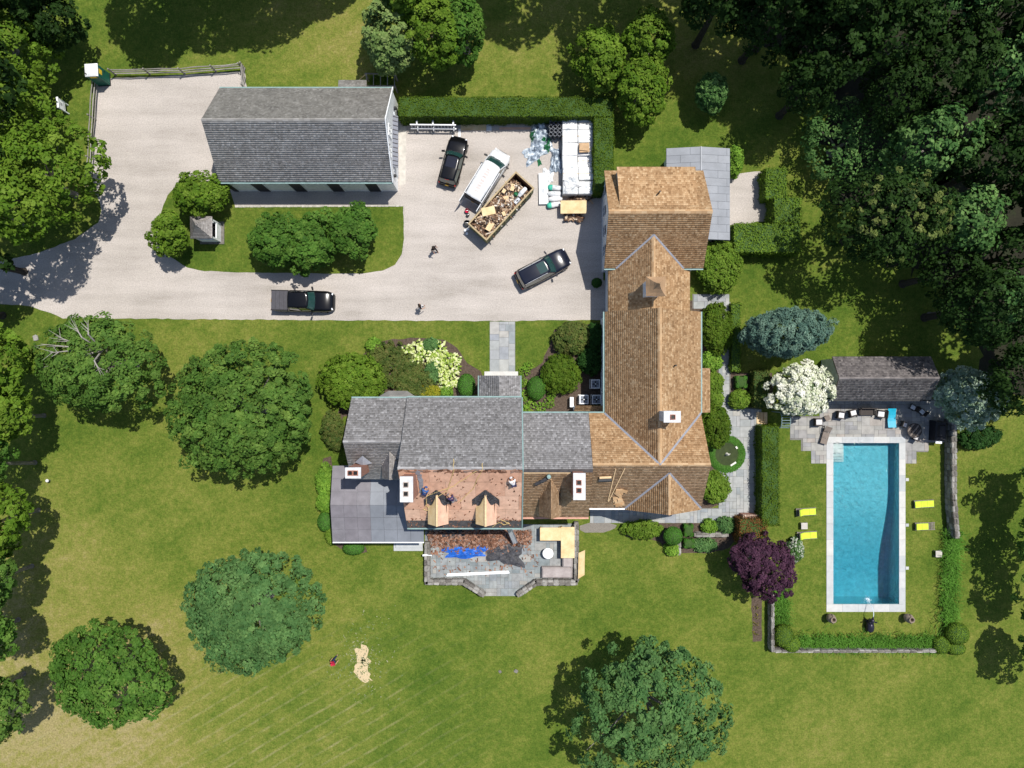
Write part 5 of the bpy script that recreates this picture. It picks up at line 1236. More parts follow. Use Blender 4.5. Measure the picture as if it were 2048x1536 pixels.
stone_wall('stone retaining wall along the south end of the pool garden', [(1550,1303),(1872,1303)], .9, .3, layers=2, ln=.6)
stone_wall('short stone garden wall beside the ball topiary', [(1358,1072),(1358,1108)], .55, .45)
stone_wall('low stone garden wall left of the purple maple', [(1392,1070),(1455,1070)], .6, .45)
# brick pier
b = W(1497,1031); pier = thing('brick_pier', 'low brick pier with rowlock top at the hedge end', 'pier', (b[0], b[1], 0)); bme = MB().box(-.5,.5,-.5,.5,-.5,.5).mesh('brick'); bme.materials.append(mat('pier_brick', [(.34,.22,.17),(.50,.40,.33)], 'obj', amt=.2))
for i in range(11): put('brick', bme, None, pier, (-.8+i*.16, 0, 1.02), (0,0,R.uniform(-.05,.05)), (.13,.55,.16))
obj('core', MB().box(-.88,.88,-.27,.27,0,.94), M['brick'], pier)
# pond
c = W(1453, 908); pond = thing('round_pond', 'round lily pond with grassy rim and pale stone figure', 'pond', (c[0], c[1], 0)); r = 22/S
obj('rim_lawn', MB().lathe([(r+.02,.0),(r+.05,.10),(r+.35,.16),(r+.6,.10),(r+.78,.0)], 40), M['moss'], pond, smooth=True)
n = 2600; a = rng.uniform(0,6.28,n); q = r+.05+.70*rng.random(n); P = np.c_[q*np.cos(a), q*np.sin(a), .05+.13*np.sin((q-r)/.78*PI)]
crown_part(pond, leaf_quads(P, unit(np.c_[rng.normal(0,.5,(n,2)), np.ones(n)]), .06), rng.random(n), 'topiary', 'groundcover')
obj('pond_water', MB().cyl((0,0,.02),(0,0,.06), r+.03, r+.03, 40), M['pondwater'], pond)
obj('pond_figure', MB().lathe([(.16,.06),(.14,.2),(.07,.3),(.11,.42),(.05,.55),(.08,.64),(.01,.72)], 10).cyl((.05,0,.35),(.26,.05,.4),.05,.02,6), M['marble'], pond)
for ang, l in ((.6,.25),(-1.0,.6)): obj('rim_stone', MB().mbox(Matrix.Translation(((r+.06)*math.cos(ang), (r+.06)*math.sin(ang), .14)) @ Matrix.Rotation(ang+PI/2,4,'Z'), l, .16, .08), M['marble'], pond)
# arched trellis gate and wooden steps
c = W(1552,838); arch = thing('garden_arch', 'blue-green arched trellis gate at the pool garden entrance', 'arch', (c[0], c[1], 0))
for sx in (-.4,.4):
    for sy in (-.72,.72): obj('post', MB().box(sx-.04,sx+.04,sy-.04,sy+.04,0,2.0), M['trellis'], arch)
    obj('arch_rail', MB().tube([(sx, .72*math.cos(t), 2.0+.55*math.sin(t)) for t in [PI*i/10 for i in range(11)]], .035), M['trellis'], arch)
for i in range(9):
    t = PI*(i+.5)/9; obj('slat', MB().mbox(Matrix.Translation((0,.72*math.cos(t),2.03+.55*math.sin(t))) @ Matrix.Rotation(t-PI/2,4,'X'), .8,.05,.03), M['trellis'], arch)
c = W(1519,836); sp = thing('garden_steps', 'short flight of timber steps leading to the trellis gate', 'steps', (c[0], c[1], 0))
for i in range(3): obj('tread', MB().box(-.3+i*.32,-.0+i*.32,-.55,.55,.04,.08+i*.10), M['lumber'], sp)

# ------------------------------------------------------------------ rail fence
def rail_fence(label, pts, seg=2.75, h=1.25):
    P = [V3(W(*p)) for p in pts]; root = thing('rail_fence', label, 'fence', P[0]); L = root.location; posts = []
    for a, b in zip(P[:-1], P[1:]):
        n = max(1, round((b-a).length/seg)); posts += [a.lerp(b, i/n) for i in range(n)]
    posts.append(P[-1])
    for p in posts: obj('post', MB().cyl(p-L, p-L+Vector((R.uniform(-.05,.05),R.uniform(-.05,.05),h+.15)), .09, .075, 7), M['rail'], root)
    for a, b in zip(posts[:-1], posts[1:]):
        for z in (.35, .75, 1.15): 
            m_ = a.lerp(b,.5)+Vector((R.uniform(-.06,.06),R.uniform(-.06,.06),z+R.uniform(-.04,.04)))-L; e = .09
            obj('rail', MB().cyl(a-L+Vector((e,0,z)), m_, .045, .06, 6).cyl(m_, b-L+Vector((e,0,z+R.uniform(-.04,.04))), .06, .045, 6), M['rail'], root)
rail_fence('weathered post and rail fence along the left of the parking area', [(197,170),(192,240),(188,320),(184,385)])
rail_fence('weathered post and rail fence along the top of the parking area', [(232,150),(300,149),(370,148),(432,143),(486,138)])
rail_fence('short weathered rail fence closing the gap to the barn', [(490,138),(492,180)], 1.2)
# portable toilet
c = W(209,160); pt = thing('portable_toilet', 'green portable toilet with white roof at the fence corner', 'toilet', (c[0], c[1], 0), .06)
obj('body', MB().box(-.55,.55,-.55,.55,.08,2.1), M['toilet_green'], pt); obj('skid', MB().box(-.6,.6,-.6,.6,0,.08), M['plastic'], pt)
obj('roof', MB().loft([[(-.6,-.6,2.1),(.6,-.6,2.1),(.6,.6,2.1),(-.6,.6,2.1)],[(-.58,-.58,2.18),(.58,-.58,2.18),(.58,.58,2.18),(-.58,.58,2.18)],[(-.3,-.4,2.32),(.3,-.4,2.32),(.3,.4,2.32),(-.3,.4,2.32)]]), M['white'], pt)
d = obj('door', MB().box(.552,.58,-.42,.42,.15,2.0), M['toilet_green'], pt); obj('notice', MB().box(.583,.59,-.22,.22,1.45,1.95), M['yellow'], d); obj('door_handle', MB().box(.583,.62,.28,.36,1.0,1.15), M['plastic'], d)
obj('notice', MB().box(-.3,.3,-.562,-.553,1.7,2.05), M['yellow'], pt); obj('vent_pipe', MB().cyl((-.4,-.4,2.1),(-.4,-.4,2.45),.05,.05,8), M['plastic'], pt)
# notice board
c = W(137,219); nb = thing('notice_board', 'white notice board on two posts beside the left trees', 'sign', (c[0], c[1], 0), .12)
for sy in (-.42,.42): obj('post', MB().box(-.05,.05,sy-.05,sy+.05,0,1.75), M['white'], nb)
bd = obj('board', MB().box(.05,.09,-.48,.48,.65,1.72), M['white'], nb); obj('printed_block', MB().box(.092,.096,-.12,.16,1.05,1.4), M['print'], bd); obj('printed_block', MB().box(.092,.096,-.34,.34,.78,.9), M['print'], bd)
obj('shelf', MB().box(-.02,.16,-.5,.5,1.72,1.76), M['white'], nb)

# ------------------------------------------------------------------ vehicles
def rr(hw, z0, z1, n=5, k=.35):       # rounded section across the car: half width, bottom, top
    r = min(hw, (z1-z0))*k; pts = []
    for (cy, cz, a0) in ((hw-r, z0+r*.6, -90), (hw-r, z1-r, 0), (-hw+r, z1-r, 90), (-hw+r, z0+r*.6, 180)):
        for i in range(n):
            a = math.radians(a0+90*i/(n-1)); rz = r*.6 if cz == z0+r*.6 else r
            pts.append((cy+r*math.cos(a), cz+rz*math.sin(a)))
    return pts
def vehicle(name, label, cat, px, py, ang, L, Wd, paint, belt, roofz, hood, cab, roof_in, kind, zc=.9):
    """x forward. hood=(x of windscreen base, hood height); cab=(rear x of cabin at belt, rear x at roof, front x at roof)"""
    x, y, _ = W(px, py, zc); v = thing(name, label, cat, (x, y, 0), ang); hw = Wd/2; f, b = L/2, -L/2
    wb, hz = hood
    st = [(b,.80,.55,belt-.22),(b+.10,.93,.42,belt-.06),(b+.5,.99,.33,belt),(cab[0]+.3,1.0,.3,belt),(wb-.2,1.0,.3,belt-.02),(wb+.15,.985,.3,hz+.03),((wb+f)/2,.965,.3,hz),(f-.35,.90,.33,hz-.10),(f-.10,.80,.40,hz-.25),(f,.66,.48,hz-.42)]
    body = obj('body', MB().loft([[(sx, q*w_, z) for q, z in rr(hw, z0, z1)] for sx, w_, z0, z1 in st]), M[paint], v, smooth=True)
    cr_, cf = cab[1], cab[2]; rin = hw-roof_in
    def ringc(xr, xf, w_, z): return [(xr,-w_*.94,z),((xr+xf)/2,-w_,z),(xf-.15,-w_*.97,z),(xf+.0,-w_*.72,z),(xf+.06,0,z),(xf+.0,w_*.72,z),(xf-.15,w_*.97,z),((xr+xf)/2,w_,z),(xr,w_*.94,z),(xr-.04,0,z)]
    zt = roofz
    cabn = obj('cabin', MB().loft([ringc(cab[0], wb, hw*.93, belt-.08), ringc(cr_, cf, rin, zt-.10)]), M['carglass'], v)
    obj('roof', MB().loft([ringc(cr_-.02, cf+.03, rin+.02, zt-.11), ringc(cr_, cf+.0, rin-.01, zt-.03), ringc(cr_+.15, cf-.2, rin-.18, zt)]), M[paint], v, smooth=True)
    for sgn in (-1, 1):
        for xa, xb in ((wb-.13, cf-.12), ((cab[0]+wb)/2, (cr_+cf)/2), (cab[0]+.05, cr_+.05)):
            obj('pillar', MB().cyl((xa, sgn*hw*.915, belt-.1), (xb, sgn*(rin-.01), zt-.08), .055, .05, 6), M[paint], v)
    for sx in (b+L*.175, f-L*.165):
        for sy in (-1, 1):
            w = obj('wheel', MB().cyl((sx, sy*(hw-.26), .37), (sx, sy*(hw-.005), .37), .37, .37, 18), M['rubber'], v); obj('rim', MB().cyl((sx, sy*(hw-.03), .37), (sx, sy*(hw+.008), .37), .23, .21, 12), M['rim'], w)
    for sy in (-1, 1):
        obj('mirror', MB().mbox(Matrix.Translation((wb-.28, sy*(hw+.16), belt+.10)) @ Matrix.Rotation(sy*.25,4,'Z'), .14, .30, .2).cyl((wb-.25, sy*(hw-.1), belt), (wb-.26, sy*(hw+.1), belt+.05), .03, .03, 5), M[paint if kind != 'van' else 'plastic'], v)
        obj('headlight', MB().mbox(Matrix.Translation((f-.16, sy*hw*.66, hz-.26)) @ Matrix.Rotation(-sy*.55,4,'Z') @ Matrix.Rotation(.35,4,'Y'), .12, .26, .10), M['lampglass'], v)
        obj('taillight', MB().mbox(Matrix.Translation((b+.08, sy*hw*.80, belt-.22)) @ Matrix.Rotation(sy*.4,4,'Z'), .10, .13, .30), M['taillamp'], v)
    obj('grille', MB().box(f-.06, f+.012, -hw*.42, hw*.42, .5, hz-.38), M['plastic'], v)
    obj('bumper', MB().loft([[(f-.02, -hw*.72, .38), (f-.02, hw*.72, .38), (f-.02, hw*.72, .56), (f-.02, -hw*.72, .56)], [(f+.05, -hw*.55, .40), (f+.05, hw*.55, .40), (f+.05, hw*.55, .54), (f+.05, -hw*.55, .54)]]), M['plastic'], v)
    obj('rear_bumper', MB().box(b-.06, b+.12, -hw*.78, hw*.78, .42, .62), M['plastic' if kind != 'van' else 'carwhite'], v)
    obj('number_plate', MB().box(b-.075, b-.062, -.17, .17, .66 if kind == 'pickup' else .74, .84 if kind == 'pickup' else .90), M['plate'], v)
    wp = MB()
    for sy in (-.35, .25): wp.cyl((wb+.04, sy, belt-.02), (wb-.12, sy+.5, belt+.12), .012, .012, 4)
    obj('wiper', wp, M['plastic'], v)
    return v
sv1 = vehicle('suv', 'small black SUV parked by the white van', 'car', 906.5, 321, math.radians(75), 4.7, 1.9, 'carblack', 1.02, 1.68, (.85,1.02), (-2.22,-2.02,.25), .24, 'suv')
obj('sunroof', MB().box(-.9,.1,-.48,.48,1.684,1.692), M['carnavy'], sv1); obj('spoiler_light', MB().box(-2.08,-2.03,-.2,.2,1.60,1.63), M['taillamp'], sv1)
sv2 = vehicle('suv', 'long dark navy SUV parked beside the house shadow', 'car', 1086, 537, math.radians(27.5), 5.3, 2.02, 'carnavy', 1.12, 1.84, (1.10,1.12), (-2.5,-2.3,.45), .27, 'suv')
obj('sunroof', MB().box(-.55,.25,-.5,.5,1.844,1.852), M['carglass'], sv2)
for sy in (-1,1): obj('roof_rail', MB().tube([(-2.1,sy*.70,1.83),(-1.9,sy*.70,1.90),(-.1,sy*.70,1.90),(.1,sy*.70,1.83)], .022), M['steel'], sv2)
pk = vehicle('pickup_truck', 'black crew-cab pickup with grey folding bed cover on the drive', 'truck', 605, 602, math.radians(-1.2), 5.85, 2.03, 'carblack', 1.14, 1.88, (1.28,1.16), (-1.25,-1.12,.72), .25, 'pickup')
for i in range(4): obj('bed_cover_panel', MB().box(-2.84+i*.395,-2.46+i*.395,-.86,.86,1.142,1.20), M['tonneau'], pk)
obj('bed_rail', MB().box(-2.88,-1.25,-.97,-.87,1.13,1.19).box(-2.88,-1.25,.87,.97,1.13,1.19), M['plastic'], pk)
vn = vehicle('van', 'white work van with open rear doors and dirty roof marks', 'van', 976, 351, math.radians(58.5), 5.45, 2.02, 'carwhite', 1.22, 2.08, (1.80,1.20), (-2.68,-2.64,1.0), .16, 'van', 1.2)
# solid white sides behind the cab, roof ribs, lettering, open rear doors
obj('side_panel', MB().box(-2.66,.55,-.965,-.90,1.08,1.96).box(-2.66,.55,.90,.965,1.08,1.96), M['carwhite'], vn)
for k in range(9): obj('roof_mark', MB().box(-2.0+k*.26-(0 if k < 5 else -.12),-1.80+k*.26-(0 if k < 5 else -.12),-.18,.24,2.081,2.086), M['roofmark'], vn)
for k in range(3): obj('roof_rib', MB().box(-1.9+k*1.15,-1.84+k*1.15,-.7,.7,2.078,2.095), M['steel'], vn)
lt = MB()
for k in range(24):
    if k % 7 != 6: lt.box(-2.3+k*.115,-2.23+k*.115,-.975,-.968,1.5,1.5+R.uniform(.12,.22))
obj('side_lettering', lt, M['printblue'], vn)
for sy in (-1,1):
    dr_ = obj('rear_door', MB().box(-3.55,-2.72,sy*.93-.035,sy*.93+.035,.55,1.9), M['carwhite'], vn); obj('door_window', MB().box(-3.40,-2.90,sy*.93-.04,sy*.93+.04,1.35,1.78), M['carglass'], dr_)
obj('load_bay', MB().box(-2.74,-2.67,-.86,.86,.62,1.86), M['dark'], vn)

# ------------------------------------------------------------------ dumpster and rubbish
c = W(1002.3, 411.5, 2.0); ang = math.radians(47.6); DL, DW, DH = 6.5, 2.24, 1.95
dp = thing('dumpster', 'open-top steel dumpster heaped with torn-off roofing and boards', 'dumpster', (c[0], c[1], 0), ang); l, w = DL/2, DW/2
for (a, b_, c_, d_) in ((-l,l,-w,-w+.06),(-l,l,w-.06,w),(-l,-l+.06,-w+.06,w-.06),(l-.06,l,-w+.06,w-.06)): obj('side', MB().box(a,b_,c_,d_,.18,DH-.1), M['dumpgreen'], dp)
obj('floor', MB().box(-l+.06,l-.06,-w+.06,w-.06,.18,.26), M['rust'], dp)
obj('lining', MB().box(-l+.065,l-.065,-w+.065,-w+.085,.26,DH-.12).box(-l+.065,l-.065,w-.085,w-.065,.26,DH-.12).box(l-.085,l-.065,-w+.085,w-.085,.26,DH-.12).box(-l+.065,-l+.085,-w+.085,w-.085,.26,DH-.12), M['rust'], dp)
for (a, b_, c_, d_) in ((-l-.05,l+.05,-w-.05,-w+.09),(-l-.05,l+.05,w-.09,w+.05),(-l-.05,-l+.09,-w+.09,w-.09),(l-.09,l+.05,-w+.09,w-.09)): obj('top_rail', MB().box(a,b_,c_,d_,DH-.1,DH), M['dumprim'], dp)
for sy in (-1,1):
    for i in range(9): obj('rib', MB().mbox(Matrix.Translation((-l+.4+i*.71, sy*(w+.045), 1.0)), .12, .09, 1.6), M['dumpgreen'], dp)
    for sx in (-l+.5, l-.5): obj('roller', MB().cyl((sx,sy*(w-.3),.1),(sx,sy*(w-.1),.1),.1,.1,10), M['rust'], dp)
def heap(n, fx, fy, fz, sizes, rnd=1.0, flat=.5):
    mb = MB()
    for i in range(n):
        x, y = fx(), fy(); L_, B_, T_ = sizes()
        Mx = Matrix.Translation((x, y, fz(x, y)+R.uniform(-.06,.14))) @ Matrix.Rotation(R.uniform(0,6.28),4,'Z') @ Matrix.Rotation(R.gauss(0,flat),4,'X') @ Matrix.Rotation(R.gauss(0,flat),4,'Y')
        mb.mbox(Mx, L_, B_, T_, R.random()**1.25)
    return mb
fzd = lambda x, y: 1.25+.45*math.cos(x/l*1.3)*math.cos(y/w*1.2)+.16*math.sin(x*3.1+y*2)-(.9 if x > l-1.0 else 0)*max(0,(x-l+1.0))
mb = heap(900, lambda: R.uniform(-l+.2,l-.35), lambda: R.uniform(-w+.15,w-.15), fzd, lambda: R.choice([(R.uniform(.2,.45),R.uniform(.12,.3),.03),(R.uniform(.5,1.1),R.uniform(.06,.14),.04),(R.uniform(.1,.25),R.uniform(.1,.2),R.uniform(.05,.15))]))
n_ = 20; gv = []; gf = []
for i in range(n_):
    for j in range(8): x_ = -l+.1+(2*l-.2)*i/(n_-1); y_ = -w+.1+(2*w-.2)*j/7; gv.append((x_, y_, fzd(x_, y_)-.12))
for i in range(n_-1):
    for j in range(7): gf.append((i*8+j, (i+1)*8+j, (i+1)*8+j+1, i*8+j+1))
mb.add(gv, gf, .05)
Md = Matrix.Translation(dp.location) @ Matrix.Rotation(ang,4,'Z')
o = put('roofing_debris', mb.mesh('roofing_debris'), M['debris'], None, dp.location, ang); tag(o, 'heap of torn shingles and splintered wood filling the dumpster', 'debris', None, 'stuff')
def in_dump(name, label, cat, mbx, m, base, smooth=False):
    p = Md @ Vector(base); o = put(name, mbx.mesh(name, smooth), M[m], None, p, ang); return tag(o, label, cat)
in_dump('plywood_offcut', 'rectangular pale plywood offcut lying in the dumpster near its left side', 'board', MB().mbox(Matrix.Rotation(-.62,4,'Z') @ Matrix.Rotation(.12,4,'X'), 1.25, .75, .03), 'ply', (-1.15,.55,1.95))
for i, (x_, y_, a_, lx, ly, lab) in enumerate(((.75,.05,.9,.75,.45,'buff board in the middle of the dumpster load'), (-2.1,-.5,.2,.9,.5,'tan board near the lower end of the dumpster load'), (-.35,-.65,1.2,.45,.3,'small pale board at the right side of the dumpster load'), (1.2,.75,.2,.4,.3,'small pale board by the upper left side of the dumpster'), (2.0,.4,.5,.7,.35,'pale board near the upper end of the dumpster load'))):
    in_dump('board', lab, 'board', MB().mbox(Matrix.Rotation(a_,4,'Z') @ Matrix.Rotation(.2,4,'Y'), lx, ly, .05), 'lumber', (x_,y_,1.85))
def bag(L_, r): return MB().loft([[(x_, r*s*math.cos(t), r*s*.8*math.sin(t)) for t in [2*PI*i/12 for i in range(12)]] for x_, s in ((-L_/2,.3),(-L_/2+.08,.85),(-.1,1.05),(.15,.95),(L_/2-.08,.9),(L_/2,.35))])
in_dump('insulation_bag', 'white and green bag lying at the upper end of the dumpster', 'bag', bag(1.1,.22), 'wrap', (2.3,-.55,1.75), True); in_dump('insulation_bag', 'small green plastic bag end in the dumpster beside the white one', 'bag', bag(.4,.22), 'green_plastic', (1.75,-.25,1.78), True)
in_dump('metal_tin', 'grey-blue metal drum on its side in the dumpster', 'drum', MB().cyl((-.3,0,0),(.3,0,0),.24,.24,14), 'steel', (1.35,-.75,1.72))
# odds and ends behind the van
for px, py, m, r_, h_, lab in ((934,423,'c_red',.2,.35,'small red bucket behind the open van doors'), (936,431,'plastic',.16,.3,'dark bucket behind the open van doors'), (934,448,'plastic',.3,.4,'round dark tub on the gravel behind the van')):
    p = W(px,py); t_ = thing('bucket', lab, 'bucket', (p[0],p[1],0)); obj('pail', MB().lathe([(r_*.8,0),(r_,h_),(r_*.93,h_),(r_*.75,.04),(.01,.04)], 14), M[m], t_); obj('handle', MB().tube([(r_*math.cos(a_),0,h_+r_*.5*math.sin(a_)) for a_ in [PI*i/6 for i in range(7)]], .012, 4), M['steel'], t_)
for i, (px, py) in enumerate(((931,462),(936,459),(934,468))):
    p = W(px,py); single('paint_tin', MB().cyl((p[0],p[1],0),(p[0],p[1],.22),.11,.11,10).cyl((p[0],p[1],.22),(p[0],p[1],.24),.12,.12,10), M['white'], 'small white tin by the dumpster corner, %s' % ['left one','right one','lowest one'][i], 'tin', (p[0],p[1],0), 'white tins by the dumpster corner')

# ------------------------------------------------------------------ pallets and building materials
def pallet(px, py, label, h=1.15, lx=1.42, ly=1.2):
    p = W(px,py,h); t_ = thing('wrapped_pallet', label, 'pallet', (p[0],p[1],0), R.uniform(-.03,.03), 'white wrapped pallets of shingles')
    nx_ = 7; top = []
    rings = [[(-lx/2,-ly/2,.14),(lx/2,-ly/2,.14),(lx/2,ly/2,.14),(-lx/2,ly/2,.14)],[(-lx/2-.01,-ly/2-.01,h-.06),(lx/2+.01,-ly/2-.01,h-.06),(lx/2+.01,ly/2+.01,h-.06),(-lx/2-.01,ly/2+.01,h-.06)],[(-lx/2+.06,-ly/2+.06,h),(lx/2-.06,-ly/2+.06,h),(lx/2-.06,ly/2-.06,h+R.uniform(-.04,.04)),(-lx/2+.06,ly/2-.06,h)]]
    obj('wrap', MB().loft(rings), M['wrap'], t_)
    for i in range(3): obj('slat', MB().box(-lx/2,lx/2,-ly/2+.02+i*(ly-.16)/2,-ly/2+.14+i*(ly-.16)/2,0,.13), M['lumber'], t_)
    if R.random() < .5: obj('strap', MB().box(-lx/2-.015,lx/2+.015,-.02,.02,.14,h+.012), M['lumber'], t_)
    return t_
rows = [246,272,298,322,347,375]
ordn = ['first','second','third','fourth','fifth','sixth']
for j, py in enumerate(rows):
    for i, px in enumerate((1140,1171)):
        pallet(px+(1 if j > 3 else 0), py, 'white wrapped pallet, %s from the top of the %s stack row' % (ordn[j], 'left' if i == 0 else 'right'), 1.15+R.uniform(-.06,.12)-(.35 if (i,j) == (1,3) else 0), 1.4, 1.18)
p = W(1166,296,1.3); single('cedar_bundle', MB().mbox(Matrix.Translation((p[0]+.1,p[1],1.36)) @ Matrix.Rotation(.05,4,'Z'), .95,.85,.16).mbox(Matrix.Translation((p[0]+.05,p[1],1.5)) @ Matrix.Rotation(-.1,4,'Z'), .8,.6,.1), M['cardboard'], 'tan opened shingle bundle on top of the right pallet row', 'shingles', (p[0],p[1],1.28))
# upright felt rolls
k_ = 0
for j in range(6):
    for i in range(3):
        px, py = 1103+i*8.6-(j % 2)*1.5, 231+j*7.6; p = W(px,py,1.0)
        t_ = thing('felt_roll', 'black upright felt roll in %s row from the top, %s' % (['first','second','third','fourth','fifth','sixth'][j], ['left','middle','right'][i]), 'roll', (p[0],p[1],0), 0, 'upright black felt rolls')
        obj('roll', MB().lathe([(.175,0),(.175,1.05),(.145,1.05),(.125,.75),(.01,.75)], 14), M['felt'], t_, smooth=False); obj('edge_band', MB().lathe([(.185,1.0),(.185,1.06),(.168,1.06),(.168,1.0)], 14), M['acgrey'], t_)
def crumple(name, label, cat, px, py, lx, ly, hgt, m, rot=0, n=34, seed=1, flat=0.0, base=.02):
    r2 = np.random.default_rng(seed); u = np.linspace(-1,1,n); X, Y = np.meshgrid(u, u, indexing='ij')
    Z = np.zeros_like(X)
    for i in range(9):
        a = r2.uniform(0,PI); f = r2.uniform(2,7); Z += (1-np.abs(np.sin(f*(X*math.cos(a)+Y*math.sin(a))+r2.uniform(0,6))))**2*r2.uniform(.3,1)
    Z = Z/Z.max(); edge = np.clip(1.15-np.maximum(np.abs(X),np.abs(Y))**3, .1, 1); rr_ = 1+.16*np.sin(3*np.arctan2(Y,X)+r2.uniform(0,6))+.09*np.sin(7*np.arctan2(Y,X))
    V = np.c_[(X*rr_*lx/2+Z*.08).ravel(), (Y*rr_*ly/2+Z*.06).ravel(), (base+hgt*(Z*(1-flat)+flat)*edge).ravel()]
    idx = np.arange(n*n).reshape(n,n); F = np.stack([idx[:-1,:-1],idx[1:,:-1],idx[1:,1:],idx[:-1,1:]],-1).reshape(-1,4)
    p = W(px,py,hgt*.5); o = put(name, npquads(name, V, np.full(len(F),.5), F), M[m], None, (p[0],p[1],0), rot); return tag(o, label, cat)
crumple('plastic_sheet', 'crumpled clear plastic sheeting heap left of the felt rolls', 'plastic', 1080, 268, 1.7, 3.0, .8, 'plastic_clear', .1, seed=2)
crumple('plastic_sheet', 'tattered plastic sheet trailing across the gravel below the plastic heap', 'plastic', 1070, 306, 2.2, 1.3, .45, 'plastic_clear', .5, seed=3)
crumple('plastic_sheet', 'grey plastic heap between felt rolls and pallets', 'plastic', 1112, 322, 1.1, 2.2, .6, 'plastic_clear', 0, seed=4)
crumple('plastic_bag', 'green plastic bag in the plastic heap', 'bag', 1067, 272, .6, 1.2, .7, 'green_plastic', .2, seed=5); crumple('plastic_bag', 'green plastic bag at the foot of the felt rolls', 'bag', 1093, 285, .8, 1.5, .75, 'green_plastic', .1, seed=6); crumple('plastic_bag', 'small green plastic scrap on the gravel', 'bag', 1078, 325, .35, .6, .15, 'green_plastic', .3, seed=7)
crumple('plastic_sheet', 'white plastic wrapping crumpled on the lower pallets', 'plastic', 1140, 372, 1.4, 1.3, .3, 'wrap', .4, seed=8, base=1.2)
crumple('plastic_sheet', 'thin white plastic scrap beside the foam board', 'plastic', 1096, 352, .9, 1.4, .3, 'wrap', .1, seed=9)
p = W(1087,377,.3); single('foam_board', MB().mbox(Matrix.Translation((p[0],p[1],.15)) @ Matrix.Rotation(.02,4,'Z'), .88, 2.95, .3), M['wrap'], 'long flat white foam board stack on the gravel', 'board', (p[0],p[1],0))
for i, (px, py, m, lab) in enumerate(((1110,375,'teal','teal-ended insulation bag, uppermost beside the foam boards'), (1109,387,'wrap','white insulation bag, second beside the foam boards'), (1111,397,'wrap','white insulation bag, third beside the foam boards'), (1108,409,'teal','teal-ended insulation bag, lowest beside the foam boards'))):
    p = W(px,py,.4); o = put('insulation_bag', bag(1.35,.26).mesh('insulation_bag', True), M['wrap'], None, (p[0],p[1],.3 if i % 3 else .28), .08*(i-1)); tag(o, lab, 'bag')
    if m == 'teal': put('bag_end', MB().loft([[(x_, .275*s*math.cos(t), .22*s*math.sin(t)) for t in [2*PI*q/12 for q in range(12)]] for x_, s in ((-.68,.4),(-.58,.95),(-.25,1.06))]).mesh('bag_end', True), M['teal'], o)
p = W(1147,414,1.0); sh = thing('plywood_table', 'plywood sheet laid tilted across sawhorses below the pallets', 'plywood', (p[0],p[1],0), .0)
obj('top', MB().mbox(Matrix.Translation((0,0,1.02)) @ Matrix.Rotation(.08,4,'X') @ Matrix.Rotation(-.06,4,'Y'), 2.42, 1.2, .03), M['ply'], sh)
for sx in (-.8,.8):
    obj('sawhorse', MB().mbox(Matrix.Translation((sx,0,.88)), .1, 1.1, .1).cyl((sx,-.45,.85),(sx-.25,-.5,0),.04,.04,5).cyl((sx,-.45,.85),(sx+.25,-.5,0),.04,.04,5).cyl((sx,.45,.85),(sx-.25,.5,0),.04,.04,5).cyl((sx,.45,.85),(sx+.25,.5,0),.04,.04,5), M['lumber'], sh)
mb = heap(60, lambda: R.uniform(-.75,.75), lambda: R.uniform(-.35,.35), lambda x_,y_: .28, lambda: (R.uniform(.3,.8),R.uniform(.1,.2),R.uniform(.05,.12)), flat=.25)
p = W(1146,434); tag(put('shingle_scrap', mb.mesh('shingle_scrap'), M['debris'], None, (p[0],p[1],0)), 'pile of wood scraps just below the tilted plywood sheet', 'scrap', None, 'stuff')
mb = heap(30, lambda: R.uniform(-1.0,1.0), lambda: R.uniform(-.3,.3), lambda x_,y_: .2, lambda: (R.uniform(.3,.9),R.uniform(.06,.15),.05), flat=.3); p = W(1160,398)
tag(put('wood_scrap', mb.mesh('wood_scrap'), M['debris'], None, (p[0],p[1],0)), 'scatter of wood scraps between pallets and plywood sheet', 'scrap', None, 'stuff')
# ladder on edge beside the hedge
p = W(866,254,1.2); ld = thing('ladder', 'long aluminium extension ladder stored on edge beside the hedge', 'ladder', (p[0],p[1],0), -.01)
for z, y_ in ((.75,0),(1.25,.18)): obj('rail', MB().box(-2.15,2.15,y_-.05,y_+.05,z-.06,z+.06), M['steel'], ld)
for i in range(14): obj('rung', MB().cyl((-2.0+i*.308,0,.75),(-2.0+i*.308,.18,1.25),.03,.03,6), M['steel'], ld)
for sx in (-1.5,0,1.9): obj('bracket', MB().box(sx-.05,sx+.05,-.12,.5,.02,.7).box(sx-.07,sx+.07,.2,.62,1.28,1.36), M['steel'], ld)
for px, py, lx, ly, m, nm, lab in ((947,251,2.45,.95,'ply','plywood_sheet','plywood sheet lying half in hedge shade by the parking court'), (978,253,.5,.9,'wrap','foam_sheet','white sheet beside the plywood under the hedge'), (1036,247,3.2,.35,'rail','plank_stack','dark planks stacked under the hedge'), (1030,257,3.0,.22,'plyred','plank','reddish plank on the gravel in front of the dark planks'), (919,266,.22,.75,'white','downspout','short white length of pipe on the gravel behind the small SUV')):
    q = W(px,py); single(nm, MB().box(q[0]-lx/2,q[0]+lx/2,q[1]-ly/2,q[1]+ly/2,.008,.05 if nm != 'plank_stack' else .2), M[m], lab, 'board' if m != 'white' else 'pipe', (q[0],q[1],0))
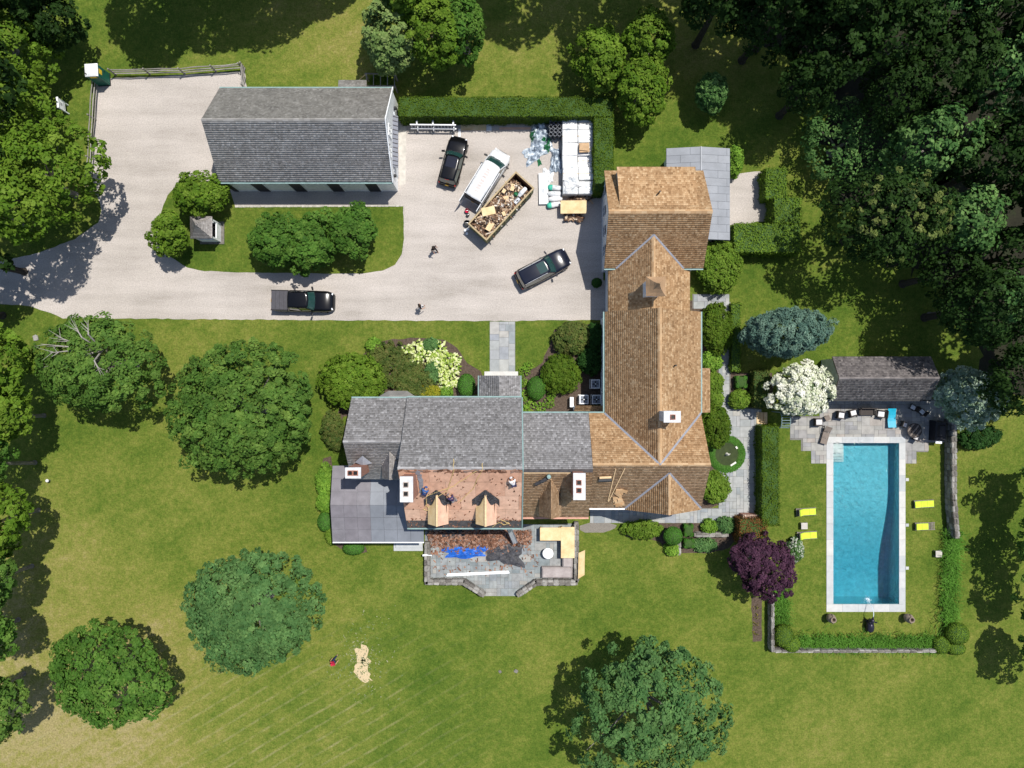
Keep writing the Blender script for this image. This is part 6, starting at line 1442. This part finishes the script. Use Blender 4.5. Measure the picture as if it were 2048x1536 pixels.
# air-conditioning condensers
for i, (px, py, lab) in enumerate(((1191,768,'condenser unit standing alone nearest the drive'), (1168,799,'left condenser of the lower pair beside the cedar wing'), (1193,799,'right condenser of the lower pair against the cedar wing'))):
    p = W(px,py,.8); a_ = thing('condenser', lab, 'condenser', (p[0],p[1],0), 0, 'air condensers by the cedar wing')
    obj('casing', MB().box(-.4,.4,-.4,.4,.06,.8), M['acgrey'], a_); obj('pad', MB().box(-.5,.45,-.47,.47,0,.06), M['concrete'], a_); obj('top_rim', MB().box(-.42,.42,.34,.42,.8,.83).box(-.42,.42,-.42,-.34,.8,.83).box(-.42,-.34,-.34,.34,.8,.83).box(.34,.42,-.34,.34,.8,.83), M['steel'], a_)
    fb = MB()
    for q in range(4): fb.mbox(Matrix.Translation((0,0,.81)) @ Matrix.Rotation(q*PI/2,4,'Z') @ Matrix.Translation((.15,0,0)) @ Matrix.Rotation(.3,4,'X'), .26,.12,.01)
    fan = obj('fan', fb, M['plastic'], a_); obj('hub', MB().cyl((0,0,.8),(0,0,.86),.06,.06,10), M['white'], fan)
p = W(1143,804,.4); single('white_cabinet', MB().box(p[0]-.15,p[0]+.15,p[1]-.45,p[1]+.45,0,.7).box(p[0]-.17,p[0]+.17,p[1]-.47,p[1]+.47,.7,.74), M['white'], 'narrow white utility cabinet beside the lime plants', 'cabinet', (p[0],p[1],0))
p = W(1193,566,.5); pp = thing('potted_shrub', 'potted dark shrub in the shade beside the cedar wing wall', 'planter', (p[0],p[1],0)); obj('pot', MB().lathe([(.25,0),(.36,.5),(.32,.5),(.28,.4),(.01,.4)], 16), M['clay'], pp)
V, val, C = crown_mesh(.38,.38,.3,.14,.07,26,2.0,.1,5,.05,-.5); crown_part(pp, V+np.array([0,0,.6]), val, 'shade', 'foliage')

# ------------------------------------------------------------------ terrace things
def tz(px, py, z=.036): return W(px, py, z)
mb = MB()
for i in range(1500):
    px = R.uniform(858,1062); py = 1062+abs(R.gauss(0,1))*16*(1.3 if px < 1010 else .8)
    if py > 1108: continue
    h_ = max(0, .55*(1-(py-1058)/48))*(.6+.4*math.sin(px*.05)**2); q = W(px,py,.1)
    mb.mbox(Matrix.Translation((q[0],q[1],.07+R.random()*h_)) @ Matrix.Rotation(R.uniform(0,6.28),4,'Z') @ Matrix.Rotation(R.gauss(0,.4),4,'X') @ Matrix.Rotation(R.gauss(0,.4),4,'Y'), R.uniform(.2,.5), R.uniform(.08,.2), .025, R.random())
p = W(960,1080); single('torn_shingle_heap', mb, M['tearoff'], 'long heap of torn brown shingles along the house foot on the terrace', 'debris', (p[0],p[1],0.03), kind='stuff')
mb = MB()
for i in range(160):
    q = W(R.uniform(865,1075), R.uniform(1085,1150), .05)
    mb.mbox(Matrix.Translation((q[0],q[1],.055)) @ Matrix.Rotation(R.uniform(0,6.28),4,'Z') @ Matrix.Rotation(R.gauss(0,.15),4,'X'), R.uniform(.08,.35), R.uniform(.05,.14), .02, R.random())
single('scattered_shingles', mb, M['tearoff'], 'loose torn shingles scattered over the terrace paving', 'debris', (*W(970,1115)[:2],0.03), kind='stuff')
crumple('blue_tarp', 'blue tarpaulin strewn with shingles on the terrace', 'tarp', 930, 1104, 4.0, 1.1, .22, 'bluetarp', .03, n=44, seed=12, base=.05)
crumple('black_tarp', 'crumpled black plastic tarpaulin right of the blue one', 'tarp', 1010, 1108, 3.3, 1.9, .20, 'tar', -.12, n=44, seed=13, base=.05)
crumple('dark_tarp', 'dark bluish tarpaulin bunched against the house wall', 'tarp', 905, 1066, 2.0, .7, .35, 'tar', .1, seed=14, base=.3)
a_, b_ = V3(W(893,1150,.12)), V3(W(1019,1144,.12)); Mx = Matrix.Translation((a_+b_)/2) @ (b_-a_).to_track_quat('X','Z').to_matrix().to_4x4(); single('gutter_length', MB().mbox(Matrix.Translation((0,-.06,0)) @ Mx, (b_-a_).length, .12, .11).mbox(Matrix.Translation((0,.08,-.02)) @ Mx, (b_-a_).length*.98, .10, .08), M['white'], 'long white gutter length lying across the terrace', 'gutter', ((a_+b_)/2).to_tuple()[:2]+(.04,))
for px0, py0, px1, py1, z, lab in ((1080,1055,1123,1081,1.05,'left plywood sheet of the L-shaped covering on the terrace'), (1122,1054,1149,1116,1.09,'right plywood sheet of the L-shaped covering on the terrace')):
    a_, b_ = W(px0,py1,z), W(px1,py0,z); t_ = thing('plywood_cover', lab, 'plywood', ((a_[0]+b_[0])/2,(a_[1]+b_[1])/2,.03), 0, 'plywood sheets on the terrace'); w_, h_ = (b_[0]-a_[0])/2, (b_[1]-a_[1])/2
    obj('sheet', MB().box(-w_,w_,-h_,h_,z-.03,z), M['ply'], t_)
    for sx in (-1,1):
        for sy in (-1,1): obj('trestle_leg', MB().box(sx*(w_-.12)-.04,sx*(w_-.12)+.04,sy*(h_-.12)-.04,sy*(h_-.12)+.04,0,z-.031), M['lumber'], t_)
a_, b_ = W(1157,1104,.05), W(1170,1100,.05); lp = MB().slab(up([W(1156,1158,1.0), W(1169,1150,.06), W(1170,1100,.06), W(1157,1106,1.0)]), .03); single('leaning_plywood', lp, M['ply'], 'plywood sheet leaning on the outer face of the right terrace parapet', 'plywood', (a_[0]+.3,a_[1]-1.2,0))
c = W(1096,1107,.75); rt = thing('round_table', 'round white pedestal table on the terrace', 'table', (c[0],c[1],.03)); obj('top', MB().lathe([(.01,.70),(.50,.70),(.51,.73),(.48,.755),(.01,.765)], 28), M['white'], rt); obj('pedestal', MB().lathe([(.28,0),(.10,.12),(.07,.5),(.16,.70)], 14), M['white'], rt)
def softbox(x0,x1,y0,y1,z): return MB().loft([[(x0,y0,0),(x1,y0,0),(x1,y1,0),(x0,y1,0)],[(x0+.03,y0+.03,z-.12),(x1-.03,y0+.03,z-.12),(x1-.03,y1-.03,z-.12),(x0+.03,y1-.03,z-.12)],[(x0+.14,y0+.14,z),(x1-.14,y0+.14,z),(x1-.14,y1-.14,z),(x0+.14,y1-.14,z)]])
c = W(1115,1146,.6); sf = thing('covered_sofa', 'L-shaped outdoor sofa under a taupe fabric cover on the terrace', 'sofa', (c[0],c[1],.03)); obj('seat_cover', softbox(-1.5,1.45,-.5,.55,.62), M['cloth_taupe'], sf); obj('chaise_cover', softbox(.45,1.47,.5,2.0,.66), M['cloth_taupe'], sf); obj('piping', MB().tube([(1.3,-.4,.64),(1.32,1.9,.67)], .025).tube([(-1.4,-.38,.63),(1.3,-.4,.64)], .025), M['cloth_taupe'], sf)
p = W(850,1110,.8); single('downspout_scrap', MB().mbox(Matrix.Translation((p[0],p[1],.82)) @ Matrix.Rotation(.1,4,'Z'), .45,.16,.12).cyl((p[0]+.2,p[1],.82),(p[0]+.65,p[1]-.06,.82),.05,.05,8), M['white'], 'small white elbow pipe on the left terrace parapet', 'pipe', (p[0],p[1],.76))
a_, b_ = V3(W(1018,1056,2.6)), V3(W(1031,1086,.5)); Mx = Matrix.Translation((a_+b_)/2) @ (b_-a_).to_track_quat('X','Z').to_matrix().to_4x4(); ck = thing('debris_chute', 'metal plank chute leaning from the eave to the terrace', 'chute', (b_.x,b_.y,0.05)); obj('plate', MB().mbox(Mx, (b_-a_).length, .42, .03), M['steel'], ck, True)
for s in (-1,1): obj('side', MB().mbox(Mx @ Matrix.Translation((0,s*.22,.05)), (b_-a_).length, .03, .12), M['flash'], ck, True)
obj('leg', MB().cyl(b_+Vector((0,0,-.02)), (b_.x,b_.y,.05), .06,.06,6), M['steel'], ck, True)

# ------------------------------------------------------------------ pool furniture
def lounger(px, py, rz, label, back, foot=True):
    p = W(px,py,.35); t_ = thing('sun_lounger', label, 'sun lounger', (p[0],p[1],0), rz, 'lime sun loungers beside the pool')
    fr = MB().box(-.95,.95,-.36,-.31,.24,.30).box(-.95,.95,.31,.36,.24,.30)
    for i in range(14): fr.box(-.93+i*.135,-.86+i*.135,-.31,.31,.25,.28)
    obj('frame', fr, M['teak'], t_)
    for sx in (-.85,.85):
        for sy in (-.33,.33): obj('leg', MB().box(sx-.04,sx+.04,sy-.03,sy+.03,0,.24), M['teak'], t_)
    ca, sa = math.cos(back), math.sin(back)
    Mb = Matrix.Translation((-.35,0,.33)) @ Matrix.Rotation(back,4,'Y') @ Matrix.Translation((-.30,0,.03))
    obj('back_cushion', MB().mbox(Mb, .58,.58,.09), M['lime_cushion'], t_); obj('backrest', MB().mbox(Mb @ Matrix.Translation((0,0,-.07)), .62,.62,.03), M['teak'], t_)
    obj('seat_cushion', MB().mbox(Matrix.Translation((-.04,0,.35)), .58,.58,.10), M['lime_cushion'], t_)
    if foot: obj('foot_cushion', MB().mbox(Matrix.Translation((.57,0,.345)), .60,.58,.09), M['lime_cushion'], t_)
lounger(1613,1024,.06,'upper lime lounger left of the pool with raised back',.75); lounger(1615,1071,.06,'lower lime lounger left of the pool below the side table',.7); lounger(1849,1008,.06,'upper lime lounger right of the pool with full cushions',.12); lounger(1851,1053,.03,'lower lime lounger right of the pool with bare wooden foot end',.2,False)
for px, py, lab in ((1609,1052,'square weathered side table between the two left loungers'), (1878,1108,'square weathered side table beside the right daylily strip')):
    p = W(px,py,.45); t_ = thing('side_table', lab, 'table', (p[0],p[1],0), .02, 'side tables on the pool lawn')
    for i in range(5): obj('slat', MB().box(-.3,.3,-.3+i*.122,-.3+i*.122+.112,.42,.45), M['concrete'], t_)
    for sx in (-.26,.26):
        for sy in (-.26,.26): obj('leg', MB().box(sx-.03,sx+.03,sy-.03,sy+.03,0,.42), M['teak'], t_)
    obj('apron', MB().box(-.28,.28,-.28,-.25,.34,.418).box(-.28,.28,.25,.28,.34,.418), M['teak'], t_)
def armchair(px, py, rz, label, cush=True, w=.72, L=.72, m='wicker', group='dark armchairs on the pool deck', arms=True, name='armchair'):
    p = W(px,py,.4); t_ = thing(name, label, 'chair', (p[0],p[1],.03), rz, group)
    obj('seat', MB().box(-L/2,L/2,-w/2,w/2,.24,.32), M[m], t_); obj('backrest', MB().mbox(Matrix.Translation((-L/2+.02,0,.58)) @ Matrix.Rotation(-.18,4,'Y'), .06, w, .56), M[m], t_)
    if arms:
        for sy in (-1,1): obj('armrest', MB().box(-L/2,L/2,sy*(w/2-.04)-.05,sy*(w/2-.04)+.05,.56,.61).box(L/2-.08,L/2-.01,sy*(w/2-.04)-.03,sy*(w/2-.04)+.03,.3,.56), M[m], t_)
    for sx in (-1,1):
        for sy in (-1,1): obj('leg', MB().box(sx*(L/2-.05)-.03,sx*(L/2-.05)+.03,sy*(w/2-.05)-.03,sy*(w/2-.05)+.03,0,.24), M[m], t_)
    if cush: obj('cushion', MB().loft([[(-L/2+.09,-w/2+.1,.32),(L/2-.03,-w/2+.1,.32),(L/2-.03,w/2-.1,.32),(-L/2+.09,w/2-.1,.32)],[(-L/2+.08,-w/2+.09,.40),(L/2-.02,-w/2+.09,.40),(L/2-.02,w/2-.09,.40),(-L/2+.08,w/2-.09,.40)],[(-L/2+.13,-w/2+.14,.44),(L/2-.07,-w/2+.14,.44),(L/2-.07,w/2-.14,.44),(-L/2+.13,w/2-.14,.44)]]), M['cushion'], t_)
    return t_
armchair(1636,844,0,'dark armchair with bright white cushion at the left end of the pool deck'); armchair(1681,830,-.15,'dark armchair with pale cushion, second from the left on the pool deck'); armchair(1705,826,.25,'dark armchair with pale cushion left of the long dark bench',w=.66)
armchair(1735,824,-PI/2,'long dark slatted bench between the pool deck armchairs',False,1.5,.65,'wicker',None,True,'bench'); armchair(1763,828,-.12+PI,'dark armchair with pale cushion left of the turquoise mat')
for px, py, rz, lab in ((1827,815,2.6,'armless pale-seated chair nearest the pool house'), (1845,824,2.4,'armless pale-seated chair nearest the greenish dogwood'), (1808,849,-.35,'armless pale-seated chair left of the round slatted table'), (1832,875,1.2,'pale-seated chair tucked below the round slatted table')): armchair(px,py,rz,lab,True,.55,.55,'wicker','armless chairs on the pool deck',False,'dining_chair')
p = W(1651,871,.35); ch = thing('chaise', 'brown wicker chaise longue standing beside the pool edge', 'chaise', (p[0],p[1],.03), -1.85)
for i in range(3):
    Mb = Matrix.Translation((-.62+i*.58,0,.36+(.16 if i == 0 else 0))) @ Matrix.Rotation(.5 if i == 0 else 0,4,'Y'); obj('panel', MB().mbox(Mb, .55,.62,.05), M['wickerlight'], ch)
obj('frame', MB().box(-.9,.85,-.33,-.28,.26,.33).box(-.9,.85,.28,.33,.26,.33), M['wicker'], ch)
for sx in (-.8,.75):
    for sy in (-.3,.3): obj('leg', MB().box(sx-.03,sx+.03,sy-.03,sy+.03,0,.26), M['wicker'], ch)
p = W(1655,836,.4); st_ = thing('small_table', 'small weathered table beside the white-cushioned armchair', 'table', (p[0],p[1],.03), .5); obj('top', MB().box(-.24,.24,-.24,.24,.36,.40), M['wickerlight'], st_); obj('pedestal', MB().box(-.08,.08,-.08,.08,0,.36), M['wicker'], st_)
p = W(1784,836,.4); tq = thing('pool_mat', 'turquoise slightly curved pool lounger mat on its stand', 'pool mat', (p[0],p[1],.03), 0)
obj('mat', MB().loft([[(x_,y_,.32+.12*((y_)/.9)**2) for x_ in (-.38,-.1,.1,.38)]+[(x_,y_,.26+.12*(y_/.9)**2) for x_ in (.38,.1,-.1,-.38)] for y_ in (-.9,-.6,-.3,0,.3,.6,.9)]), M['turq'], tq, smooth=False)
for sy in (-.5,.5): obj('support', MB().box(-.3,.3,sy-.06,sy+.06,0,.27), M['wicker'], tq)
c = W(1829,861,.72); rt = thing('slatted_table', 'round dark slatted table on the pool deck', 'table', (c[0],c[1],.03), .9)
for i in range(9): y_ = -.6+i*.15; hx = math.sqrt(max(.02,.66**2-(y_)**2)); obj('slat', MB().box(-hx,hx,y_-.065,y_+.065,.70,.73), M['wickerlight' if i % 3 == 1 else 'wicker'], rt)
obj('rim', MB().lathe([(.63,.68),(.69,.68),(.69,.735),(.63,.735),(.63,.68)], 28), M['wicker'], rt); obj('pedestal', MB().lathe([(.3,0),(.08,.1),(.08,.68)], 12), M['wicker'], rt)
c = W(1881,862,1.0); gl = thing('covered_grill', 'barbecue grill under a black fitted cover at the right end of the deck', 'grill', (c[0],c[1],.0), -.05); obj('cover', softbox(-.52,.52,-.95,.95,1.15), M['grillcover'], gl); obj('lid_cover', MB().loft([[(-.36,-.6,1.13),(.36,-.6,1.13),(.36,.6,1.13),(-.36,.6,1.13)],[(-.25,-.5,1.32),(.25,-.5,1.32),(.25,.5,1.32),(-.25,.5,1.32)]]), M['grillcover'], gl)
obj('shelf', MB().box(-.3,.3,-1.2,-.955,.78,.82), M['steel'], gl)
# urns
for px, py, lab in ((1656,1232,'clay urn at the lower left pool corner'), (1810,1232,'clay urn at the lower right pool corner')):
    p = W(px,py); t_ = thing('clay_urn', lab, 'urn', (p[0],p[1],0), 0, 'clay urns at the pool end')
    obj('body', MB().lathe([(.16,0),(.24,.15),(.38,.45),(.42,.72),(.34,.98),(.22,1.12),(.21,1.16),(.27,1.20),(.27,1.24),(.20,1.24),(.17,1.10),(.20,.9),(.01,.8)], 22), M['clay'], t_, smooth=True)
    for sy in (-1,1): obj('handle', MB().tube([(0,sy*.24,1.12),(0,sy*.42,1.05),(0,sy*.42,.85),(0,sy*.37,.8)], .03), M['clay'], t_)
# fountain statue
c = W(1735,1247); fs = thing('fountain_statue', 'dark bronze animal fountain statue spouting into the pool', 'statue', (c[0],c[1],0), PI/2)
def ell(o, rx, ry, rz, n=12, m_=8, tilt=0): return [[(o[0]+rx*math.sin(t)*math.cos(a)*math.cos(tilt)-rz*math.cos(t)*math.sin(tilt), o[1]+ry*math.sin(t)*math.sin(a), o[2]+rz*math.cos(t)*math.cos(tilt)+rx*math.sin(t)*math.cos(a)*math.sin(tilt)) for a in [2*PI*i/n for i in range(n)]] for t in [PI*(j+.05)/(m_-.9) for j in range(m_)]]
obj('body', MB().loft(ell((-.1,0,.52),.62,.36,.36)).loft(ell((-.35,.16,.40),.30,.2,.36)).loft(ell((-.35,-.16,.40),.30,.2,.36)).loft(ell((.35,0,.62),.28,.25,.34)), M['bronze'], fs, smooth=True)
hd = obj('head', MB().loft(ell((.55,0,.92),.26,.20,.20)).cyl((.7,0,.95),(.95,0,1.1),.10,.07,10), M['bronze'], fs, smooth=True)
for sy in (-1,1): obj('ear', MB().mbox(Matrix.Translation((.45,sy*.26,1.08)) @ Matrix.Rotation(sy*.5,4,'X'), .12,.22,.05), M['bronze'], hd)
for sx in (.38,-.4):
    for sy in (-.2,.2): obj('leg', MB().cyl((sx,sy,0),(sx,sy,.45),.12,.13,10), M['bronze'], fs)
pts = [(.95+t*1.25,.0+.02*t,1.1+1.2*t-2.35*t*t) for t in [i/10 for i in range(11)]]
wt = thing('water_jet', 'thin arcing water jet and white splash at the pool end', 'water', (c[0],c[1],0.0), PI/2)
obj('jet', MB().tube([(.98+t*1.36,.02*math.sin(t*9),1.12+.55*t-1.70*t*t) for t in [i/12 for i in range(13)]], .018, 6).tube([(.98+t*1.30,-.10*t,1.12+.55*t-1.70*t*t) for t in [i/12 for i in range(13)]], .012, 6), M['waterfall'], wt)
mb = MB()
for i in range(90):
    a = R.uniform(0,6.28); q = abs(R.gauss(0,.20)); s = R.uniform(.01,.035)*(1.3-q); mb.mbox(Matrix.Translation((2.28+q*math.cos(a),-.02+q*math.sin(a),-.08+R.uniform(0,.18)*max(0,1-q*2))), s*1.5,s*1.5,s)
o = obj('splash', mb, M['waterfall'], wt); o['kind'] = 'stuff'
# small lawn things
p = W(101,960); lg = thing('garden_light', 'small grey garden light standing alone on the left lawn', 'light', (p[0],p[1],0)); obj('post', MB().cyl((0,0,0),(0,0,.5),.03,.03,7), M['acgrey'], lg); obj('hood', MB().lathe([(.01,.62),(.12,.58),(.16,.5),(.01,.5)], 12), M['cushion'], lg)
for px, py, s_, lab in ((72,676,.28,'pale boulder on the grass left of the dead-branched tree'), (1032,1342,.2,'pale stepping stone set in the lower lawn, right one'), (1000,1343,.16,'grey stepping stone set in the lower lawn, left one')):
    p = W(px,py); o = put('stone', R.choice(SMS), None, None, (p[0],p[1],s_*.2), R.random(), (s_*1.6,s_*1.9,s_*.7)); tag(o, lab, 'stone')
mb = MB()
for i in range(330):
    a = R.uniform(0,6.28); q = abs(R.gauss(0,1)); z_ = W(725+q*32*math.cos(a), 1320+q*46*math.sin(a)); mb.mbox(Matrix.Translation((z_[0],z_[1],.012)) @ Matrix.Rotation(R.uniform(0,3),4,'Z'), R.uniform(.05,.24), R.uniform(.03,.08), .012, R.uniform(0,1))
M['chips'] = mat('wood_chips', [(.10,.16,.05),(.20,.22,.11),(.33,.31,.20)], 'attr', amt=.1)
single('wood_chips', mb, M['chips'], 'scatter of pale wood chips around the sawdust patch', 'wood chips', (*W(725,1325)[:2],0), kind='stuff')

# ------------------------------------------------------------------ ropes on the roof
def rope(label, pts, r=.028):
    P = [V3(p)+Vector((0,0,.12)) for p in pts]; Q = []
    for a_, b_ in zip(P[:-1], P[1:]): Q += [a_.lerp(b_, t)+Vector((R.uniform(-.04,.04),R.uniform(-.04,.04),0)) for t in (0,.25,.5,.75)]
    Q.append(P[-1]); single('rope', MB().tube(Q, r, 5), M['rope'], label, 'rope', tuple(P[-1]-Vector((0,0,.12))))
def msn(gx, gy): return gpt(gx, gy, mz+(gy-mN)/(mR-mN)*(mr-mz)) if gy < mR else msl(gx, gy)
rope('yellow safety rope from the ridge to the left dormer', [msn(-99,128), msn(-98,144), msn(-112,185), msn(-135,200)])
rope('yellow safety rope from the ridge down to the dark-clad roofer', [msn(-50,134), msn(-50,142), msn(-68,182), msn(-95,210)])
rope('yellow rope running slantwise to the blue-shirted roofer', [msn(-60,146), msn(-100,176), msn(-150,196)])
rope('pale rope coiled at the lower right of the stripped roof', [msn(-20,246), msn(-12,250), msn(-5,254), msn(-14,257), msn(-24,252), msn(-36,262)])
rope('slack yellow rope loop beside the large chimney', [msn(-150,196), msn(-152,215), msn(-144,226), msn(-158,224), msn(-150,212)])

# ------------------------------------------------------------------ people
def skin(name, J, E, root=0, sub=1):
    me = bpy.data.meshes.new(name); me.from_pydata([j[0] for j in J], E, []); o = bpy.data.objects.new(name, me); COL.objects.link(o)
    m = o.modifiers.new('s', 'SKIN'); m.use_smooth_shade = True
    for i, j in enumerate(J): me.skin_vertices[0].data[i].radius = (j[1], j[1]*(j[2] if len(j) > 2 else 1)); me.skin_vertices[0].data[i].use_root = (i == root)
    s = o.modifiers.new('u', 'SUBSURF'); s.levels = sub; s.render_levels = sub
    dg = bpy.context.evaluated_depsgraph_get(); r = bpy.data.meshes.new_from_object(o.evaluated_get(dg)); bpy.data.objects.remove(o); r.name = name; return r
def person(label, loc, rz, shirt, pants, hat, pose='walk', sleeves=True):
    """x forward; joints placed by hand for each pose"""
    t_ = thing('person', label, 'person', loc, rz); V = Vector
    if pose in ('walk', 'stand'):
        st = .26 if pose == 'walk' else .08
        pel, chest, neck, head = V((0,0,.95)), V((.02,0,1.32)), V((.03,0,1.50)), V((.06,0,1.64)); hipL, hipR = V((0,.10,.92)), V((0,-.10,.92))
        kL, kR, aL, aR = V((st*.7,.11,.50)), V((-st*.3,-.11,.48)), V((st,.11,.08)), V((-st*1.1,-.11,.12)); shL, shR = V((.02,.20,1.43)), V((.02,-.20,1.43))
        eL, eR, wL, wR = V((-.10,.27,1.16)), V((.08,-.27,1.16)), V((.02,.29,.93)), V((.26,-.25,1.02))
    else:      # kneeling / bent at work on the slope
        pel, chest, neck, head = V((0,0,.55)), V((.30,0,.82)), V((.45,0,.92)), V((.58,0,.98)); hipL, hipR = V((0,.11,.52)), V((0,-.11,.52))
        kL, kR, aL, aR = V((.36,.16,.36)), V((.20,-.16,.10)), V((.22,.15,.06)), V((-.25,-.14,.08)); shL, shR = V((.34,.20,.88)), V((.34,-.20,.88))
        eL, eR, wL, wR = V((.52,.27,.66)), V((.50,-.27,.62)), V((.72,.22,.48)), V((.70,-.20,.42))
    up_ = (head-neck).normalized(); fw = V((1,0,0))
    J = [(pel,.13,.9),(chest,.15,.8),(neck,.06),(head,.095,1.05),(head+up_*.10,.075),(hipL,.095),(kL,.065),(aL,.045),(aL+V((.14,0,-.04)),.04),(hipR,.095),(kR,.065),(aR,.045),(aR+V((.14,0,-.04)),.04),(shL,.065),(eL,.047),(wL,.032),(shR,.065),(eR,.047),(wR,.032),(head+fw*.10-up_*.01,.02)]
    E = [(0,1),(1,2),(2,3),(3,4),(0,5),(5,6),(6,7),(7,8),(0,9),(9,10),(10,11),(11,12),(1,13),(13,14),(14,15),(1,16),(16,17),(17,18),(3,19)]
    for w_, e_, ix, sg in ((wL,eL,15,1),(wR,eR,18,-1)):
        d = (w_-e_).normalized(); s = V((0,1,0))*sg; n0 = len(J); J.append((w_+d*.07,.036,.6)); E.append((ix,n0))
        for q, (off, ln) in enumerate(((-.033,.075),(-.011,.085),(.011,.08),(.033,.06))): J.append((w_+d*.115+s*off,.010)); J.append((w_+d*(.115+ln)+s*off+V((.015,0,-.015)),.008)); E += [(n0,len(J)-2),(len(J)-2,len(J)-1)]
        J.append((w_+d*.05-s*.05,.012)); J.append((w_+d*.10-s*.065,.009)); E += [(n0,len(J)-2),(len(J)-2,len(J)-1)]
    put('body', skin('body', J, E), M['skin'], t_)
    put('shirt', skin('shirt', [(pel+V((0,0,.03)),.155,.9),(chest,.175,.82),(neck.lerp(chest,.25),.09),(shL,.085),(eL.lerp(shL,.25),.066),(shR,.085),(eR.lerp(shR,.25),.066)], [(0,1),(1,2),(1,3),(3,4),(1,5),(5,6)]), M[shirt], t_)
    put('trousers', skin('trousers', [(pel-V((0,0,.02)),.15,.92),(hipL,.112),(kL,.082),(aL+V((0,0,.05)),.066),(hipR,.112),(kR,.082),(aR+V((0,0,.05)),.066)], [(0,1),(1,2),(2,3),(0,4),(4,5),(5,6)]), M[pants], t_)
    for a_ in (aL,aR): put('shoe', skin('shoe', [(a_+V((-.04,0,-.02)),.055,.8),(a_+V((.08,0,-.04)),.05,.7),(a_+V((.16,0,-.045)),.04,.6)], [(0,1),(1,2)]), M['plastic'], t_)
    put('cap' if hat != 'hair' else 'hair', skin('cap', [(head+up_*.045-fw*.02,.112),(head+up_*.12-fw*.015,.075)]+([(head+up_*.06+fw*.15,.05,.25)] if hat != 'hair' else [(head-fw*.06,.08)]), [(0,1),(0,2)]), M['hair' if hat == 'hair' else hat], t_)
    for sg in (-1,1): put('ear', skin('ear', [(head+V((0,sg*.095,0)),.018),(head+V((-.01,sg*.105,.02)),.012)], [(0,1)]), M['skin'], t_)
    ey = MB()
    for sg in (-1,1): ey.mbox(Matrix.Translation(head+fw*.098+V((0,sg*.034,0))+up_*.015), .012,.02,.012)
    ey.mbox(Matrix.Translation(head+fw*.093-up_*.05), .012,.045,.01); obj('face_features', ey, M['dark'], t_)
    return t_
def gp(px, py): p = W(px,py); return (p[0],p[1],.012)
person('person in dark clothes walking across the gravel court', gp(870,501), -.9, 'c_dark', 'c_dark', 'hair')
person('person with dark shirt and bare arms walking near the front walk', gp(843,616), .4, 'c_dark', 'c_white', 'hair')
person('person in red shirt and blue shorts on the lower lawn', gp(672,1316), .8, 'c_red', 'c_navy', 'c_red')
def rp(gx, gy): p = msl(gx, gy); return (p.x, p.y, p.z+.02)
person('roofer in white shirt crouching at the right end of the stripped slope', rp(3,172), 1.9, 'c_white', 'c_navy', 'c_white', 'kneel')
person('roofer in blue shirt kneeling beside the large chimney', rp(-152,190), 1.2, 'c_blue', 'c_navy', 'c_blue', 'kneel')
person('dark-clad roofer kneeling between the two dormers', rp(-102,203), 2.2, 'c_purple', 'c_grey', 'c_grey', 'kneel')
